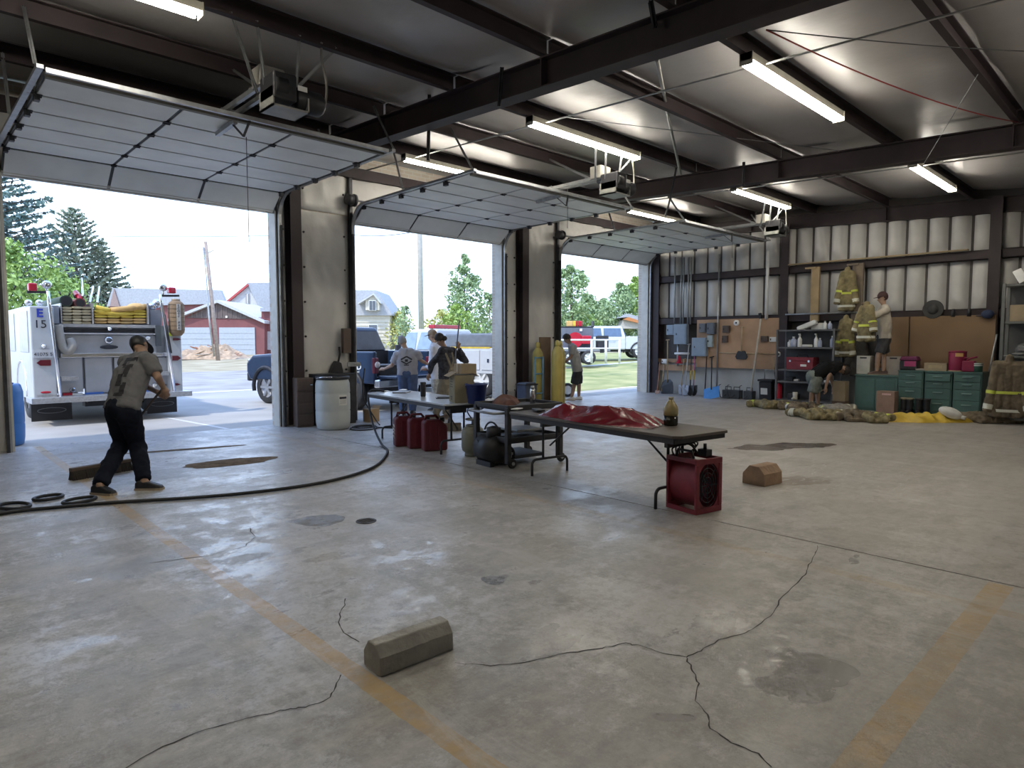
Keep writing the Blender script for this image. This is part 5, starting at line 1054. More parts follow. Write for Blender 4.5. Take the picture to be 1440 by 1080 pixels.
# first table
p = onT(596, 588 - 31); t = thing('travel_mug', 'tall black travel mug on the pale table', 'mug', onT(595, 557.5)); MB().lathe([(.034, 0), (.038, .01), (.042, .17), (.042, .19)], (0, 0, 0), 20).build('body', M_BLACK, t); MB().lathe([(.044, .188), (.044, .205), (.03, .212)], (0, 0, 0), 20).build('lid', M_DKMET, t)
M_CARD = mat('cardboard', (.33, .26, .17), .85, var=.1); M_CARDD = mat('cardboard_olive', (.24, .21, .14), .85, var=.1)
c = onT(642, 566); t = thing('cardboard_box', 'tall printed cardboard box on the pale table', 'box', (c.x + .10, c.y + .02, TZ), R(-25))
MB().bx(-.13, .13, -.15, .15, 0, .36).build('body', M_CARDD, t, bevel=.004)
for s in (-1, 1): MB().box((s * .15, 0, .372), (.12, .30, .006), 0, 0, s * .5).build('flap', M_CARD, t)
MB().tube([(-.135, .10, .33), (-.135, .02, .33)], .006, 4).build('print_line', M_LBLK, t)
for k, (w, z) in enumerate(((.11, .30), (.15, .265), (.13, .23), (.16, .20), (.10, .06), (.07, .03))): MB().bx(-.132, -.1305, .02 - w / 2, .02 + w / 2, z, z + .012 if k < 4 else z + .022).build('print_line', mat('box_print', (.10, .09, .06), .8), t)
t = thing('cardboard_box', 'smaller plain carton resting on the tall printed box', 'box', (c.x + .13, c.y - .02, TZ + .377), R(-15)); MB().bx(-.11, .11, -.12, .12, 0, .13).build('body', M_CARD, t, bevel=.004); MB().bx(-.115, -.11, -.03, .03, 0, .13).build('tape', mat('box_tape', (.45, .38, .27), .4), t)
p = onT(663, 568); t = thing('bucket', 'dark blue plastic bucket at the end of the pale table', 'bucket', (p.x + .10, p.y + .02, TZ)); M_BKT = mat('navy_bucket_plastic', (.012, .028, .16), .4)
MB().lathe([(.105, 0), (.11, .005), (.14, .235), (.15, .24), (.15, .255), (.137, .255), (.105, .01), (.01, .008)], (0, 0, 0), 28).build('body', M_BKT, t); MB().tube([(.148 * math.cos(a), .148 * math.sin(a), .245 - .05 * math.sin((a - .3) / 2.6 * 3.14)) for a in [.3 + 2.6 * k / 12 for k in range(13)]], .005, 6).build('bail_handle', M_GALV, t)
tag(MB().box((onT(565, 552).x, onT(565, 552).y, TZ + .009), (.21, .30, .018), R(-50)).build('clipboard', mat('grey_tablet', (.22, .23, .26), .3), bevel=.004), 'thin grey clipboard lying on the pale table', 'clipboard')
b = MB(); p = onT(628, 560)
for dx, dy, w, d in ((-.14, 0, .02, .2), (.14, 0, .02, .2), (0, .1, .30, .02), (0, -.1, .30, .02)): b.box((dx, dy, 0), (w, d, .012))
o = tag(b.build('empty_frame', M_BLACK), 'empty black picture frame lying on the pale table', 'frame'); o.location = (p.x, p.y, TZ + .007); o.rotation_euler = (0, 0, R(-35))
for i, (u, v, lab) in enumerate(((517, 549, 'white crumpled rag at the near left corner of the pale table'), (542, 547, 'white paper towel lying at the far left of the pale table'))): crumple('white_towel', lab, (onT(u, v + 1).x + .16, onT(u, v + 1).y - .28), .09, .06, .03, M_WHITE, 3 + i, R(30 * i), 'towel', z0=TZ, nu=14, nv=10)
t = thing('clamp_tool', 'small black clamp on a white pad at the end of the pale table', 'tool', (onT(686, 562).x, onT(686, 562).y, TZ)); MB().bx(-.09, .09, -.06, .06, 0, .012).build('pad', M_WHITE, t); MB().tube([(-.06, 0, .02), (.02, 0, .035), (.08, .02, .02)], .012, 7).build('clamp', M_BLACK, t)

# ------------------------------------------------------------------ hoses on the floor
M_HOSE = mat('black_rubber_hose', (.012, .012, .014), .55)
hp = [onZ(u, v, .018) for u, v in ((-30, 727), (0, 722), (40, 717), (85, 713), (140, 708), (200, 704), (270, 700), (340, 694), (400, 687), (460, 677), (505, 665), (533, 652))]
hp += [Vector((4.80, 7.45, .02)), Vector((5.05, 8.0, .03)), Vector((5.26, 8.55, .22)), Vector((5.38, 8.88, .58)), Vector((5.46, 8.93, .725)), Vector((5.62, 8.80, .718))]
t = thing('air_hose', 'long black hose curving across the floor and up over the pale table', 'hose', hp[1]); MB().tube([q - hp[1] for q in smoothpts(hp, 6)], .017, 8).build('hose', M_HOSE, t)
def loopz(c, rx, ry, n=20, z=.02, rot=0): return [Vector((c.x + rx * math.cos(6.283 * k / n) * math.cos(rot) - ry * math.sin(6.283 * k / n) * math.sin(rot), c.y + rx * math.cos(6.283 * k / n) * math.sin(rot) + ry * math.sin(6.283 * k / n) * math.cos(rot), z)) for k in range(n)]
for u, v, rx, ry, lab in ((20, 714, .10, .16, 'small loop of black hose at the left edge'), (68, 702, .12, .10, 'loop of black hose lying beside the sweeper'), (112, 706, .14, .10, 'coil of black hose in front of the broom')):
    tag(MB().tube(loopz(onZ(u, v), rx, ry, 22, .018, .4), .016, 8, True).build('hose_loop', M_HOSE), lab, 'hose', 'loops of hose at the left')
c = onZ(512, 603); b = MB()
for k in range(2): b.tube(loopz(c, .26 - .05 * k, .22 - .03 * k, 22, .014 + .025 * k, .5), .012, 6, True)
b.tube([c + Vector((.2, -.1, .014)), c + Vector((.5, -.5, .014)), c + Vector((.75, -.9, .014))], .012, 6)
tag(b.build('cord_coil', M_HOSE), 'coil of thin black cord on the floor by the barrel', 'cord')
b = MB(); b.tube(smoothpts([Vector((6.35, 10.6, 1.0)), Vector((6.25, 10.5, .5)), Vector((6.3, 10.2, .12)), Vector((6.25, 9.95, .014))], 6), .012, 6); tag(b.build('dangling_lead', M_HOSE), 'thin black cord hanging down the edge of the pier', 'cord')
# push broom lying by the woman: head only stands on the floor
def broom(name, label, head, hz, top, m, w=.55):
    head = Vector(head); top = Vector(top); t = thing(name, label, 'broom', (head.x, head.y, 0), hz)
    MB().box((0, 0, .115), (w, .06, .04)).build('block', mat('broom_block', (.10, .07, .05), .7), t, bevel=.008)
    b = MB(); rn = random.Random(4)
    for i in range(80):
        for j in range(4):
            x = -w / 2 + .010 + (w - .02) * i / 79; y = -.024 + .016 * j; b.beam((x, y, .10), (x + rn.uniform(-.010, .010), y * 1.9 + rn.uniform(-.008, .008), .0), .009, .009)
    b.build('bristles', m, t)['kind'] = 'stuff'
    q = top - Vector((head.x, head.y, 0)); q = Matrix.Rotation(-hz, 3, 'Z') @ q
    MB().tube([(0, 0, .12), q], .0125, 8).build('handle', mat('broom_handle', (.06, .045, .04), .5), t)
    MB().cyl((0, 0, .12), Vector((0, 0, .12)).lerp(q, .05), .022, n=8).build('socket', M_DKMET, t); return t
M_BRIS = mat('dark_bristles', (.03, .025, .022), .9); M_BRIS2 = mat('grey_bristles', (.10, .09, .075), .9)

# swept dirt: a flat matte heap and a thin trail on the floor
M_DIRT = mat('swept_dirt', (.17, .13, .095), .98, var=.3, scale=14, bump=.6, bscale=60, spec=.05)
def dirt(label, c, rx, ry, h, rz, sd):
    def fn(a, q):
        t_ = 6.283 * a; k = q * (1 + .28 * nz((math.cos(t_) * 1.5, math.sin(t_) * 1.5, sd), 1.3) + .10 * nz((math.cos(t_) * 5, math.sin(t_) * 5, sd), 1.0)); x, y = rx * k * math.cos(t_), ry * k * math.sin(t_)
        return (c.x + x * math.cos(rz) - y * math.sin(rz), c.y + x * math.sin(rz) + y * math.cos(rz), .003 + h * max(0, 1 - q ** 2) * (.7 + .6 * abs(nz((x * 6, y * 6, sd)))))
    o = MB().grid(fn, 40, 8).build('swept_dirt', M_DIRT, fix=False); tag(o, label, 'dirt', kind='stuff')
dirt('flat oval heap of swept dirt on the floor right of the sweeper', onZ(325, 650), .52, .24, .022, R(-8), 2.2)
dirt('thin trail of swept dirt by the nearest door threshold', onZ(262, 632), .75, .07, .008, R(-14), 5.1)
# ================================================================== along the far wall
def xw(u, v, x=16.28): return onX(u, v, x)
M_BOX = mat('grey_electrical_enamel', (.24, .30, .37), .45, var=.05); M_BOXD = mat('dark_electrical_enamel', (.12, .13, .15), .5)
# plywood backboards
for (u0, v0, u1, v1, lab) in ((982, 450, 1104, 520, 'plywood backboard behind the electrical boxes on the far wall'), (926, 512, 978, 522, 'narrow plywood rail behind the leaning shovels')):
    a, c = xw(u0, v0, 16.24), xw(u1, v1, 16.24); tag(MB().bx(16.175, 16.198, min(a.y, c.y), max(a.y, c.y), min(a.z, c.z), max(a.z, c.z)).build('plywood_board', M_PLY), lab, 'board')
a, c = xw(1255, 446, 16.10), xw(1397, 523, 16.10); jy = xw(1278.5, 480, 16.1).y
for y0, y1, lab in ((jy + .012, a.y + .12, 'brown hardboard sheet behind the person on the lockers'), (c.y, jy - .012, 'wide brown hardboard sheet behind the green drawer units')): tag(MB().bx(16.08, 16.11, min(y0, y1), max(y0, y1), .0, a.z).build('hardboard_sheet', mat('brown_hardboard', (.22, .14, .075), .7, var=.1, scale=1.5)), lab, 'board')
def wallbox(name, label, u0, v0, u1, v1, dep, m, x=16.18, door=True, cat='electrical box'):
    a, c = xw(u0, v0, x), xw(u1, v1, x); y0, y1, z0, z1 = min(a.y, c.y), max(a.y, c.y), min(a.z, c.z), max(a.z, c.z)
    t = thing(name, label, cat, (x, (y0 + y1) / 2, z0)); w, h = y1 - y0, z1 - z0
    MB().bx(-dep, 0, -w / 2, w / 2, 0, h).build('case', m, t, bevel=.006)
    if door: MB().bx(-dep - .008, -dep, -w / 2 + .025, w / 2 - .025, .025, h - .025).build('cover', m, t, bevel=.004); MB().box((-dep - .012, w * .28, h * .5), (.012, .02, .05)).build('latch', M_BLACK, t)
    return t
wallbox('breaker_panel', 'large grey breaker panel at the left of the far wall', 951.5, 456, 968.5, 484, .14, M_BOX); wallbox('meter_box', 'small grey meter box left of the large breaker panel', 940, 457, 950.5, 471, .11, M_BOX)
wallbox('breaker_panel', 'grey breaker panel mounted lower on the plywood backboard', 976, 475, 995.5, 501, .12, M_BOX); wallbox('disconnect_box', 'small dark disconnect box above the lower breaker panel', 985.5, 455, 994.5, 467.5, .10, M_BOXD); wallbox('disconnect_box', 'larger dark disconnect box next to the vertical conduit', 997, 454, 1007.5, 470, .12, M_BOXD); wallbox('junction_box', 'pale grey junction box right of the lower breaker panel', 996.5, 471.5, 1004, 488, .08, mat('pale_box_enamel', (.36, .42, .42), .5))
wallbox('starter_box', 'brown relay box on the plywood, upper of two', 1018, 458, 1027, 468, .08, M_BRN); wallbox('starter_box', 'brown relay box on the plywood, lower of two', 1017, 472, 1024.5, 482, .08, M_BRN); wallbox('timer_box', 'dark brown timer box right of the hanging dustpan', 1071.5, 472.5, 1081, 480.5, .08, M_BRN); wallbox('thermostat', 'white thermostat box on the plywood', 1083.5, 474, 1092.5, 480.5, .06, M_WHITE); wallbox('wall_switch', 'tiny white switch near the storage shelves', 1097, 475, 1101, 480, .04, M_WHITE, door=False); wallbox('receptacle', 'white receptacle box near the corner behind the tools', 932, 505, 938.5, 511, .06, M_WHITE)
for i, (u, v0, v1, lab) in enumerate(((948.6, 362, 456, 'leftmost of the conduits rising from the large breaker panel'), (957.4, 362, 456, 'second conduit rising from the large breaker panel'), (960.8, 362, 456, 'third conduit rising from the large breaker panel'), (967.5, 362, 456, 'fourth conduit rising from the large breaker panel'), (971, 362, 456, 'fifth conduit rising beside the large breaker panel'), (1008.3, 358, 545, 'long conduit running down past the dark disconnect box'), (1078, 352, 449, 'white drain pipe running down to the plywood top'))):
    a, c = xw(u, v0, 16.16), xw(u, v1, 16.16); tag(MB().cyl((16.145, c.y, c.z), (16.145, c.y, a.z), .022 if i < 6 else .04, n=10).build('wall_conduit', M_COND if i < 6 else M_WHITE), lab, 'conduit', 'conduits on the far wall')
a, c = xw(963, 515, 16.14), xw(963, 484, 16.14)
for du, lab in ((957, 'short pipe under the large breaker panel'),): tag(MB().cyl((16.14, xw(du, 500).y, a.z), (16.14, xw(du, 500).y, c.z), .03, n=10).build('wall_conduit', M_COND), lab, 'conduit')
tag(MB().cyl((16.13, xw(953, 497).y, xw(953, 497).z), (16.13, xw(973, 497).y, xw(973, 497).z), .03, n=10).build('cross_pipe', M_WHITE), 'white cross pipe below the large breaker panel', 'pipe')
p = xw(1036, 454, 16.16); t = thing('hose_reel_disc', 'white round reel hung at the top of the plywood', 'reel', p); MB().lathe([(.025, -.03), (.075, -.03), (.075, .03), (.025, .03)], (0, 0, 0), 20, 'X').build('ring', M_WHITE, t); MB().lathe([(.024, -.034), (.024, .034)], (0, 0, 0), 12, 'X').build('hub', M_BLACK, t)
p = xw(1095, 498, 16.14); t = thing('tape_measure', 'white tape reel hung beside the storage shelves', 'reel', p); MB().lathe([(.02, -.03), (.065, -.03), (.065, .03), (.02, .03)], (0, 0, 0), 18, 'X').build('ring', M_WHITE, t); MB().lathe([(.03, -.034), (.03, .034)], (0, 0, 0), 12, 'X').build('hub', M_BLACK, t)
# hung dustpan and sticks
M_HANDLE = mat('ash_handle', (.42, .32, .19), .6, var=.15); M_PAN = mat('black_pan', (.04, .042, .045), .4, .3)
p = xw(1043, 500, 16.16); t = thing('hanging_shovel', 'black flat shovel hung blade-down on the plywood', 'shovel', p); MB().prism([(-.10, .12), (.10, .12), (.17, -.03), (.13, -.10), (-.13, -.10), (-.17, -.03)], 'X', -.03, .0).build('blade', M_PAN, t, bevel=.008); MB().cyl((-.02, 0, .1), (-.02, .0, .74), .016, n=8).build('handle', M_HANDLE, t); MB().cyl((-.02, -.05, .74), (-.02, .05, .74), .014, n=8).build('grip', M_HANDLE, t)
tag(MB().cyl(xw(1011, 496, 16.15), xw(1096, 498, 16.15), .012, n=8).build('wooden_stick', M_HANDLE), 'long thin stick fixed level across the plywood', 'stick')
t = thing('roof_rake', 'long pale pole leaning against the plywood backboard', 'pole', onZ(1054.5, 562)); q = xw(1070, 447, 16.12) - Vector(t.location); MB().tube([(0, 0, .0), q], .022, 8).build('pole', mat('bleached_wood', (.55, .52, .44), .6), t); MB().beam(q - Vector((0, 0, .02)), q + Vector((0, .03, .12)), .08, .05).build('head', M_BLACK, t)
p = xw(1090, 520, 16.1); t = thing('garden_tool', 'short dark tool hung above the black bin', 'tool', p); MB().tube([(0, 0, -.14), (0, .03, .10), (0, .05, .32)], .013, 7).build('handle', M_HANDLE, t); MB().tube([(0, -.02, -.22), (0, 0, -.06)], .02, 7).build('grip', M_BLACK, t)
# shovels leaning near the corner
def shovel(label, u, v, ut, vt, blade, m_b, m_h, w=.22, h=.30, grip=True, yel=False, name='shovel', xt=16.16):
    base = onZ(u, v); base.x = min(base.x, 15.98); base.y = onX(u, v, base.x).y
    t = thing(name, label, name.replace('_', ' '), (base.x, base.y, 0), 0, 'tools leaning at the far corner'); top = onX(ut, vt, xt) - Vector((base.x, base.y, 0)); d = top.normalized()
    s = Vector((0, 1, 0)); n = d.cross(s).normalized(); s = n.cross(d).normalized() if n.length else s
    def P(a, c, k=0): return s * a + d * c + n * k
    if blade == 'round': pts = [(-w * .5, h), (w * .5, h), (w * .52, h * .4), (w * .3, h * .12), (0, .01), (-w * .3, h * .12), (-w * .52, h * .4)]
    elif blade == 'scoop': pts = [(-w * .2, h), (w * .2, h), (w * .42, h * .82), (w * .5, h * .5), (w * .5, .01), (-w * .5, .01), (-w * .5, h * .5), (-w * .42, h * .82)]
    else: pts = [(-w * .5, h), (w * .5, h), (w * .5, .01), (-w * .5, .01)]
    k = len(pts); vs = [P(a, c, -.03 * math.cos(a / w * 3.14)) for a, c in pts]; b = MB(); b.add(vs + [v - n * .008 for v in vs], [tuple(range(k)), tuple(range(2 * k - 1, k - 1, -1))] + [(i, k + i, k + (i + 1) % k, (i + 1) % k) for i in range(k)]); b.build('blade', m_b, t)
    MB().tube([P(0, h * .8), top], .016, 8).build('handle', m_h, t)
    if grip: MB().cyl(top - s * .06, top + s * .06, .014, n=8).build('grip', m_h, t)
    if yel: MB().tube([P(0, h + .16), P(0, h + .42)], .022, 8).build('sleeve', M_HYEL, t)
    return t
M_SBLD = mat('worn_shovel_steel', (.22, .22, .23), .4, .7); M_BLUEB = mat('blue_poly_blade', (.05, .22, .55), .35)
shovel('black scoop shovel with wooden handle, left of the leaning shovels', 938, 554, 939, 478, 'scoop', M_PAN, M_HANDLE, .40, .42); shovel('rust-handled spade at the far left of the leaning tools', 924, 554, 928, 510, 'flat', mat('rusty_wood', (.32, .20, .14), .7), mat('rust_handle', (.33, .17, .11), .7), .14, .12, False, name='spade')
shovel('round shovel with pale handle under the large breaker panel', 957, 556, 962, 505, 'round', M_SBLD, M_HANDLE); shovel('round shovel second from the large breaker panel', 962, 557, 969, 484, 'round', M_SBLD, mat('pale_fibre_handle', (.50, .50, .48), .5)); shovel('yellow-sleeved shovel right of the pale handled ones', 970, 557, 973, 487, 'round', M_PAN, M_BLACK, yel=True); shovel('yellow-sleeved shovel with pink tape nearest the lower breaker panel', 975, 557, 977, 490, 'round', M_PAN, mat('pink_taped_handle', (.45, .15, .28), .6), yel=True)
shovel('blue-bladed snow shovel leaning below the junction box', 1000, 561, 1001, 502, 'flat', M_BLUEB, M_BLACK, .42, .36, name='snow_shovel'); shovel('thin rod leaning left of the blue snow shovel', 991, 548, 994, 500, 'flat', M_DKMET, M_DKMET, .03, .05, False, name='iron_bar')
shovel('short rust pick leaning second from the far left', 930, 552, 934, 512, 'flat', M_SBLD, M_HANDLE, .08, .08, False, name='pick')
t = thing('traffic_cone', 'small red cone on the rail above the shovels', 'cone', xw(955, 511, 16.1)); MB().lathe([(.10, 0), (.10, .02), (.07, .02), (.02, .22)], (0, 0, 0), 14).build('cone', M_REDL, t); MB().lathe([(.05, .09), (.038, .14)], (0, 0, 0), 14).build('band', M_WHITE, t)
t = thing('wheeled_bin', 'black wheeled bin with a white notice under the plywood', 'bin', (15.85, xw(1080, 545, 15.85).y, 0)); MB().prism([(-.15, .05), (.15, .05), (.18, .50), (-.18, .50)], 'Y', -.16, .16).build('body', M_BLACK, t, bevel=.02); MB().box((0, 0, .53), (.40, .38, .05)).build('lid', M_BLACK, t, bevel=.015); MB().box((-.175, .02, .26), (.006, .17, .16), 0, 0, -.07).build('notice', M_WHITE, t); MB().tube([(.12, -.15, .5), (.12, -.15, .78), (.12, .15, .78), (.12, .15, .5)], .014, 7).build('handle', M_GALV, t)
for y in (-.17, .17): MB().lathe([(.06, -.02), (.07, 0), (.06, .02)], (.10, y, .07), 14, 'Y').build('wheel', M_TYRE, t)
t = thing('fire_extinguisher', 'red fire extinguisher at the foot of the storage shelves', 'extinguisher', (15.6, xw(1095, 560, 15.6).y, 0)); MB().lathe([(.07, 0), (.075, .01), (.075, .40), (.05, .46), (.025, .48)], (0, 0, 0), 18).build('body', M_REDL, t); MB().lathe([(.02, .48), (.02, .52)], (0, 0, 0), 10).build('valve', M_DKMET, t); MB().box((-.03, 0, .54), (.12, .02, .02)).build('lever', M_BLACK, t); MB().tube([(0, .02, .5), (0, .10, .46), (0, .095, .2)], .012, 6).build('hose', M_BLACK, t)
for i, (u, lab) in enumerate(((1024, 'dark battery charger on the floor under the plywood, left of three'), (1036, 'dark battery charger on the floor under the plywood, middle of three'), (1054, 'wide dark battery case on the floor behind the leaning pole'))):
    t = thing('battery_charger', lab, 'charger', (16.05, xw(u, 555, 16.05).y, 0), 0, 'chargers under the plywood'); MB().bx(-.11, .11, -.12, .12, 0, .22).build('case', mat('dark_grey_case', (.06, .065, .07), .6), t, bevel=.012); MB().tube([(0, -.08, .22), (0, -.08, .30), (0, .08, .30), (0, .08, .22)], .01, 6).build('handle', M_BLACK, t); MB().tube(smoothpts([(-.11, .0, .1), (-.2, .1, .02), (-.15, .2, .3), (0, .22, .35)], 4), .008, 5).build('lead', M_BLACK, t)
# storage shelves with things
M_SHF = mat('grey_shelf_steel', (.14, .14, .145), .55, .3); SX0, SX1 = 15.42, 15.92; sy0, sy1 = 5.62, 6.92
sh = thing('storage_shelves', 'grey steel storage shelves behind the bending person', 'shelf', (SX0, sy0, 0)); zs = [.08, .52, .80, 1.33, 1.74]
for x in (0, .5):
    for y in (0, sy1 - sy0): MB().bx(x - .02, x + .02, y - .02, y + .02, 0, 1.78).build('post', M_SHF, sh)
for z in zs: MB().bx(0, .5, 0, sy1 - sy0, z, z + .035).build('shelf_board', M_SHF, sh)
MB().bx(.485, .5, 0, sy1 - sy0, .1, 1.78).build('back_sheet', mat('shelf_back', (.10, .10, .10), .8), sh)
def bottle(label, y, z, h, r, m, cap=None, x=15.52, name='spray_bottle', spray=True):
    t = thing(name, label, 'bottle', (x, y, z), 0, 'bottles on the storage shelves'); MB().lathe([(r * .9, 0), (r, .01), (r, h * .6), (r * .4, h * .78), (r * .35, h * .85)], (0, 0, 0), 14).build('body', m, t); MB().lathe([(r * .42, h * .83), (r * .42, h * .95)], (0, 0, 0), 10).build('cap', cap or M_WHITE, t)
    if spray: MB().box((-.03, 0, h), (.09, .025, .03)).build('trigger', cap or M_WHITE, t)
M_BLB = mat('pale_blue_bottle', (.35, .40, .55), .35); z4, z5, z3 = 1.366, 1.776, .836
for i, (u, h, r, m, lab, sp) in enumerate(((1110.5, .18, .05, M_WHITE, 'squat white jar at the left of the bottle shelf', False), (1116, .26, .075, M_BLB, 'fat pale blue jug on the bottle shelf', False), (1124.5, .30, .05, M_WHITE, 'white spray bottle with a round label on the bottle shelf', True), (1147.5, .30, .045, M_WHITE, 'tall white spray bottle in the middle of the bottle shelf', True), (1153, .22, .045, M_BLB, 'small clear bottle right of the tall spray bottle', False), (1170, .27, .045, M_BLB, 'blue bottle at the right end of the bottle shelf', False))): bottle(lab, onX(u, 485, 15.52).y, z4, h, r, m, spray=sp)
bottle('white can standing on top of the storage shelves', onX(1160, 462, 15.52).y, z5, .20, .05, M_WHITE, spray=False); bottle('blue can beside the white one on top of the shelves', onX(1167, 462, 15.52).y, z5, .19, .045, M_BLB, spray=False)
tag(MB().box((15.55, onX(1135, 460, 15.55).y, z5 + .09), (.16, .46, .12), 0, R(-22)).build('plastic_sack', M_WHITE, bevel=.04, seg=3), 'white plastic sack slumped on top of the storage shelves', 'sack'); tag(MB().box((15.72, onX(1151, 456, 15.72).y, z5 + .075), (.2, .26, .15)).build('white_carton', M_WHITE, bevel=.006), 'small white carton on top of the storage shelves', 'box')
tag(MB().tube([(15.5, onX(1128, 487, 15.5).y, z4 + .03), (15.5, onX(1142, 485, 15.5).y, z4 + .03)], .03, 8).build('paper_roll', M_WHITE), 'short white roll lying among the spray bottles', 'roll')
t = thing('toolbox', 'red steel toolbox on the middle storage shelf', 'toolbox', (15.44, onX(1144, 520, 15.48).y, z3)); w = onX(1106.5, 520, 15.48).y - onX(1144, 520, 15.48).y; MB().bx(0, .34, 0, w, 0, .20).build('body', M_RED, t, bevel=.01); MB().bx(-.006, .346, -.006, w + .006, .20, .29).build('lid', M_RED, t, bevel=.01); MB().tube([(.17, w * .3, .29), (.17, w * .32, .34), (.17, w * .68, .34), (.17, w * .7, .29)], .012, 7).build('handle', M_DKMET, t); MB().box((-.008, w * .35, .10), (.004, .14, .05)).build('label', M_WHITE, t)
for yy in (w * .15, w * .85): MB().box((-.01, yy, .20), (.02, .04, .05)).build('latch', M_CHROME, t)
for i, (u, z, m, s, lab) in enumerate(((1112, .556, M_BLACK, (.2, .16, .10), 'black tool case on the lower storage shelf'), (1120, .556, M_WHITE, (.12, .1, .05), 'small white parts tray on the lower storage shelf'), (1168, .556, M_WHITE, (.22, .24, .05), 'flat white tray at the right of the lower shelf'), (1160, .836, M_BLACK, (.25, .3, .14), 'black case right of the red toolbox'), (1117, .116, M_DKMET, (.25, .2, .14), 'dark case on the bottom storage shelf'))): tag(MB().box((15.58, onX(u, 540, 15.58).y, z + s[2] / 2), s).build('parts_case', m, bevel=.012), lab, 'case')
t = thing('work_boot', 'pale canvas boot on the bottom storage shelf', 'boot', (15.40, onX(1118, 560, 15.4).y, .115)); MB().lathe([(.05, 0), (.055, .02), (.05, .10), (.058, .19)], (0, 0, 0), 12).build('shaft', mat('pale_canvas', (.50, .48, .42), .8), t); MB().sph((-.06, 0, .035), (.10, .05, .04), 12, 6).build('toe', MATS['pale_canvas'], t)
tag(MB().cyl((16.06, 5.0, xw(1150, 441, 16.06).z), (16.06, 7.02, xw(1150, 441, 16.06).z), .02, n=8).build('hanging_rail', M_GALV), 'steel hanging rail above the storage shelves', 'rail')
for u0, u1, vt, vb, lab in ((1142, 1151, 376, 452, 'pale timber post between the girts above the shelves'), (1200, 1211.5, 371, 470, 'grey timber post that the turnout coats hang from')):
    a, c = xw(u0, vt, 16.12), xw(u1, vb, 16.12); t = thing('timber_post', lab, 'post', (16.12, (a.y + c.y) / 2, c.z)); MB().bx(-.04, .04, -abs(a.y - c.y) / 2, abs(a.y - c.y) / 2, 0, a.z - c.z).build('stud', mat('pale_pine', (.42, .31, .17), .7, var=.18, scale=3) if u0 < 1160 else mat('grey_pine', (.20, .16, .12), .8, var=.2), t); MB().box((-.06, .10, a.z - c.z - .02), (.05, .25, .04)).build('cleat', MATS['pale_pine'] if u0 < 1160 else MATS['grey_pine'], t)
tag(MB().bx(16.08, 16.20, 3.3, 7.0, 3.365, 3.395).build('ledge_board', mat('ledge_pine', (.33, .25, .15), .8)), 'thin pine ledge along the top of the upper girt', 'board')
# green chest and drawer units
M_TEAL = mat('teal_cabinet_enamel', (.065, .135, .125), .45, var=.12, scale=3); LX = 15.32; M_PULL = mat('drawer_pull', (.18, .27, .26), .4, .5)
def lk(u): return onX(u, 550, LX).y
t = thing('green_chest', 'long green steel chest that a person stands on', 'chest', (LX, lk(1262), 0)); w = lk(1202) - lk(1262); MB().bx(0, .62, 0, w, .0, .74).build('body', M_TEAL, t, bevel=.01); MB().bx(-.012, .63, -.005, w + .005, .74, .775).build('lid', M_TEAL, t, bevel=.008); MB().bx(-.012, 0, .05, w * .5 - .02, .06, .68).build('door', M_TEAL, t, bevel=.006); MB().bx(-.012, 0, w * .5 + .02, w - .05, .06, .68).build('door', M_TEAL, t, bevel=.006)
for i, (u0, u1) in enumerate(((1262.5, 1298), (1300, 1338.5), (1340, 1380.5))):
    y1, y0 = lk(u0), lk(u1); w = y1 - y0; t = thing('drawer_unit', ['green four-drawer cabinet next to the long chest', 'green four-drawer cabinet in the middle of the three', 'green four-drawer cabinet at the right end below the red can'][i], 'drawer unit', (LX, y0, 0), 0, 'green drawer units'); MB().bx(0, .6, 0, w, 0, .87).build('body', M_TEAL, t, bevel=.006)
    MB().bx(-.03, .61, -.004, w + .004, .87, .895).build('top', M_TEAL, t)
    z = .85
    for h in (.15, .15, .22, .24): d = MB().bx(-.022 - (.05 if (i == 1 and h == .15 and z > .8) else 0), 0, .02, w - .02, z - h, z - .012).build('drawer', M_TEAL, t, bevel=.006); o = -.022 - (.05 if (i == 1 and h == .15 and z > .8) else 0); MB().box((o - .012, w / 2, z - h * .38), (.02, w * .36, .022)).build('pull', M_PULL, d, bevel=.004); z -= h
LT = .895
def lt(u, dx=.25): return onX(u, 515, LX + dx).y
t = thing('tote_bag', 'black and pink tool bag on the left drawer unit', 'bag', (LX + .28, lt(1279), LT)); MB().bx(-.12, .12, -.17, .17, 0, .20).build('body', M_BLACK, t, bevel=.03, seg=3); MB().bx(-.125, -.115, -.14, .08, .08, .19).build('pink_panel', mat('pink_panel', (.40, .05, .16), .6), t); MB().prism([(-.18, .20), (.18, .20), (.14, .29), (-.14, .29)], 'X', -.12, .12).build('lid', mat('dark_magenta', (.14, .02, .07), .6), t, bevel=.02)
t = thing('wooden_crate', 'tan carton lying on the middle drawer unit', 'box', (LX + .25, lt(1317), LT)); MB().bx(-.10, .10, -.20, .20, 0, .16).build('body', M_CARD, t, bevel=.006); MB().bx(-.104, -.10, -.12, .12, .05, .12).build('label', mat('tan_label', (.42, .33, .2), .8), t)
tag(MB().box((LX + .22, lt(1297), LT + .02), (.14, .22, .03), R(15)).build('paper_pad', mat('pad_paper', (.42, .38, .33), .8), bevel=.004), 'crumpled paper pad between bag and carton on the drawer units', 'paper')
tag(MB().box((LX + .28, lt(1332.5), LT + .08), (.1, .06, .16)).build('black_flask', M_BLACK, bevel=.01), 'narrow dark carton left of the red drum', 'box')
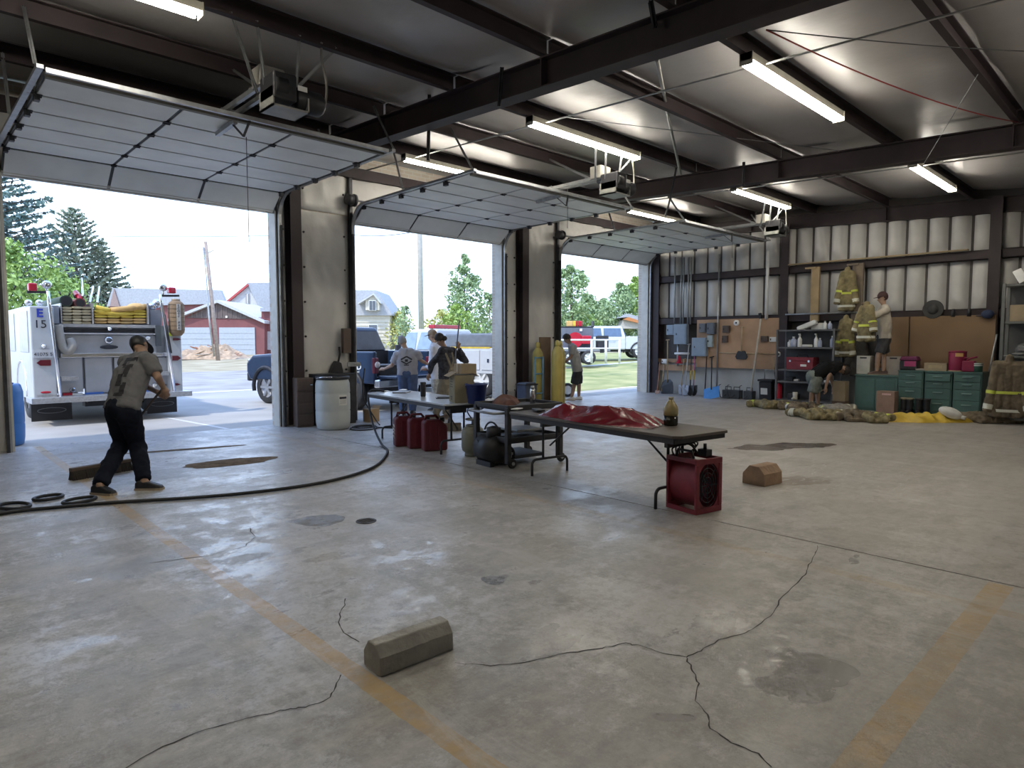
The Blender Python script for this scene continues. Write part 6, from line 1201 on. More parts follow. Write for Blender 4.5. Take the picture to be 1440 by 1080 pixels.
t = thing('red_canister', 'large red canister with yellow label on the right drawer unit', 'canister', (LX + .28, lt(1345.5), LT)); MB().lathe([(.15, 0), (.155, .01), (.155, .38), (.14, .40)], (0, 0, 0), 26).build('body', mat('crimson_plastic', (.22, .012, .05), .4), t); MB().lathe([(.16, .38), (.16, .41), (.02, .42)], (0, 0, 0), 26).build('lid', MATS['crimson_plastic'], t); MB().lathe([(.158, 0), (.158, .02)], (0, 0, 0), 26).build('base_ring', M_HTAN, t); b = MB(); A = math.pi + .4; b.add([(.1565 * math.cos(A + .45 * (i / 6 - .5) * 2), .1565 * math.sin(A + .45 * (i / 6 - .5) * 2), z) for z in (.30, .37) for i in range(7)], [(i, i + 1, i + 8, i + 7) for i in range(6)]); b.build('label', M_HORG, t, fix=False)
t = thing('gas_can', 'small red gas can beside the large red canister', 'gas can', (LX + .2, lt(1363, .2), LT)); MB().bx(-.08, .08, -.11, .11, 0, .22).build('body', MATS['crimson_plastic'], t, bevel=.02); MB().tube([(0, .05, .22), (0, -.02, .27), (0, -.13, .30)], .018, 7).build('spout', MATS['crimson_plastic'], t); MB().tube([(0, .1, .22), (0, .08, .28), (0, -.0, .26)], .014, 7).build('handle', MATS['crimson_plastic'], t)
t = thing('paint_tin', 'green paint tin with pale bands at the right end of the drawers', 'tin', (LX + .2, lt(1374.5, .2), LT)); MB().lathe([(.09, 0), (.09, .17), (.085, .18)], (0, 0, 0), 20).build('body', mat('green_tin', (.05, .12, .09), .4), t)
for z in (.12, .155): MB().lathe([(.0915, z), (.0915, z + .018)], (0, 0, 0), 20).build('band', M_WHITE, t)
for u0, u1, lab in ((1206, 1225, 'white plastic crate on the chest left of the person'), (1247.5, 1268, 'grey-white carton on the chest right of the person')):
    t = thing('carton', lab, 'box', (LX + .42, (lt(u0, .35) + lt(u1, .35)) / 2, .776)); w = lt(u0, .35) - lt(u1, .35); MB().bx(-.15, .14, -w / 2, w / 2, 0, .40).build('body', mat('offwhite_plastic', (.52, .51, .46), .5) if u0 < 1230 else mat('grey_carton', (.36, .32, .28), .8), t, bevel=.01); MB().box((-.153, 0, .36), (.006, w * .5, .03)).build('hand_slot', M_DKMET, t)
t = thing('parcel', 'brown carton with pink tape standing in front of the green chest', 'box', (LX - .22, onX(1247, 578, LX - .22).y, 0)); MB().bx(-.13, .13, -.17, .17, 0, .46).build('body', mat('rosy_card', (.27, .18, .14), .85), t, bevel=.006); MB().box((-.133, -.02, .40), (.006, .17, .035)).build('tape', mat('pink_tape', (.6, .40, .38), .5), t)
for u, m, lab in ((1271, mat('boot_tan', (.25, .22, .15), .8), 'tan-trimmed boot of the pair standing before the drawers'), (1279, mat('boot_tan', (.25, .22, .15), .8), 'inner tan-trimmed boot standing before the drawers'), (1292, M_BLACK, 'black rubber boot standing before the drawers'), (1303, M_BLACK, 'right-hand black rubber boot before the drawers')):
    t = thing('rubber_boot', lab, 'boot', (LX - .16, onX(u, 575, LX - .16).y, 0), 0, 'boots before the drawer units'); MB().lathe([(.055, .05), (.06, .12), (.065, .32), (.07, .335)], (0, 0, 0), 14).build('shaft', M_BLACK, t); MB().sph((-.06, 0, .045), (.13, .052, .05), 14, 7).build('foot', M_BLACK, t); MB().lathe([(.067, .30), (.072, .34)], (0, 0, 0), 14).build('cuff', m, t)
# stuff on top of the hardboard
t = thing('broad_hat', 'round dark hat resting on the top edge of the hardboard', 'hat', (16.09, onX(1312, 438, 16.09).y, a.z if False else xw(1312, 445, 16.05).z)); MB().lathe([(.19, -.02), (.20, 0), (.15, .02)], (0, 0, .15), 22, 'X').build('brim', mat('dark_felt', (.05, .05, .05), .8), t); MB().sph((0, 0, .15), (.07, .11, .11), 14, 8).build('crown', MATS['dark_felt'], t)
for u, lab in ((1340.5, 'left of the two small dark bottles above the hardboard'), (1363, 'right of the two small dark bottles above the hardboard')): t = thing('dark_bottle', lab, 'bottle', (16.095, xw(u, 440, 16.095).y, xw(1340, 445.5, 16.1).z)); MB().lathe([(.04, 0), (.04, .10), (.028, .13), (.028, .16)], (0, 0, 0), 12).build('body', M_DKMET, t)
t = thing('baseball_hat', 'dark blue cap hung at the right end of the hardboard', 'cap', (16.02, xw(1389, 442, 16.02).y, xw(1389, 446, 16.02).z)); M_NAVY = mat('navy_cloth', (.03, .045, .10), .85); MB().sph((0, 0, .06), (.08, .11, .09), 14, 8).build('crown', M_NAVY, t); MB().sph((-.02, .12, .03), (.06, .08, .012), 12, 6).build('brim', M_NAVY, t)
t = thing('parcel', 'small tan box under the bending person at the shelf end', 'box', (15.25, onX(1182, 560, 15.25).y, 0)); MB().bx(-.12, .12, -.13, .13, .18, .62).build('body', M_CARD, t, bevel=.006); MB().bx(-.13, .13, -.14, .14, 0, .18).build('base', M_WOOD, t)
# right-hand rack
rk = thing('metal_rack', 'grey metal rack at the right edge with boxes and a hung coat', 'shelf', (14.75, 2.02, 0)); M_RK = mat('rack_grey', (.15, .155, .15), .5, .3)
for x in (0, .45):
    for y in (0, .42, -1.2):
        if y < .42 or True: MB().bx(x - .025, x + .025, y - .025, y + .025, 0, 2.55).build('post', M_RK, rk)
for z in (.06, 1.20, 1.82, 2.50): MB().bx(0, .45, -1.2, .42, z, z + .04).build('shelf_board', M_RK, rk)
MB().bx(.44, .45, -1.2, .42, .1, 2.5).build('back_sheet', MATS['shelf_back'], rk)
tag(MB().box((14.92, 2.18, 1.86 + .15), (.28, .34, .30)).build('cardboard_box', M_CARD, bevel=.005), 'cardboard box on the upper shelf of the right-hand rack', 'box')
t = thing('white_carton', 'tilted white packet on top of the right-hand rack', 'box', (14.85, 2.22, 2.60)); MB().box((0, 0, .06), (.18, .14, .26), 0, R(-28), .2).build('body', M_WHITE, t, bevel=.01)
t = thing('helmet', 'grey helmet with visor on the middle shelf of the right-hand rack', 'helmet', (14.95, 2.12, 1.24)); MB().sph((0, 0, .10), (.13, .15, .14), 16, 8).build('shell', mat('grey_helmet', (.12, .12, .12), .4), t); MB().lathe([(.2, .02), (.19, .035), (.13, .06)], (0, 0, 0), 20).build('brim', MATS['grey_helmet'], t); MB().box((-.14, 0, .13), (.02, .16, .08)).build('visor', M_CHROME, t)
t = thing('floor_squeegee', 'long steel pole leaning by the right-hand rack', 'pole', onZ(1378, 583)); q = onX(1402, 470, 15.9) - Vector(t.location); MB().tube([(0, 0, 0), q], .016, 8).build('pole', M_GALV, t)
# ------------------------------------------------------------------ turnout gear laid out on the floor
M_GEAR = mat('khaki_turnout', (.20, .165, .085), .9, var=.5, scale=6, bump=.3, bscale=25); M_GEAR2 = mat('brown_turnout', (.13, .10, .065), .9, var=.5, scale=6, bump=.3, bscale=25); M_HIV = mat('lime_reflective', (.55, .62, .08), .4); M_SIL = mat('silver_reflective', (.60, .60, .52), .35); M_YTARP = mat('yellow_tarpaulin', (.55, .38, .04), .5, var=.15, scale=6, bump=.3, bscale=14)
def gear(label, u, v, rx, ry, h, m, sd, rz, name='turnout_coat'):
    GEAR.append((label, u, v, rx, ry, h, m, sd, rz, name))
GEAR = []
for a_ in (('lime-banded khaki coat at the left end of the gear row', 1081, 574, .32, .30, .17, M_GEAR, 1.3, R(45)), ('brown folded trousers second from the left in the gear row', 1106, 575, .36, .26, .15, M_GEAR2, 2.6, R(35)), ('dark coat with pale cuff before the storage shelves', 1129, 578, .26, .28, .15, M_GEAR2, 4.4, R(40)), ('khaki coat spread out in front of the bending person', 1142, 588, .42, .30, .16, M_GEAR, 6.7, R(40)), ('khaki trousers bunched right of the spread coat', 1162, 589, .34, .32, .18, M_GEAR, 7.9, R(20)), ('grey-lined coat lying open beyond the khaki trousers', 1180, 580, .45, .36, .15, mat('grey_lining', (.24, .22, .19), .9, var=.25, scale=8), 9.1, R(50)), ('brown coat with silver bands right of the open coat', 1201, 591, .42, .34, .17, M_GEAR2, 11.2, R(35)), ('khaki sleeve with silver cuffs next to the yellow tarpaulin', 1228, 593, .36, .26, .14, M_GEAR, 12.9, R(40)), ('dark brown gear heap right of the yellow tarpaulin', 1372, 592, .55, .34, .15, M_GEAR2, 14.1, R(48)), ('brown trouser legs with pale cuff at the right end of the gear row', 1408, 593, .40, .30, .15, M_GEAR2, 15.6, R(48))): gear(*a_)
p = onZ(1290, 591); crumple('yellow_tarpaulin', 'yellow tarpaulin spread on the floor before the drawer units', (p.x, p.y), .95, .42, .17, M_YTARP, 21.3, R(-47), 'tarpaulin', 1.6, 60, 34)
p = onZ(1334, 594); t = thing('white_sack', 'white plastic sack lying on the yellow tarpaulin', 'sack', (p.x + .1, p.y, .09)); MB().sph((0, 0, .08), (.13, .20, .10), 18, 10, Matrix.Rotation(R(20), 3, 'X')).build('body', mat('white_sack_plastic', (.62, .61, .58), .5, bump=.6, bscale=9), t); MB().tube([(0, -.15, .02), (0, -.24, .0)], .035, 8).build('tied_neck', MATS['white_sack_plastic'], t)
# ================================================================== people and hung coats: limbs and cloth grown as one remeshed skin
def cap(b, p0, p1, r0, r1=None, flat=False):
    r1 = r0 if r1 is None else r1; p0, p1 = Vector(p0), Vector(p1)
    if (p1 - p0).length < 1e-4: b.sph(p0, r0, 12, 8); return
    b.cyl(p0, p1, r0, r1, 14)
    if not flat: b.sph(p0, r0 * .999, 12, 8); b.sph(p1, r1 * .999, 12, 8)
def skin(b, name, m, parent, vox=.012, wr=0.0, ws=14.0, it=2):
    me = b.mesh('tmp', None); o = bpy.data.objects.new('tmp', me)
    r = o.modifiers.new('r', 'REMESH'); r.mode = 'VOXEL'; r.voxel_size = vox
    if it: s = o.modifiers.new('s', 'SMOOTH'); s.factor = .5; s.iterations = it
    ne = evaluated(o); bpy.data.objects.remove(o); bpy.data.meshes.remove(me)
    ne.name = name; ne.materials.clear(); ne.materials.append(m)
    if wr:
        ne.update(); nr = [v.normal.copy() for v in ne.vertices]; co = []
        for v, n_ in zip(ne.vertices, nr):
            p = v.co; co += list(p + n_ * wr * (1 - 2.2 * abs(nz((p.x, p.y, p.z * .55), ws)) + .5 * (1 - 2.4 * abs(nz((p.y, p.x, p.z), ws * 2.1)))))
        ne.vertices.foreach_set('co', co)
    ne.polygons.foreach_set('use_smooth', [True] * len(ne.polygons)); ne.update()
    return put(name, ne, parent)
def hand(b, w, d, n, curl=.5, s=1.0, side=1):
    w, d, n = Vector(w), Vector(d).normalized(), Vector(n); n = (n - d * n.dot(d)).normalized(); x = d.cross(n) * side
    c = w + d * .045 * s; b.sph(c, (.040 * s, .040 * s, .040 * s), 10, 6); cap(b, w, w + d * .08 * s, .028 * s, .034 * s)
    for k, (o, L) in enumerate(((-.030, .070), (-.010, .080), (.011, .076), (.030, .060))):
        p = w + d * .085 * s + x * o * s; e = d
        for j in range(3):
            ang = curl * (.5 + .45 * j); e = (d * math.cos(ang) + n * math.sin(ang)).normalized(); q = p + e * L * s * (.45, .32, .23)[j]; cap(b, p, q, (.0100, .0092, .0082)[j] * s, (.0092, .0084, .007)[j] * s); p = q
    p = w + d * .03 * s - x * .03 * s
    for j, L in enumerate((.04, .03)): e = (d * .75 - x * (.55 - .3 * j) + n * (.45 + .3 * j * curl)).normalized(); q = p + e * L * s; cap(b, p, q, .0125 * s, .010 * s); p = q
M_SKIN = mat('skin', (.42, .27, .19), .55, var=.08, scale=12); M_SKIND = mat('tanned_skin', (.30, .185, .125), .55, var=.08, scale=12); M_EYE = mat('eye', (.05, .04, .035), .2); M_HAIRD = mat('dark_hair', (.03, .022, .018), .7)
def person(label, J, cloth, skinm=M_SKIN, hair='cap', hairm=M_BLACK, curl=.9, sleeve='short', legs='long', vox=.011, top=M_WHITE, bot=M_NAVY, shoe=M_BLACK, hscale=1.0, extras=None):
    # J: world joints. pel, chest, neck, head, face(dir), shL,elL,wrL,haL(dir) ... hipL,knL,anL,toL(dir)
    V = {k: Vector(v) for k, v in J.items()}; base = Vector((V['pel'].x, V['pel'].y, J.get('floor', 0.0) if not isinstance(J.get('floor'), Vector) else 0))
    base.z = min(V['anL'].z, V['anR'].z) - .085
    t = thing('person', label, 'person', base); G = {k: (v - base if k not in ('face', 'haL', 'haR', 'toL', 'toR', 'floor', 'nL', 'nR') else v) for k, v in V.items()}
    lat = (G['shL'] - G['shR']).normalized(); spine = (G['neck'] - G['pel']).normalized(); f = G['face'].normalized(); hl = .082
    def torso(b, k, flat=False, low=0.0):
        for s in (-1, 0, 1):
            a = G['pel'] + lat * s * .075 - spine * low; c = G['chest'] + lat * s * .085; cap(b, a, c, .095 + k, .105 + k, flat and True)
            cap(b, c, G['neck'] - spine * .06 + lat * s * .08, .105 + k, .062 + k)
        cap(b, G['shL'], G['shR'], .056 + k)
    # ---- body: one continuous surface
    b = MB(); torso(b, 0)
    cap(b, G['pel'] + lat * .08, G['hipL'], .09); cap(b, G['pel'] - lat * .08, G['hipR'], .09)
    for s in 'LR':
        cap(b, G['sh' + s], G['el' + s], .050, .040); cap(b, G['el' + s], G['wr' + s], .040, .027)
        cap(b, G['hip' + s], G['kn' + s], .088, .056); m_ = G['kn' + s].lerp(G['an' + s], .3); cap(b, G['kn' + s], m_, .056, .054); cap(b, m_, G['an' + s], .054, .036)
        td = G['to' + s].normalized(); a = G['an' + s]; cap(b, a, Vector((a.x, a.y, a.z - .05)) + td * .07, .036, .026)
        hand(b, G['wr' + s], G['ha' + s], G['n' + s] if ('n' + s) in G else Vector((0, 0, -1)), curl, 1.0, 1 if s == 'L' else -1)
    H = G['head']; up = (H - G['neck']).normalized(); side = up.cross(f).normalized(); fz = side.cross(up).normalized(); RM = Matrix((side, fz, up)).transposed()
    cap(b, G['neck'] - spine * .03, H - up * .05, .053, .05)
    b.sph(H + up * .015 - fz * .008, (.072, .092, .105), 18, 12, RM); b.sph(H - up * .055 + fz * .025, (.052, .062, .062), 14, 9, RM)
    cap(b, H + fz * .080 - up * .002, H + fz * .100 - up * .03, .010, .014)
    for s in (-1, 1): b.sph(H + side * s * .074 - up * .012 - fz * .01, (.010, .020, .032), 10, 6, RM)
    body = skin(b, 'body', skinm, t, vox, 0, it=2)
    for s in (-1, 1): MB().sph(H + side * s * .030 + fz * .077 + up * .012, .011, 8, 6).build('eye', M_EYE, t)
    b = MB(); b.sph(H + fz * .084 - up * .058, (.022, .008, .006), 10, 5, RM); b.build('mouth', mat('lips', (.30, .13, .11), .5), t)
    # ---- clothes
    b = MB(); torso(b, .020, low=-.02)
    if cloth.get('untuck', True): 
        for s in (-1, 0, 1): cap(b, G['pel'] + lat * s * .085 - spine * .03, G['pel'] + lat * s * .08 + spine * .10, .120, .112, True)
    for s in 'LR':
        if sleeve == 'short': e_ = G['sh' + s].lerp(G['el' + s], .72); cap(b, G['sh' + s], e_, .072, .066, True); b.sph(G['sh' + s], .074, 12, 8)
        else: cap(b, G['sh' + s], G['el' + s], .068, .054); cap(b, G['el' + s], G['wr' + s].lerp(G['el' + s], .06), .054, .040, True)
    cap(b, G['neck'] - spine * .06, G['neck'] + spine * .005, .075, .064, True)
    sh = skin(b, 'shirt', top, t, .014, .010, 9.0)
    b = MB(); cap(b, G['pel'] + lat * .05, G['pel'] - lat * .05, .125); 
    for s_, q in ((1, 'L'), (-1, 'R')):
        cap(b, G['pel'] + lat * s_ * .07 + spine * .06, G['hip' + q], .105, .112)
        if legs == 'long': cap(b, G['hip' + q], G['kn' + q], .112, .080); cap(b, G['kn' + q], G['an' + q].lerp(G['kn' + q], .03), .080, .066, True)
        else: e_ = G['hip' + q].lerp(G['kn' + q], 1.0 if legs == 'knee' else .80); b.sph(G['hip' + q], .112, 12, 8); cap(b, G['hip' + q], e_, .112, .100, True)
    skin(b, 'trousers' if legs == 'long' else 'shorts', bot, t, .014, .010, 9.0)
    for s in 'LR':
        td = G['to' + s].normalized(); a = G['an' + s]; z = a.z - .085; b = MB(); q = Vector((a.x, a.y, z)); sd = Vector((-td.y, td.x, 0))
        pr = [(-.085, .037), (-.05, .042), (.05, .046), (.12, .050), (.165, .042), (.185, .022)]; vs = []
        for d_, w in pr: vs += [q + td * d_ + sd * w, q + td * d_ - sd * w]
        top_ = [.075, .10, .085, .06, .045, .03]
        for i, (d_, w) in enumerate(pr): vs += [q + td * d_ + sd * w * .75 + Vector((0, 0, top_[i])), q + td * d_ - sd * w * .75 + Vector((0, 0, top_[i]))]
        n = len(pr); fs = []
        for i in range(n - 1): fs += [(2 * i, 2 * i + 1, 2 * i + 3, 2 * i + 2), (2 * n + 2 * i, 2 * n + 2 * i + 2, 2 * n + 2 * i + 3, 2 * n + 2 * i + 1), (2 * i, 2 * i + 2, 2 * n + 2 * i + 2, 2 * n + 2 * i), (2 * i + 1, 2 * n + 2 * i + 1, 2 * n + 2 * i + 3, 2 * i + 3)]
        fs += [(0, 2 * n, 2 * n + 1, 1), (2 * n - 2, 2 * n - 1, 4 * n - 1, 4 * n - 2)]
        so = b.add(vs, fs).build('shoe', shoe, t, bevel=.015, seg=3)
        b = MB(); k = [q + td * d_ + sd * w * s_ * 1.04 + Vector((0, 0, z_)) for s_, ll in ((1, pr), (-1, pr[::-1])) for d_, w in ll for z_ in (0,)]; nn = len(k); b.add(k + [p + Vector((0, 0, .022)) for p in k], [tuple(range(nn)), tuple(range(2 * nn - 1, nn - 1, -1))] + [(i, nn + i, nn + (i + 1) % nn, (i + 1) % nn) for i in range(nn)]); b.build('sole', mat('gum_sole', (.28, .23, .17), .7), so)
    # ---- hair or cap
    b = MB(); b.sph(H + up * .028 - fz * .010, (.082, .103, .112), 18, 12, RM)
    cut = MB()
    me = b.mesh('hair', hairm); bm = bmesh.new(); bm.from_mesh(me); dele = [v for v in bm.verts if (v.co - H).dot(up) < ((.004 if (v.co - H).dot(fz) > .01 else -.055) if hair == 'cap' else -.045 + .10 * max(0, (v.co - H).dot(fz) / .09))]
    bmesh.ops.delete(bm, geom=dele, context='VERTS'); bm.to_mesh(me); bm.free(); ho = put('cap' if hair == 'cap' else 'hair', me, t, sol=.006)
    if hair == 'cap':
        b = MB(); vs = []
        for i in range(9):
            a = -1.1 + 2.2 * i / 8; vs += [H + up * .034 + fz * .088 * math.cos(a) + side * .082 * math.sin(a), H + up * .026 + fz * (.088 * math.cos(a) + .085 * math.cos(a * .8)) + side * .080 * math.sin(a)]
        b.add(vs + [v + up * .008 for v in vs], [(2 * i, 2 * i + 1, 2 * i + 3, 2 * i + 2) for i in range(8)] + [(18 + 2 * i, 18 + 2 * i + 2, 18 + 2 * i + 3, 18 + 2 * i + 1) for i in range(8)] + [(2 * i + 1, 18 + 2 * i + 1, 18 + 2 * i + 3, 2 * i + 3) for i in range(8)]); b.build('visor', hairm, t)
    return t, G, base, sh
def W(u, v, dep): return onD(u, v, dep)
def flat(v): v = Vector((v.x, v.y, 0)); return v.normalized()
FH = flat(FW); RH = flat(RT)
M_TEE = mat('charcoal_tee', (.15, .15, .155), .9, var=.12, scale=5, spec=.15); M_PRINT = mat('shirt_print', (.03, .03, .035), .8); M_GTEE = mat('grey_tee', (.36, .36, .40), .85, var=.1, scale=5); M_JEAN = mat('blue_jeans', (.07, .11, .22), .85, var=.2, scale=6); M_DKP = mat('dark_trousers', (.010, .012, .020), .9, var=.2, scale=6, spec=.12)

def stamp(shirt, G, c, ux, uz, w, h, out, m):
    # a flat print laid on the cloth: a small grid dropped onto the shirt
    bv = BVHTree.FromPolygons([v.co.copy() for v in shirt.data.vertices], [tuple(p.vertices) for p in shirt.data.polygons]); vs = []; n = 4
    for j in range(n + 1):
        for i in range(n + 1):
            p = c + ux * w * (i / n - .5) + uz * h * (j / n - .5); hit = bv.ray_cast(p + out * .6, -out); vs.append((hit[0] if hit[0] is not None else p) + out * .004)
    MB().add(vs, [(j * (n + 1) + i, j * (n + 1) + i + 1, (j + 1) * (n + 1) + i + 1, (j + 1) * (n + 1) + i) for j in range(n) for i in range(n)]).build('back_print', m, shirt, fix=False)
# --- sweeper, seen from behind, leaning into a push broom
D = 6.70; fd = flat(RH * .45 + FH * .9); lf = Vector((-fd.y, fd.x, 0))
S = W(193, 508, D + .22); pel = W(172, 573, D - .04)
J = dict(pel=pel, chest=pel.lerp(S, .62) - Vector((0, 0, -.03)), neck=W(198, 499, D + .27), head=W(197, 487, D + .36), face=(fd + Vector((0, 0, -.75))), shL=W(177, 510, D + .32), shR=W(210, 507, D + .12),
         elR=W(222, 531, D + .05), wrR=W(230, 545, D + .13), haR=(fd * .35 + Vector((0, 0, -.9))), elL=W(196, 538, D + .50), wrL=W(221, 551, D + .28), haL=(fd * .3 + Vector((0, 0, -.5)) + RH * .5),
         nR=lf, nL=-lf, hipL=pel + lf * .09 - Vector((0, 0, .05)), hipR=pel - lf * .09 - Vector((0, 0, .05)))
fl_, fr_ = onZ(140, 683, .085), onZ(203, 677, .085)
J.update(anL=Vector((fl_.x, fl_.y, .085)), anR=Vector((fr_.x, fr_.y, .085)), toL=flat(RH * 1.0 - FH * .25), toR=flat(RH * 1.0 + FH * .1))
J['knL'] = W(172, 622, D + .16); J['knR'] = W(193, 622, D + .12)
t, G, bs, shirt = person('man in charcoal tee and dark trousers bent over a push broom at left', J, dict(), M_SKIND, 'cap', M_BLACK, 1.3, 'short', 'long', .009, M_TEE, M_DKP, M_BLACK)
sp = (G['neck'] - G['pel']); u_ = sp.normalized(); out = (-FH + Vector((0, 0, .25))).normalized(); lt_ = u_.cross(out).normalized()
for k, (q, w, h, o) in enumerate(((.86, .17, .05, 0), (.80, .05, .08, -.06), (.72, .14, .04, .01), (.64, .06, .10, .03), (.54, .13, .04, -.01), (.46, .06, .10, -.04), (.38, .14, .04, 0), (.28, .06, .09, .04), (.20, .12, .04, 0))): stamp(shirt, G, G['pel'] + sp * q + lt_ * o, lt_, u_, w, h, out, M_PRINT)
hd = onZ(143, 668); hd2 = W(233, 541, D + .16)
broom('push_broom', 'push broom held by the sweeping man', (hd.x, hd.y), math.atan2((onZ(185, 658) - onZ(100, 673)).y, (onZ(185, 658) - onZ(100, 673)).x), hd2, M_BRIS, .66)

# --- man in grey tee and jeans at the tailgate, back to us
D = 13.2; fd = flat(FH * 1.0 - RH * .25); lf = Vector((-fd.y, fd.x, 0)); pel = W(573, 525, D)
S = W(573, 498, D)
J = dict(pel=pel, chest=pel.lerp(S, .65), neck=W(571, 491, D), head=W(566, 481, D + .05), face=(fd - RH * .3 + Vector((0, 0, -.4))), shL=W(558, 499, D), shR=W(587, 498, D),
         elL=W(551, 514, D + .05), wrL=W(540, 519, D + .25), haL=(-RH * .7 + FH * .6), elR=W(592, 507, D + .05), wrR=W(601, 512, D + .2), haR=(RH * .8 + FH * .4), hipL=pel - RH * .09 - Vector((0, 0, .06)), hipR=pel + RH * .09 - Vector((0, 0, .06)),
         knL=W(567, 556, D + .05), knR=W(581, 556, D + .0), anL=Vector((*onD(567, 580, D + .02).xy, .085)), anR=Vector((*onD(580, 581, D - .02).xy, .085)), toL=flat(FH - RH * .4), toR=flat(FH + RH * .1))
t, G, bs, shirt = person('man in grey tee and blue jeans leaning over the pickup tailgate', J, dict(untuck=True), M_SKIN, 'cap', mat('grey_cap', (.30, .30, .30), .85), .8, 'short', 'long', .012, M_GTEE, M_JEAN, M_BLACK)
for k, (dx, dz, w, h, an) in enumerate(((-.055, .06, .13, .03, .5), (.055, .06, .13, .03, -.5), (0, .01, .06, .05, 0), (-.05, -.03, .12, .025, -.5), (.05, -.03, .12, .025, .5), (0, -.08, .10, .02, 0))):
    ax = RH * math.cos(an) + Vector((0, 0, 1)) * math.sin(an); az = Vector((0, 0, 1)) * math.cos(an) - RH * math.sin(an); stamp(shirt, G, G['chest'] + RH * dx + Vector((0, 0, dz)), ax, az, w, h, -FH, M_PRINT)

# --- man in white shirt behind the woman, facing left
D = 14.1; fd = flat(-RH * 1.0 + FH * .15); lf = Vector((-fd.y, fd.x, 0)); pel = W(615, 531, D); S = W(612, 490, D)
J = dict(pel=pel, chest=pel.lerp(S, .65), neck=W(611, 483.5, D), head=W(608, 472, D), face=(fd + Vector((0, 0, -.3))), shL=S + lf * .17, shR=S - lf * .17, elL=W(607, 511, D - .2), wrL=W(600, 519, D - .25), haL=(fd * .8 - FH * .2), elR=W(608, 510, D + .2), wrR=W(600, 517, D + .2), haR=fd,
         hipL=pel + lf * .09 - Vector((0, 0, .06)), hipR=pel - lf * .09 - Vector((0, 0, .06)), knL=W(613, 555, D - .1), knR=W(617, 555, D + .1), anL=Vector((*onD(613, 578, D - .1).xy, .085)), anR=Vector((*onD(618, 578, D + .1).xy, .085)), toL=fd, toR=fd)
person('man in white shirt and tan cap standing behind the woman', J, dict(untuck=True), M_SKIN, 'cap', mat('tan_cap', (.33, .24, .16), .85), .9, 'long', 'long', .013, mat('white_shirt', (.60, .61, .66), .85), mat('pale_camo', (.40, .38, .33), .85, var=.4, scale=14), M_BLACK)

# --- woman in tan overalls with broom
D = 12.55; fd = flat(-RH * .85 + FH * .5); lf = Vector((-fd.y, fd.x, 0)); pel = W(629, 533, D); S = W(629, 494, D)
M_OVR = mat('tan_overalls', (.21, .18, .13), .85, var=.15, scale=6); M_DSH = mat('dark_patterned_shirt', (.035, .035, .045), .85, var=.8, scale=16)
J = dict(pel=pel, chest=pel.lerp(S, .65), neck=W(626, 489, D), head=W(619, 478, D), face=(fd + Vector((0, 0, -.55))), shL=S + lf * .165, shR=S - lf * .165, elL=W(607, 512, D - .08), wrL=W(604, 526, D - .02), haL=(fd * .5 + Vector((0, 0, -.8))), elR=W(655, 508, D + .02), wrR=W(645, 489, D - .03), haR=(Vector((0, 0, 1)) - RH * .25), nR=-FH,
         hipL=pel + lf * .085 - Vector((0, 0, .06)), hipR=pel - lf * .085 - Vector((0, 0, .06)), knL=W(618, 561, D), knR=W(630, 561, D - .1), anL=Vector((*onD(613, 586, D).xy, .085)), anR=Vector((*onD(627, 588, D - .1).xy, .085)), toL=fd, toR=fd)
t, G, bs, shirt = person('woman in dark patterned shirt and tan overalls holding a broom handle', J, dict(untuck=False), M_SKIND, 'hair', M_HAIRD, 1.4, 'long', 'long', .012, M_DSH, M_OVR, mat('brown_shoe', (.12, .08, .05), .7))
MB().sph(G['head'] - fd * .10 + Vector((0, 0, .03)), (.055, .055, .05), 14, 8).build('hair_bun', M_HAIRD, t)
bk = (-FH * .8 + RH * .55).normalized(); sp = (G['neck'] - G['pel']).normalized()
for s in (1, -1): 
    a = G['neck'] + lf * s * .11 - sp * .03; mid = G['chest'] + bk * .145; en = G['pel'] - lf * s * .08 + bk * .13 + sp * .08; b = MB(); b.tube(smoothpts([a + fd * .02, a + bk * .06, mid + lf * s * .07, en], 5), .020, 6); b.build('strap', M_OVR, t)
MB().sph(G['pel'] + sp * .17, (.172, .158, .22), 18, 10, Matrix((lf, sp.cross(lf), sp)).transposed()).build('bib', M_OVR, t)
hd = onZ(631, 606); broom('push_broom', 'grey push broom held by the woman in overalls', (hd.x, hd.y), R(-30), W(646, 450, D - .06), M_BRIS2, .42)

# --- man at the gas cylinders
D = 16.6; fd = flat(-RH * 1.0 + FH * .2); lf = Vector((-fd.y, fd.x, 0)); pel = W(812, 521, D); S = W(806, 488.5, D)
J = dict(pel=pel, chest=pel.lerp(S, .65), neck=W(803, 484, D), head=W(797.5, 476.5, D), face=(fd + Vector((0, 0, -.75))), shL=S + lf * .17, shR=S - lf * .17, elL=W(803, 502, D - .22), wrL=W(794, 510, D - .2), haL=(fd), elR=W(802, 502, D + .15), wrR=W(793, 508, D + .1), haR=fd,
         hipL=pel + lf * .09 - Vector((0, 0, .06)), hipR=pel - lf * .09 - Vector((0, 0, .06)), knL=W(807, 543, D - .05), knR=W(814, 543, D + .08), anL=Vector((*onD(804, 563, D - .1).xy, .085)), anR=Vector((*onD(814, 562, D + .1).xy, .085)), toL=fd, toR=fd)
person('man in grey tee and black shorts stooping at the gas cylinders', J, dict(), M_SKIND, 'hair', M_HAIRD, .9, 'short', 'mid', .013, mat('light_grey_tee', (.30, .30, .30), .85), mat('black_shorts', (.02, .022, .026), .8), M_WHITE)

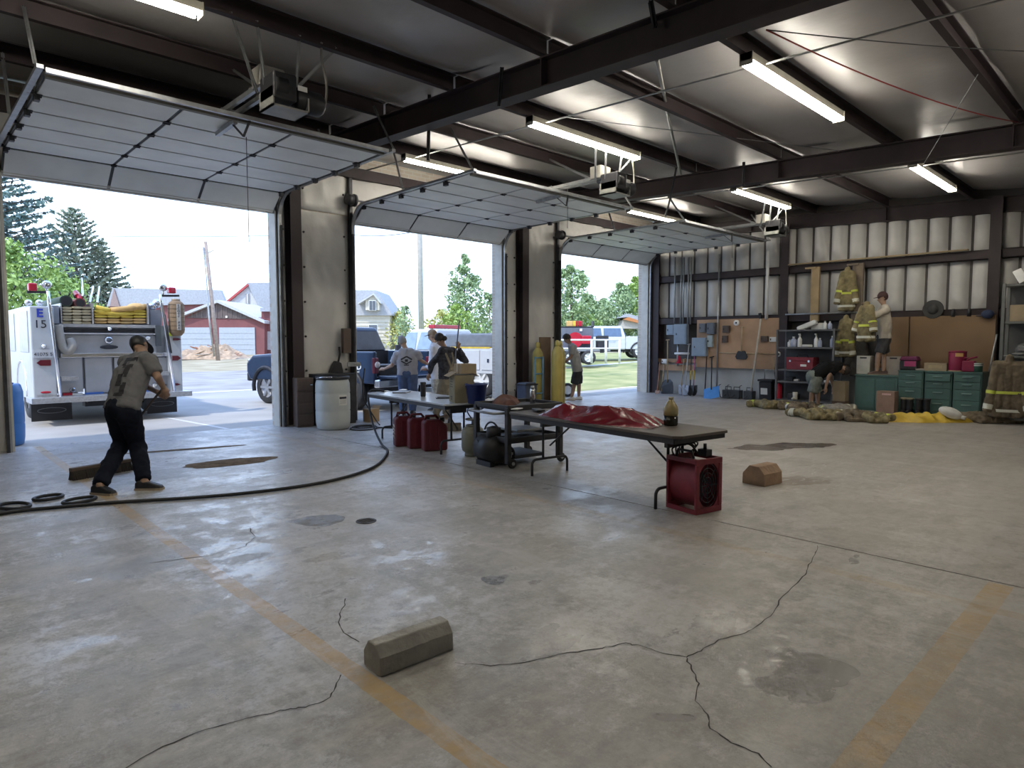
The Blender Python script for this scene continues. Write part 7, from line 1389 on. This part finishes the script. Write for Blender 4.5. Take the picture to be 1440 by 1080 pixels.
# --- person standing on the chest, holding up a coat
D = 14.1; z0 = .776; fd = flat(-RH * 1.0 + FH * .25); lf = Vector((-fd.y, fd.x, 0)); pel = W(1243, 474, D); S = W(1243, 436, D)
J = dict(pel=pel, chest=pel.lerp(S, .65), neck=W(1243, 430, D), head=W(1241, 419, D), face=(fd + Vector((0, 0, .1))), shL=S + lf * .18, shR=S - lf * .18, elL=W(1230, 445, D - .2), wrL=W(1222, 434, D - .12), haL=(fd * .7 + Vector((0, 0, .6))), elR=W(1229, 444, D + .12), wrR=W(1221, 430, D + .08), haR=(fd * .7 + Vector((0, 0, .6))),
         hipL=pel + lf * .09 - Vector((0, 0, .06)), hipR=pel - lf * .09 - Vector((0, 0, .06)), knL=W(1235, 501, D - .08), knR=W(1244, 501, D + .08))
for k, u in (('anL', 1233), ('anR', 1242)): q = onX(u, 522, 15.45 if k == 'anL' else 15.55); J[k] = Vector((q.x, q.y, z0 + .085))
J.update(toL=fd, toR=fd)
person('person in cream long-sleeved top and dark shorts standing on the green chest', J, dict(), M_SKIN, 'cap', mat('maroon_cap', (.07, .035, .035), .85), .9, 'long', 'mid', .013, mat('cream_top', (.50, .46, .40), .85), mat('dark_shorts', (.05, .05, .055), .85), mat('brown_sandal', (.10, .06, .05), .7))

# --- person bending over in front of the shelves
D = 14.3; fd = flat(RH * 1.0 + FH * .15); lf = Vector((-fd.y, fd.x, 0)); pel = W(1144, 529, D); S = W(1173, 513, D)
J = dict(pel=pel, chest=pel.lerp(S, .6) + Vector((0, 0, .03)), neck=W(1179, 514, D), head=W(1186, 520, D), face=(fd * .5 + Vector((0, 0, -.9))), shL=S + lf * .17, shR=S - lf * .17, elL=W(1168, 530, D + .2), wrL=W(1172, 545, D + .2), haL=Vector((.1, 0, -1)), elR=W(1165, 530, D - .2), wrR=W(1161, 545, D - .2), haR=Vector((.1, 0, -1)), nL=-fd, nR=-fd,
         hipL=pel + lf * .09 + fd * .02 - Vector((0, 0, .05)), hipR=pel - lf * .09 + fd * .02 - Vector((0, 0, .05)), knL=W(1150, 551, D + .1), knR=W(1142, 552, D - .1), anL=Vector((*onD(1150, 568, D + .1).xy, .085)), anR=Vector((*onD(1140, 570, D - .1).xy, .085)), toL=fd, toR=fd)
person('person in black tee and grey-green shorts bending over the gear on the floor', J, dict(untuck=False), M_SKIND, 'hair', M_HAIRD, .7, 'short', 'knee', .013, mat('black_cloth', (.012, .012, .013), .95, spec=.1), mat('sage_shorts', (.16, .18, .16), .85), M_WHITE)

# ------------------------------------------------------------------ hung turnout coats
def coat(label, u, vt, vb, x, rz, m, wid=.26, sl=.62, group='hung turnout coats', bands=True, arms=((-.9, .12), (.9, .12))):
    top = onX(u, vt, x); bot = onX(u, vb, x); h = top.z - bot.z; t = thing('hung_coat', label, 'coat', (top.x, top.y, bot.z), rz, group); b = MB(); zs = h * .88
    for s in (-1, 0, 1): cap(b, (0, s * wid * .38, .02), (0, s * wid * .22, zs), .10, .07, True)
    cap(b, (0, -wid * .45, zs), (0, wid * .45, zs), .065, .065); cap(b, (0, 0, zs), (0, 0, h), .07, .05)
    ends = []
    for i, (s, o) in enumerate(arms): e_ = Vector((-.04 - .03 * i, (wid * .5 + o) * s, zs - sl * h)); cap(b, (0, s * wid * .45, zs), e_, .075, .062, True); ends.append((Vector((0, s * wid * .45, zs)), e_))
    c = skin(b, 'cloth', m, t, .015, .012, 8.0)
    if bands:
        for z in (.10 * h, .40 * h):
            b = MB(); n = 24; w_ = wid * .38 + .118 - .03 * z / h; d_ = .122 - .02 * z / h; b.add([(d_ * math.cos(6.283 * k / n), w_ * math.sin(6.283 * k / n), zz) for zz in (z, z + .05) for k in range(n)], [(k, (k + 1) % n, n + (k + 1) % n, n + k) for k in range(n)], True); b.build('reflective_band', M_HIV if z > .2 * h else M_SIL, c, fix=False)
        for p0, p1 in ends:
            d = (p1 - p0); MB().cyl(p0 + d * .84, p0 + d * .95, .080, .077, 18, False).build('cuff_band', M_SIL, c, fix=False); MB().cyl(p0 + d * .55, p0 + d * .62, .084, .082, 18, False).build('sleeve_band', M_HIV, c, fix=False)
    return t
coat('khaki turnout coat hung high on the grey timber post', 1192, 378, 438, 15.95, R(10), M_GEAR, .20, .70)
coat('khaki turnout trousers hung below the high coat', 1190, 446, 503, 15.85, R(5), M_GEAR, .16, .85)
coat('khaki turnout coat held up by the person on the chest', 1219, 427, 481, 15.15, R(-20), M_GEAR, .24, .62)
coat('brown turnout coat with lime bands hung on the right-hand rack', 1420, 503, 588, 14.55, R(10), M_GEAR2, .42, .78)
coat('dark turnout coat hung in shadow behind the held coat', 1208, 470, 530, 15.9, R(0), mat('black_turnout', (.045, .04, .035), .9), .22, .6, bands=False)

# ------------------------------------------------------------------ turnout gear dropped on the floor: flat bodies with sleeves or legs
for (label, u, v, rx, ry, h, m, sd, rz, name) in GEAR:
    p = onZ(u, v); t = thing(name, label, 'coat', (p.x, p.y, 0), rz, 'turnout gear on the floor'); rr = random.Random(int(sd * 10)); b = MB(); hz = h * .75
    for k in range(6):
        y = (-.6 + .24 * k) * ry; w = rr.uniform(.045, .07); z0, z1 = hz * rr.uniform(.35, .8), hz * rr.uniform(.4, 1.2); a = Vector((-rx * rr.uniform(.5, .85), y + rr.uniform(-.06, .06), max(w, z0))); e_ = Vector((rx * rr.uniform(.4, .8), y + rr.uniform(-.10, .10), max(w, z1 * .8))); mid = a.lerp(e_, .5) + Vector((0, rr.uniform(-.06, .06), rr.uniform(0, .06)))
        cap(b, a, mid, w * .8, w * 1.1, False); cap(b, mid, e_, w * 1.1, w * .75, True)
    b.bx(-rx * .75, rx * .7, -ry * .6, ry * .6, .005, hz * .5)
    rings = []
    for s in (-1, 1):
        a = Vector((rx * .5 * rr.uniform(.4, 1), s * ry * .45, hz * .8)); e1 = a + Vector((rr.uniform(-.15, .2), s * rr.uniform(.12, .22), -hz * .15)); e2 = e1 + Vector((rr.uniform(-.34, .0), s * rr.uniform(.0, .14) - .06, -hz * .05)); e1.z = max(.068, e1.z); e2.z = max(.064, e2.z)
        cap(b, a, e1, .068, .064); cap(b, e1, e2, .064, .070, True); rings += [(a, e1), (e1, e2)]
    b.sph((rr.uniform(-.15, .1), rr.uniform(-.1, .1), hz * 1.0), (.15, .09, .055), 12, 8, Matrix.Rotation(rr.uniform(0, 3), 3, 'Z'))
    c = skin(b, 'cloth', m, t, .015, .013, 9.0, it=1)
    for v_ in c.data.vertices:
        if v_.co.z < .004: v_.co.z = .004
    for a, e_ in rings:
        d = e_ - a; MB().cyl(a + d * .55, a + d * .85, .083, .083, 16, False).build('reflective_band', M_HIV if rr.random() < .45 else M_SIL, c, fix=False)
bpy.data.scenes.remove(TMP)
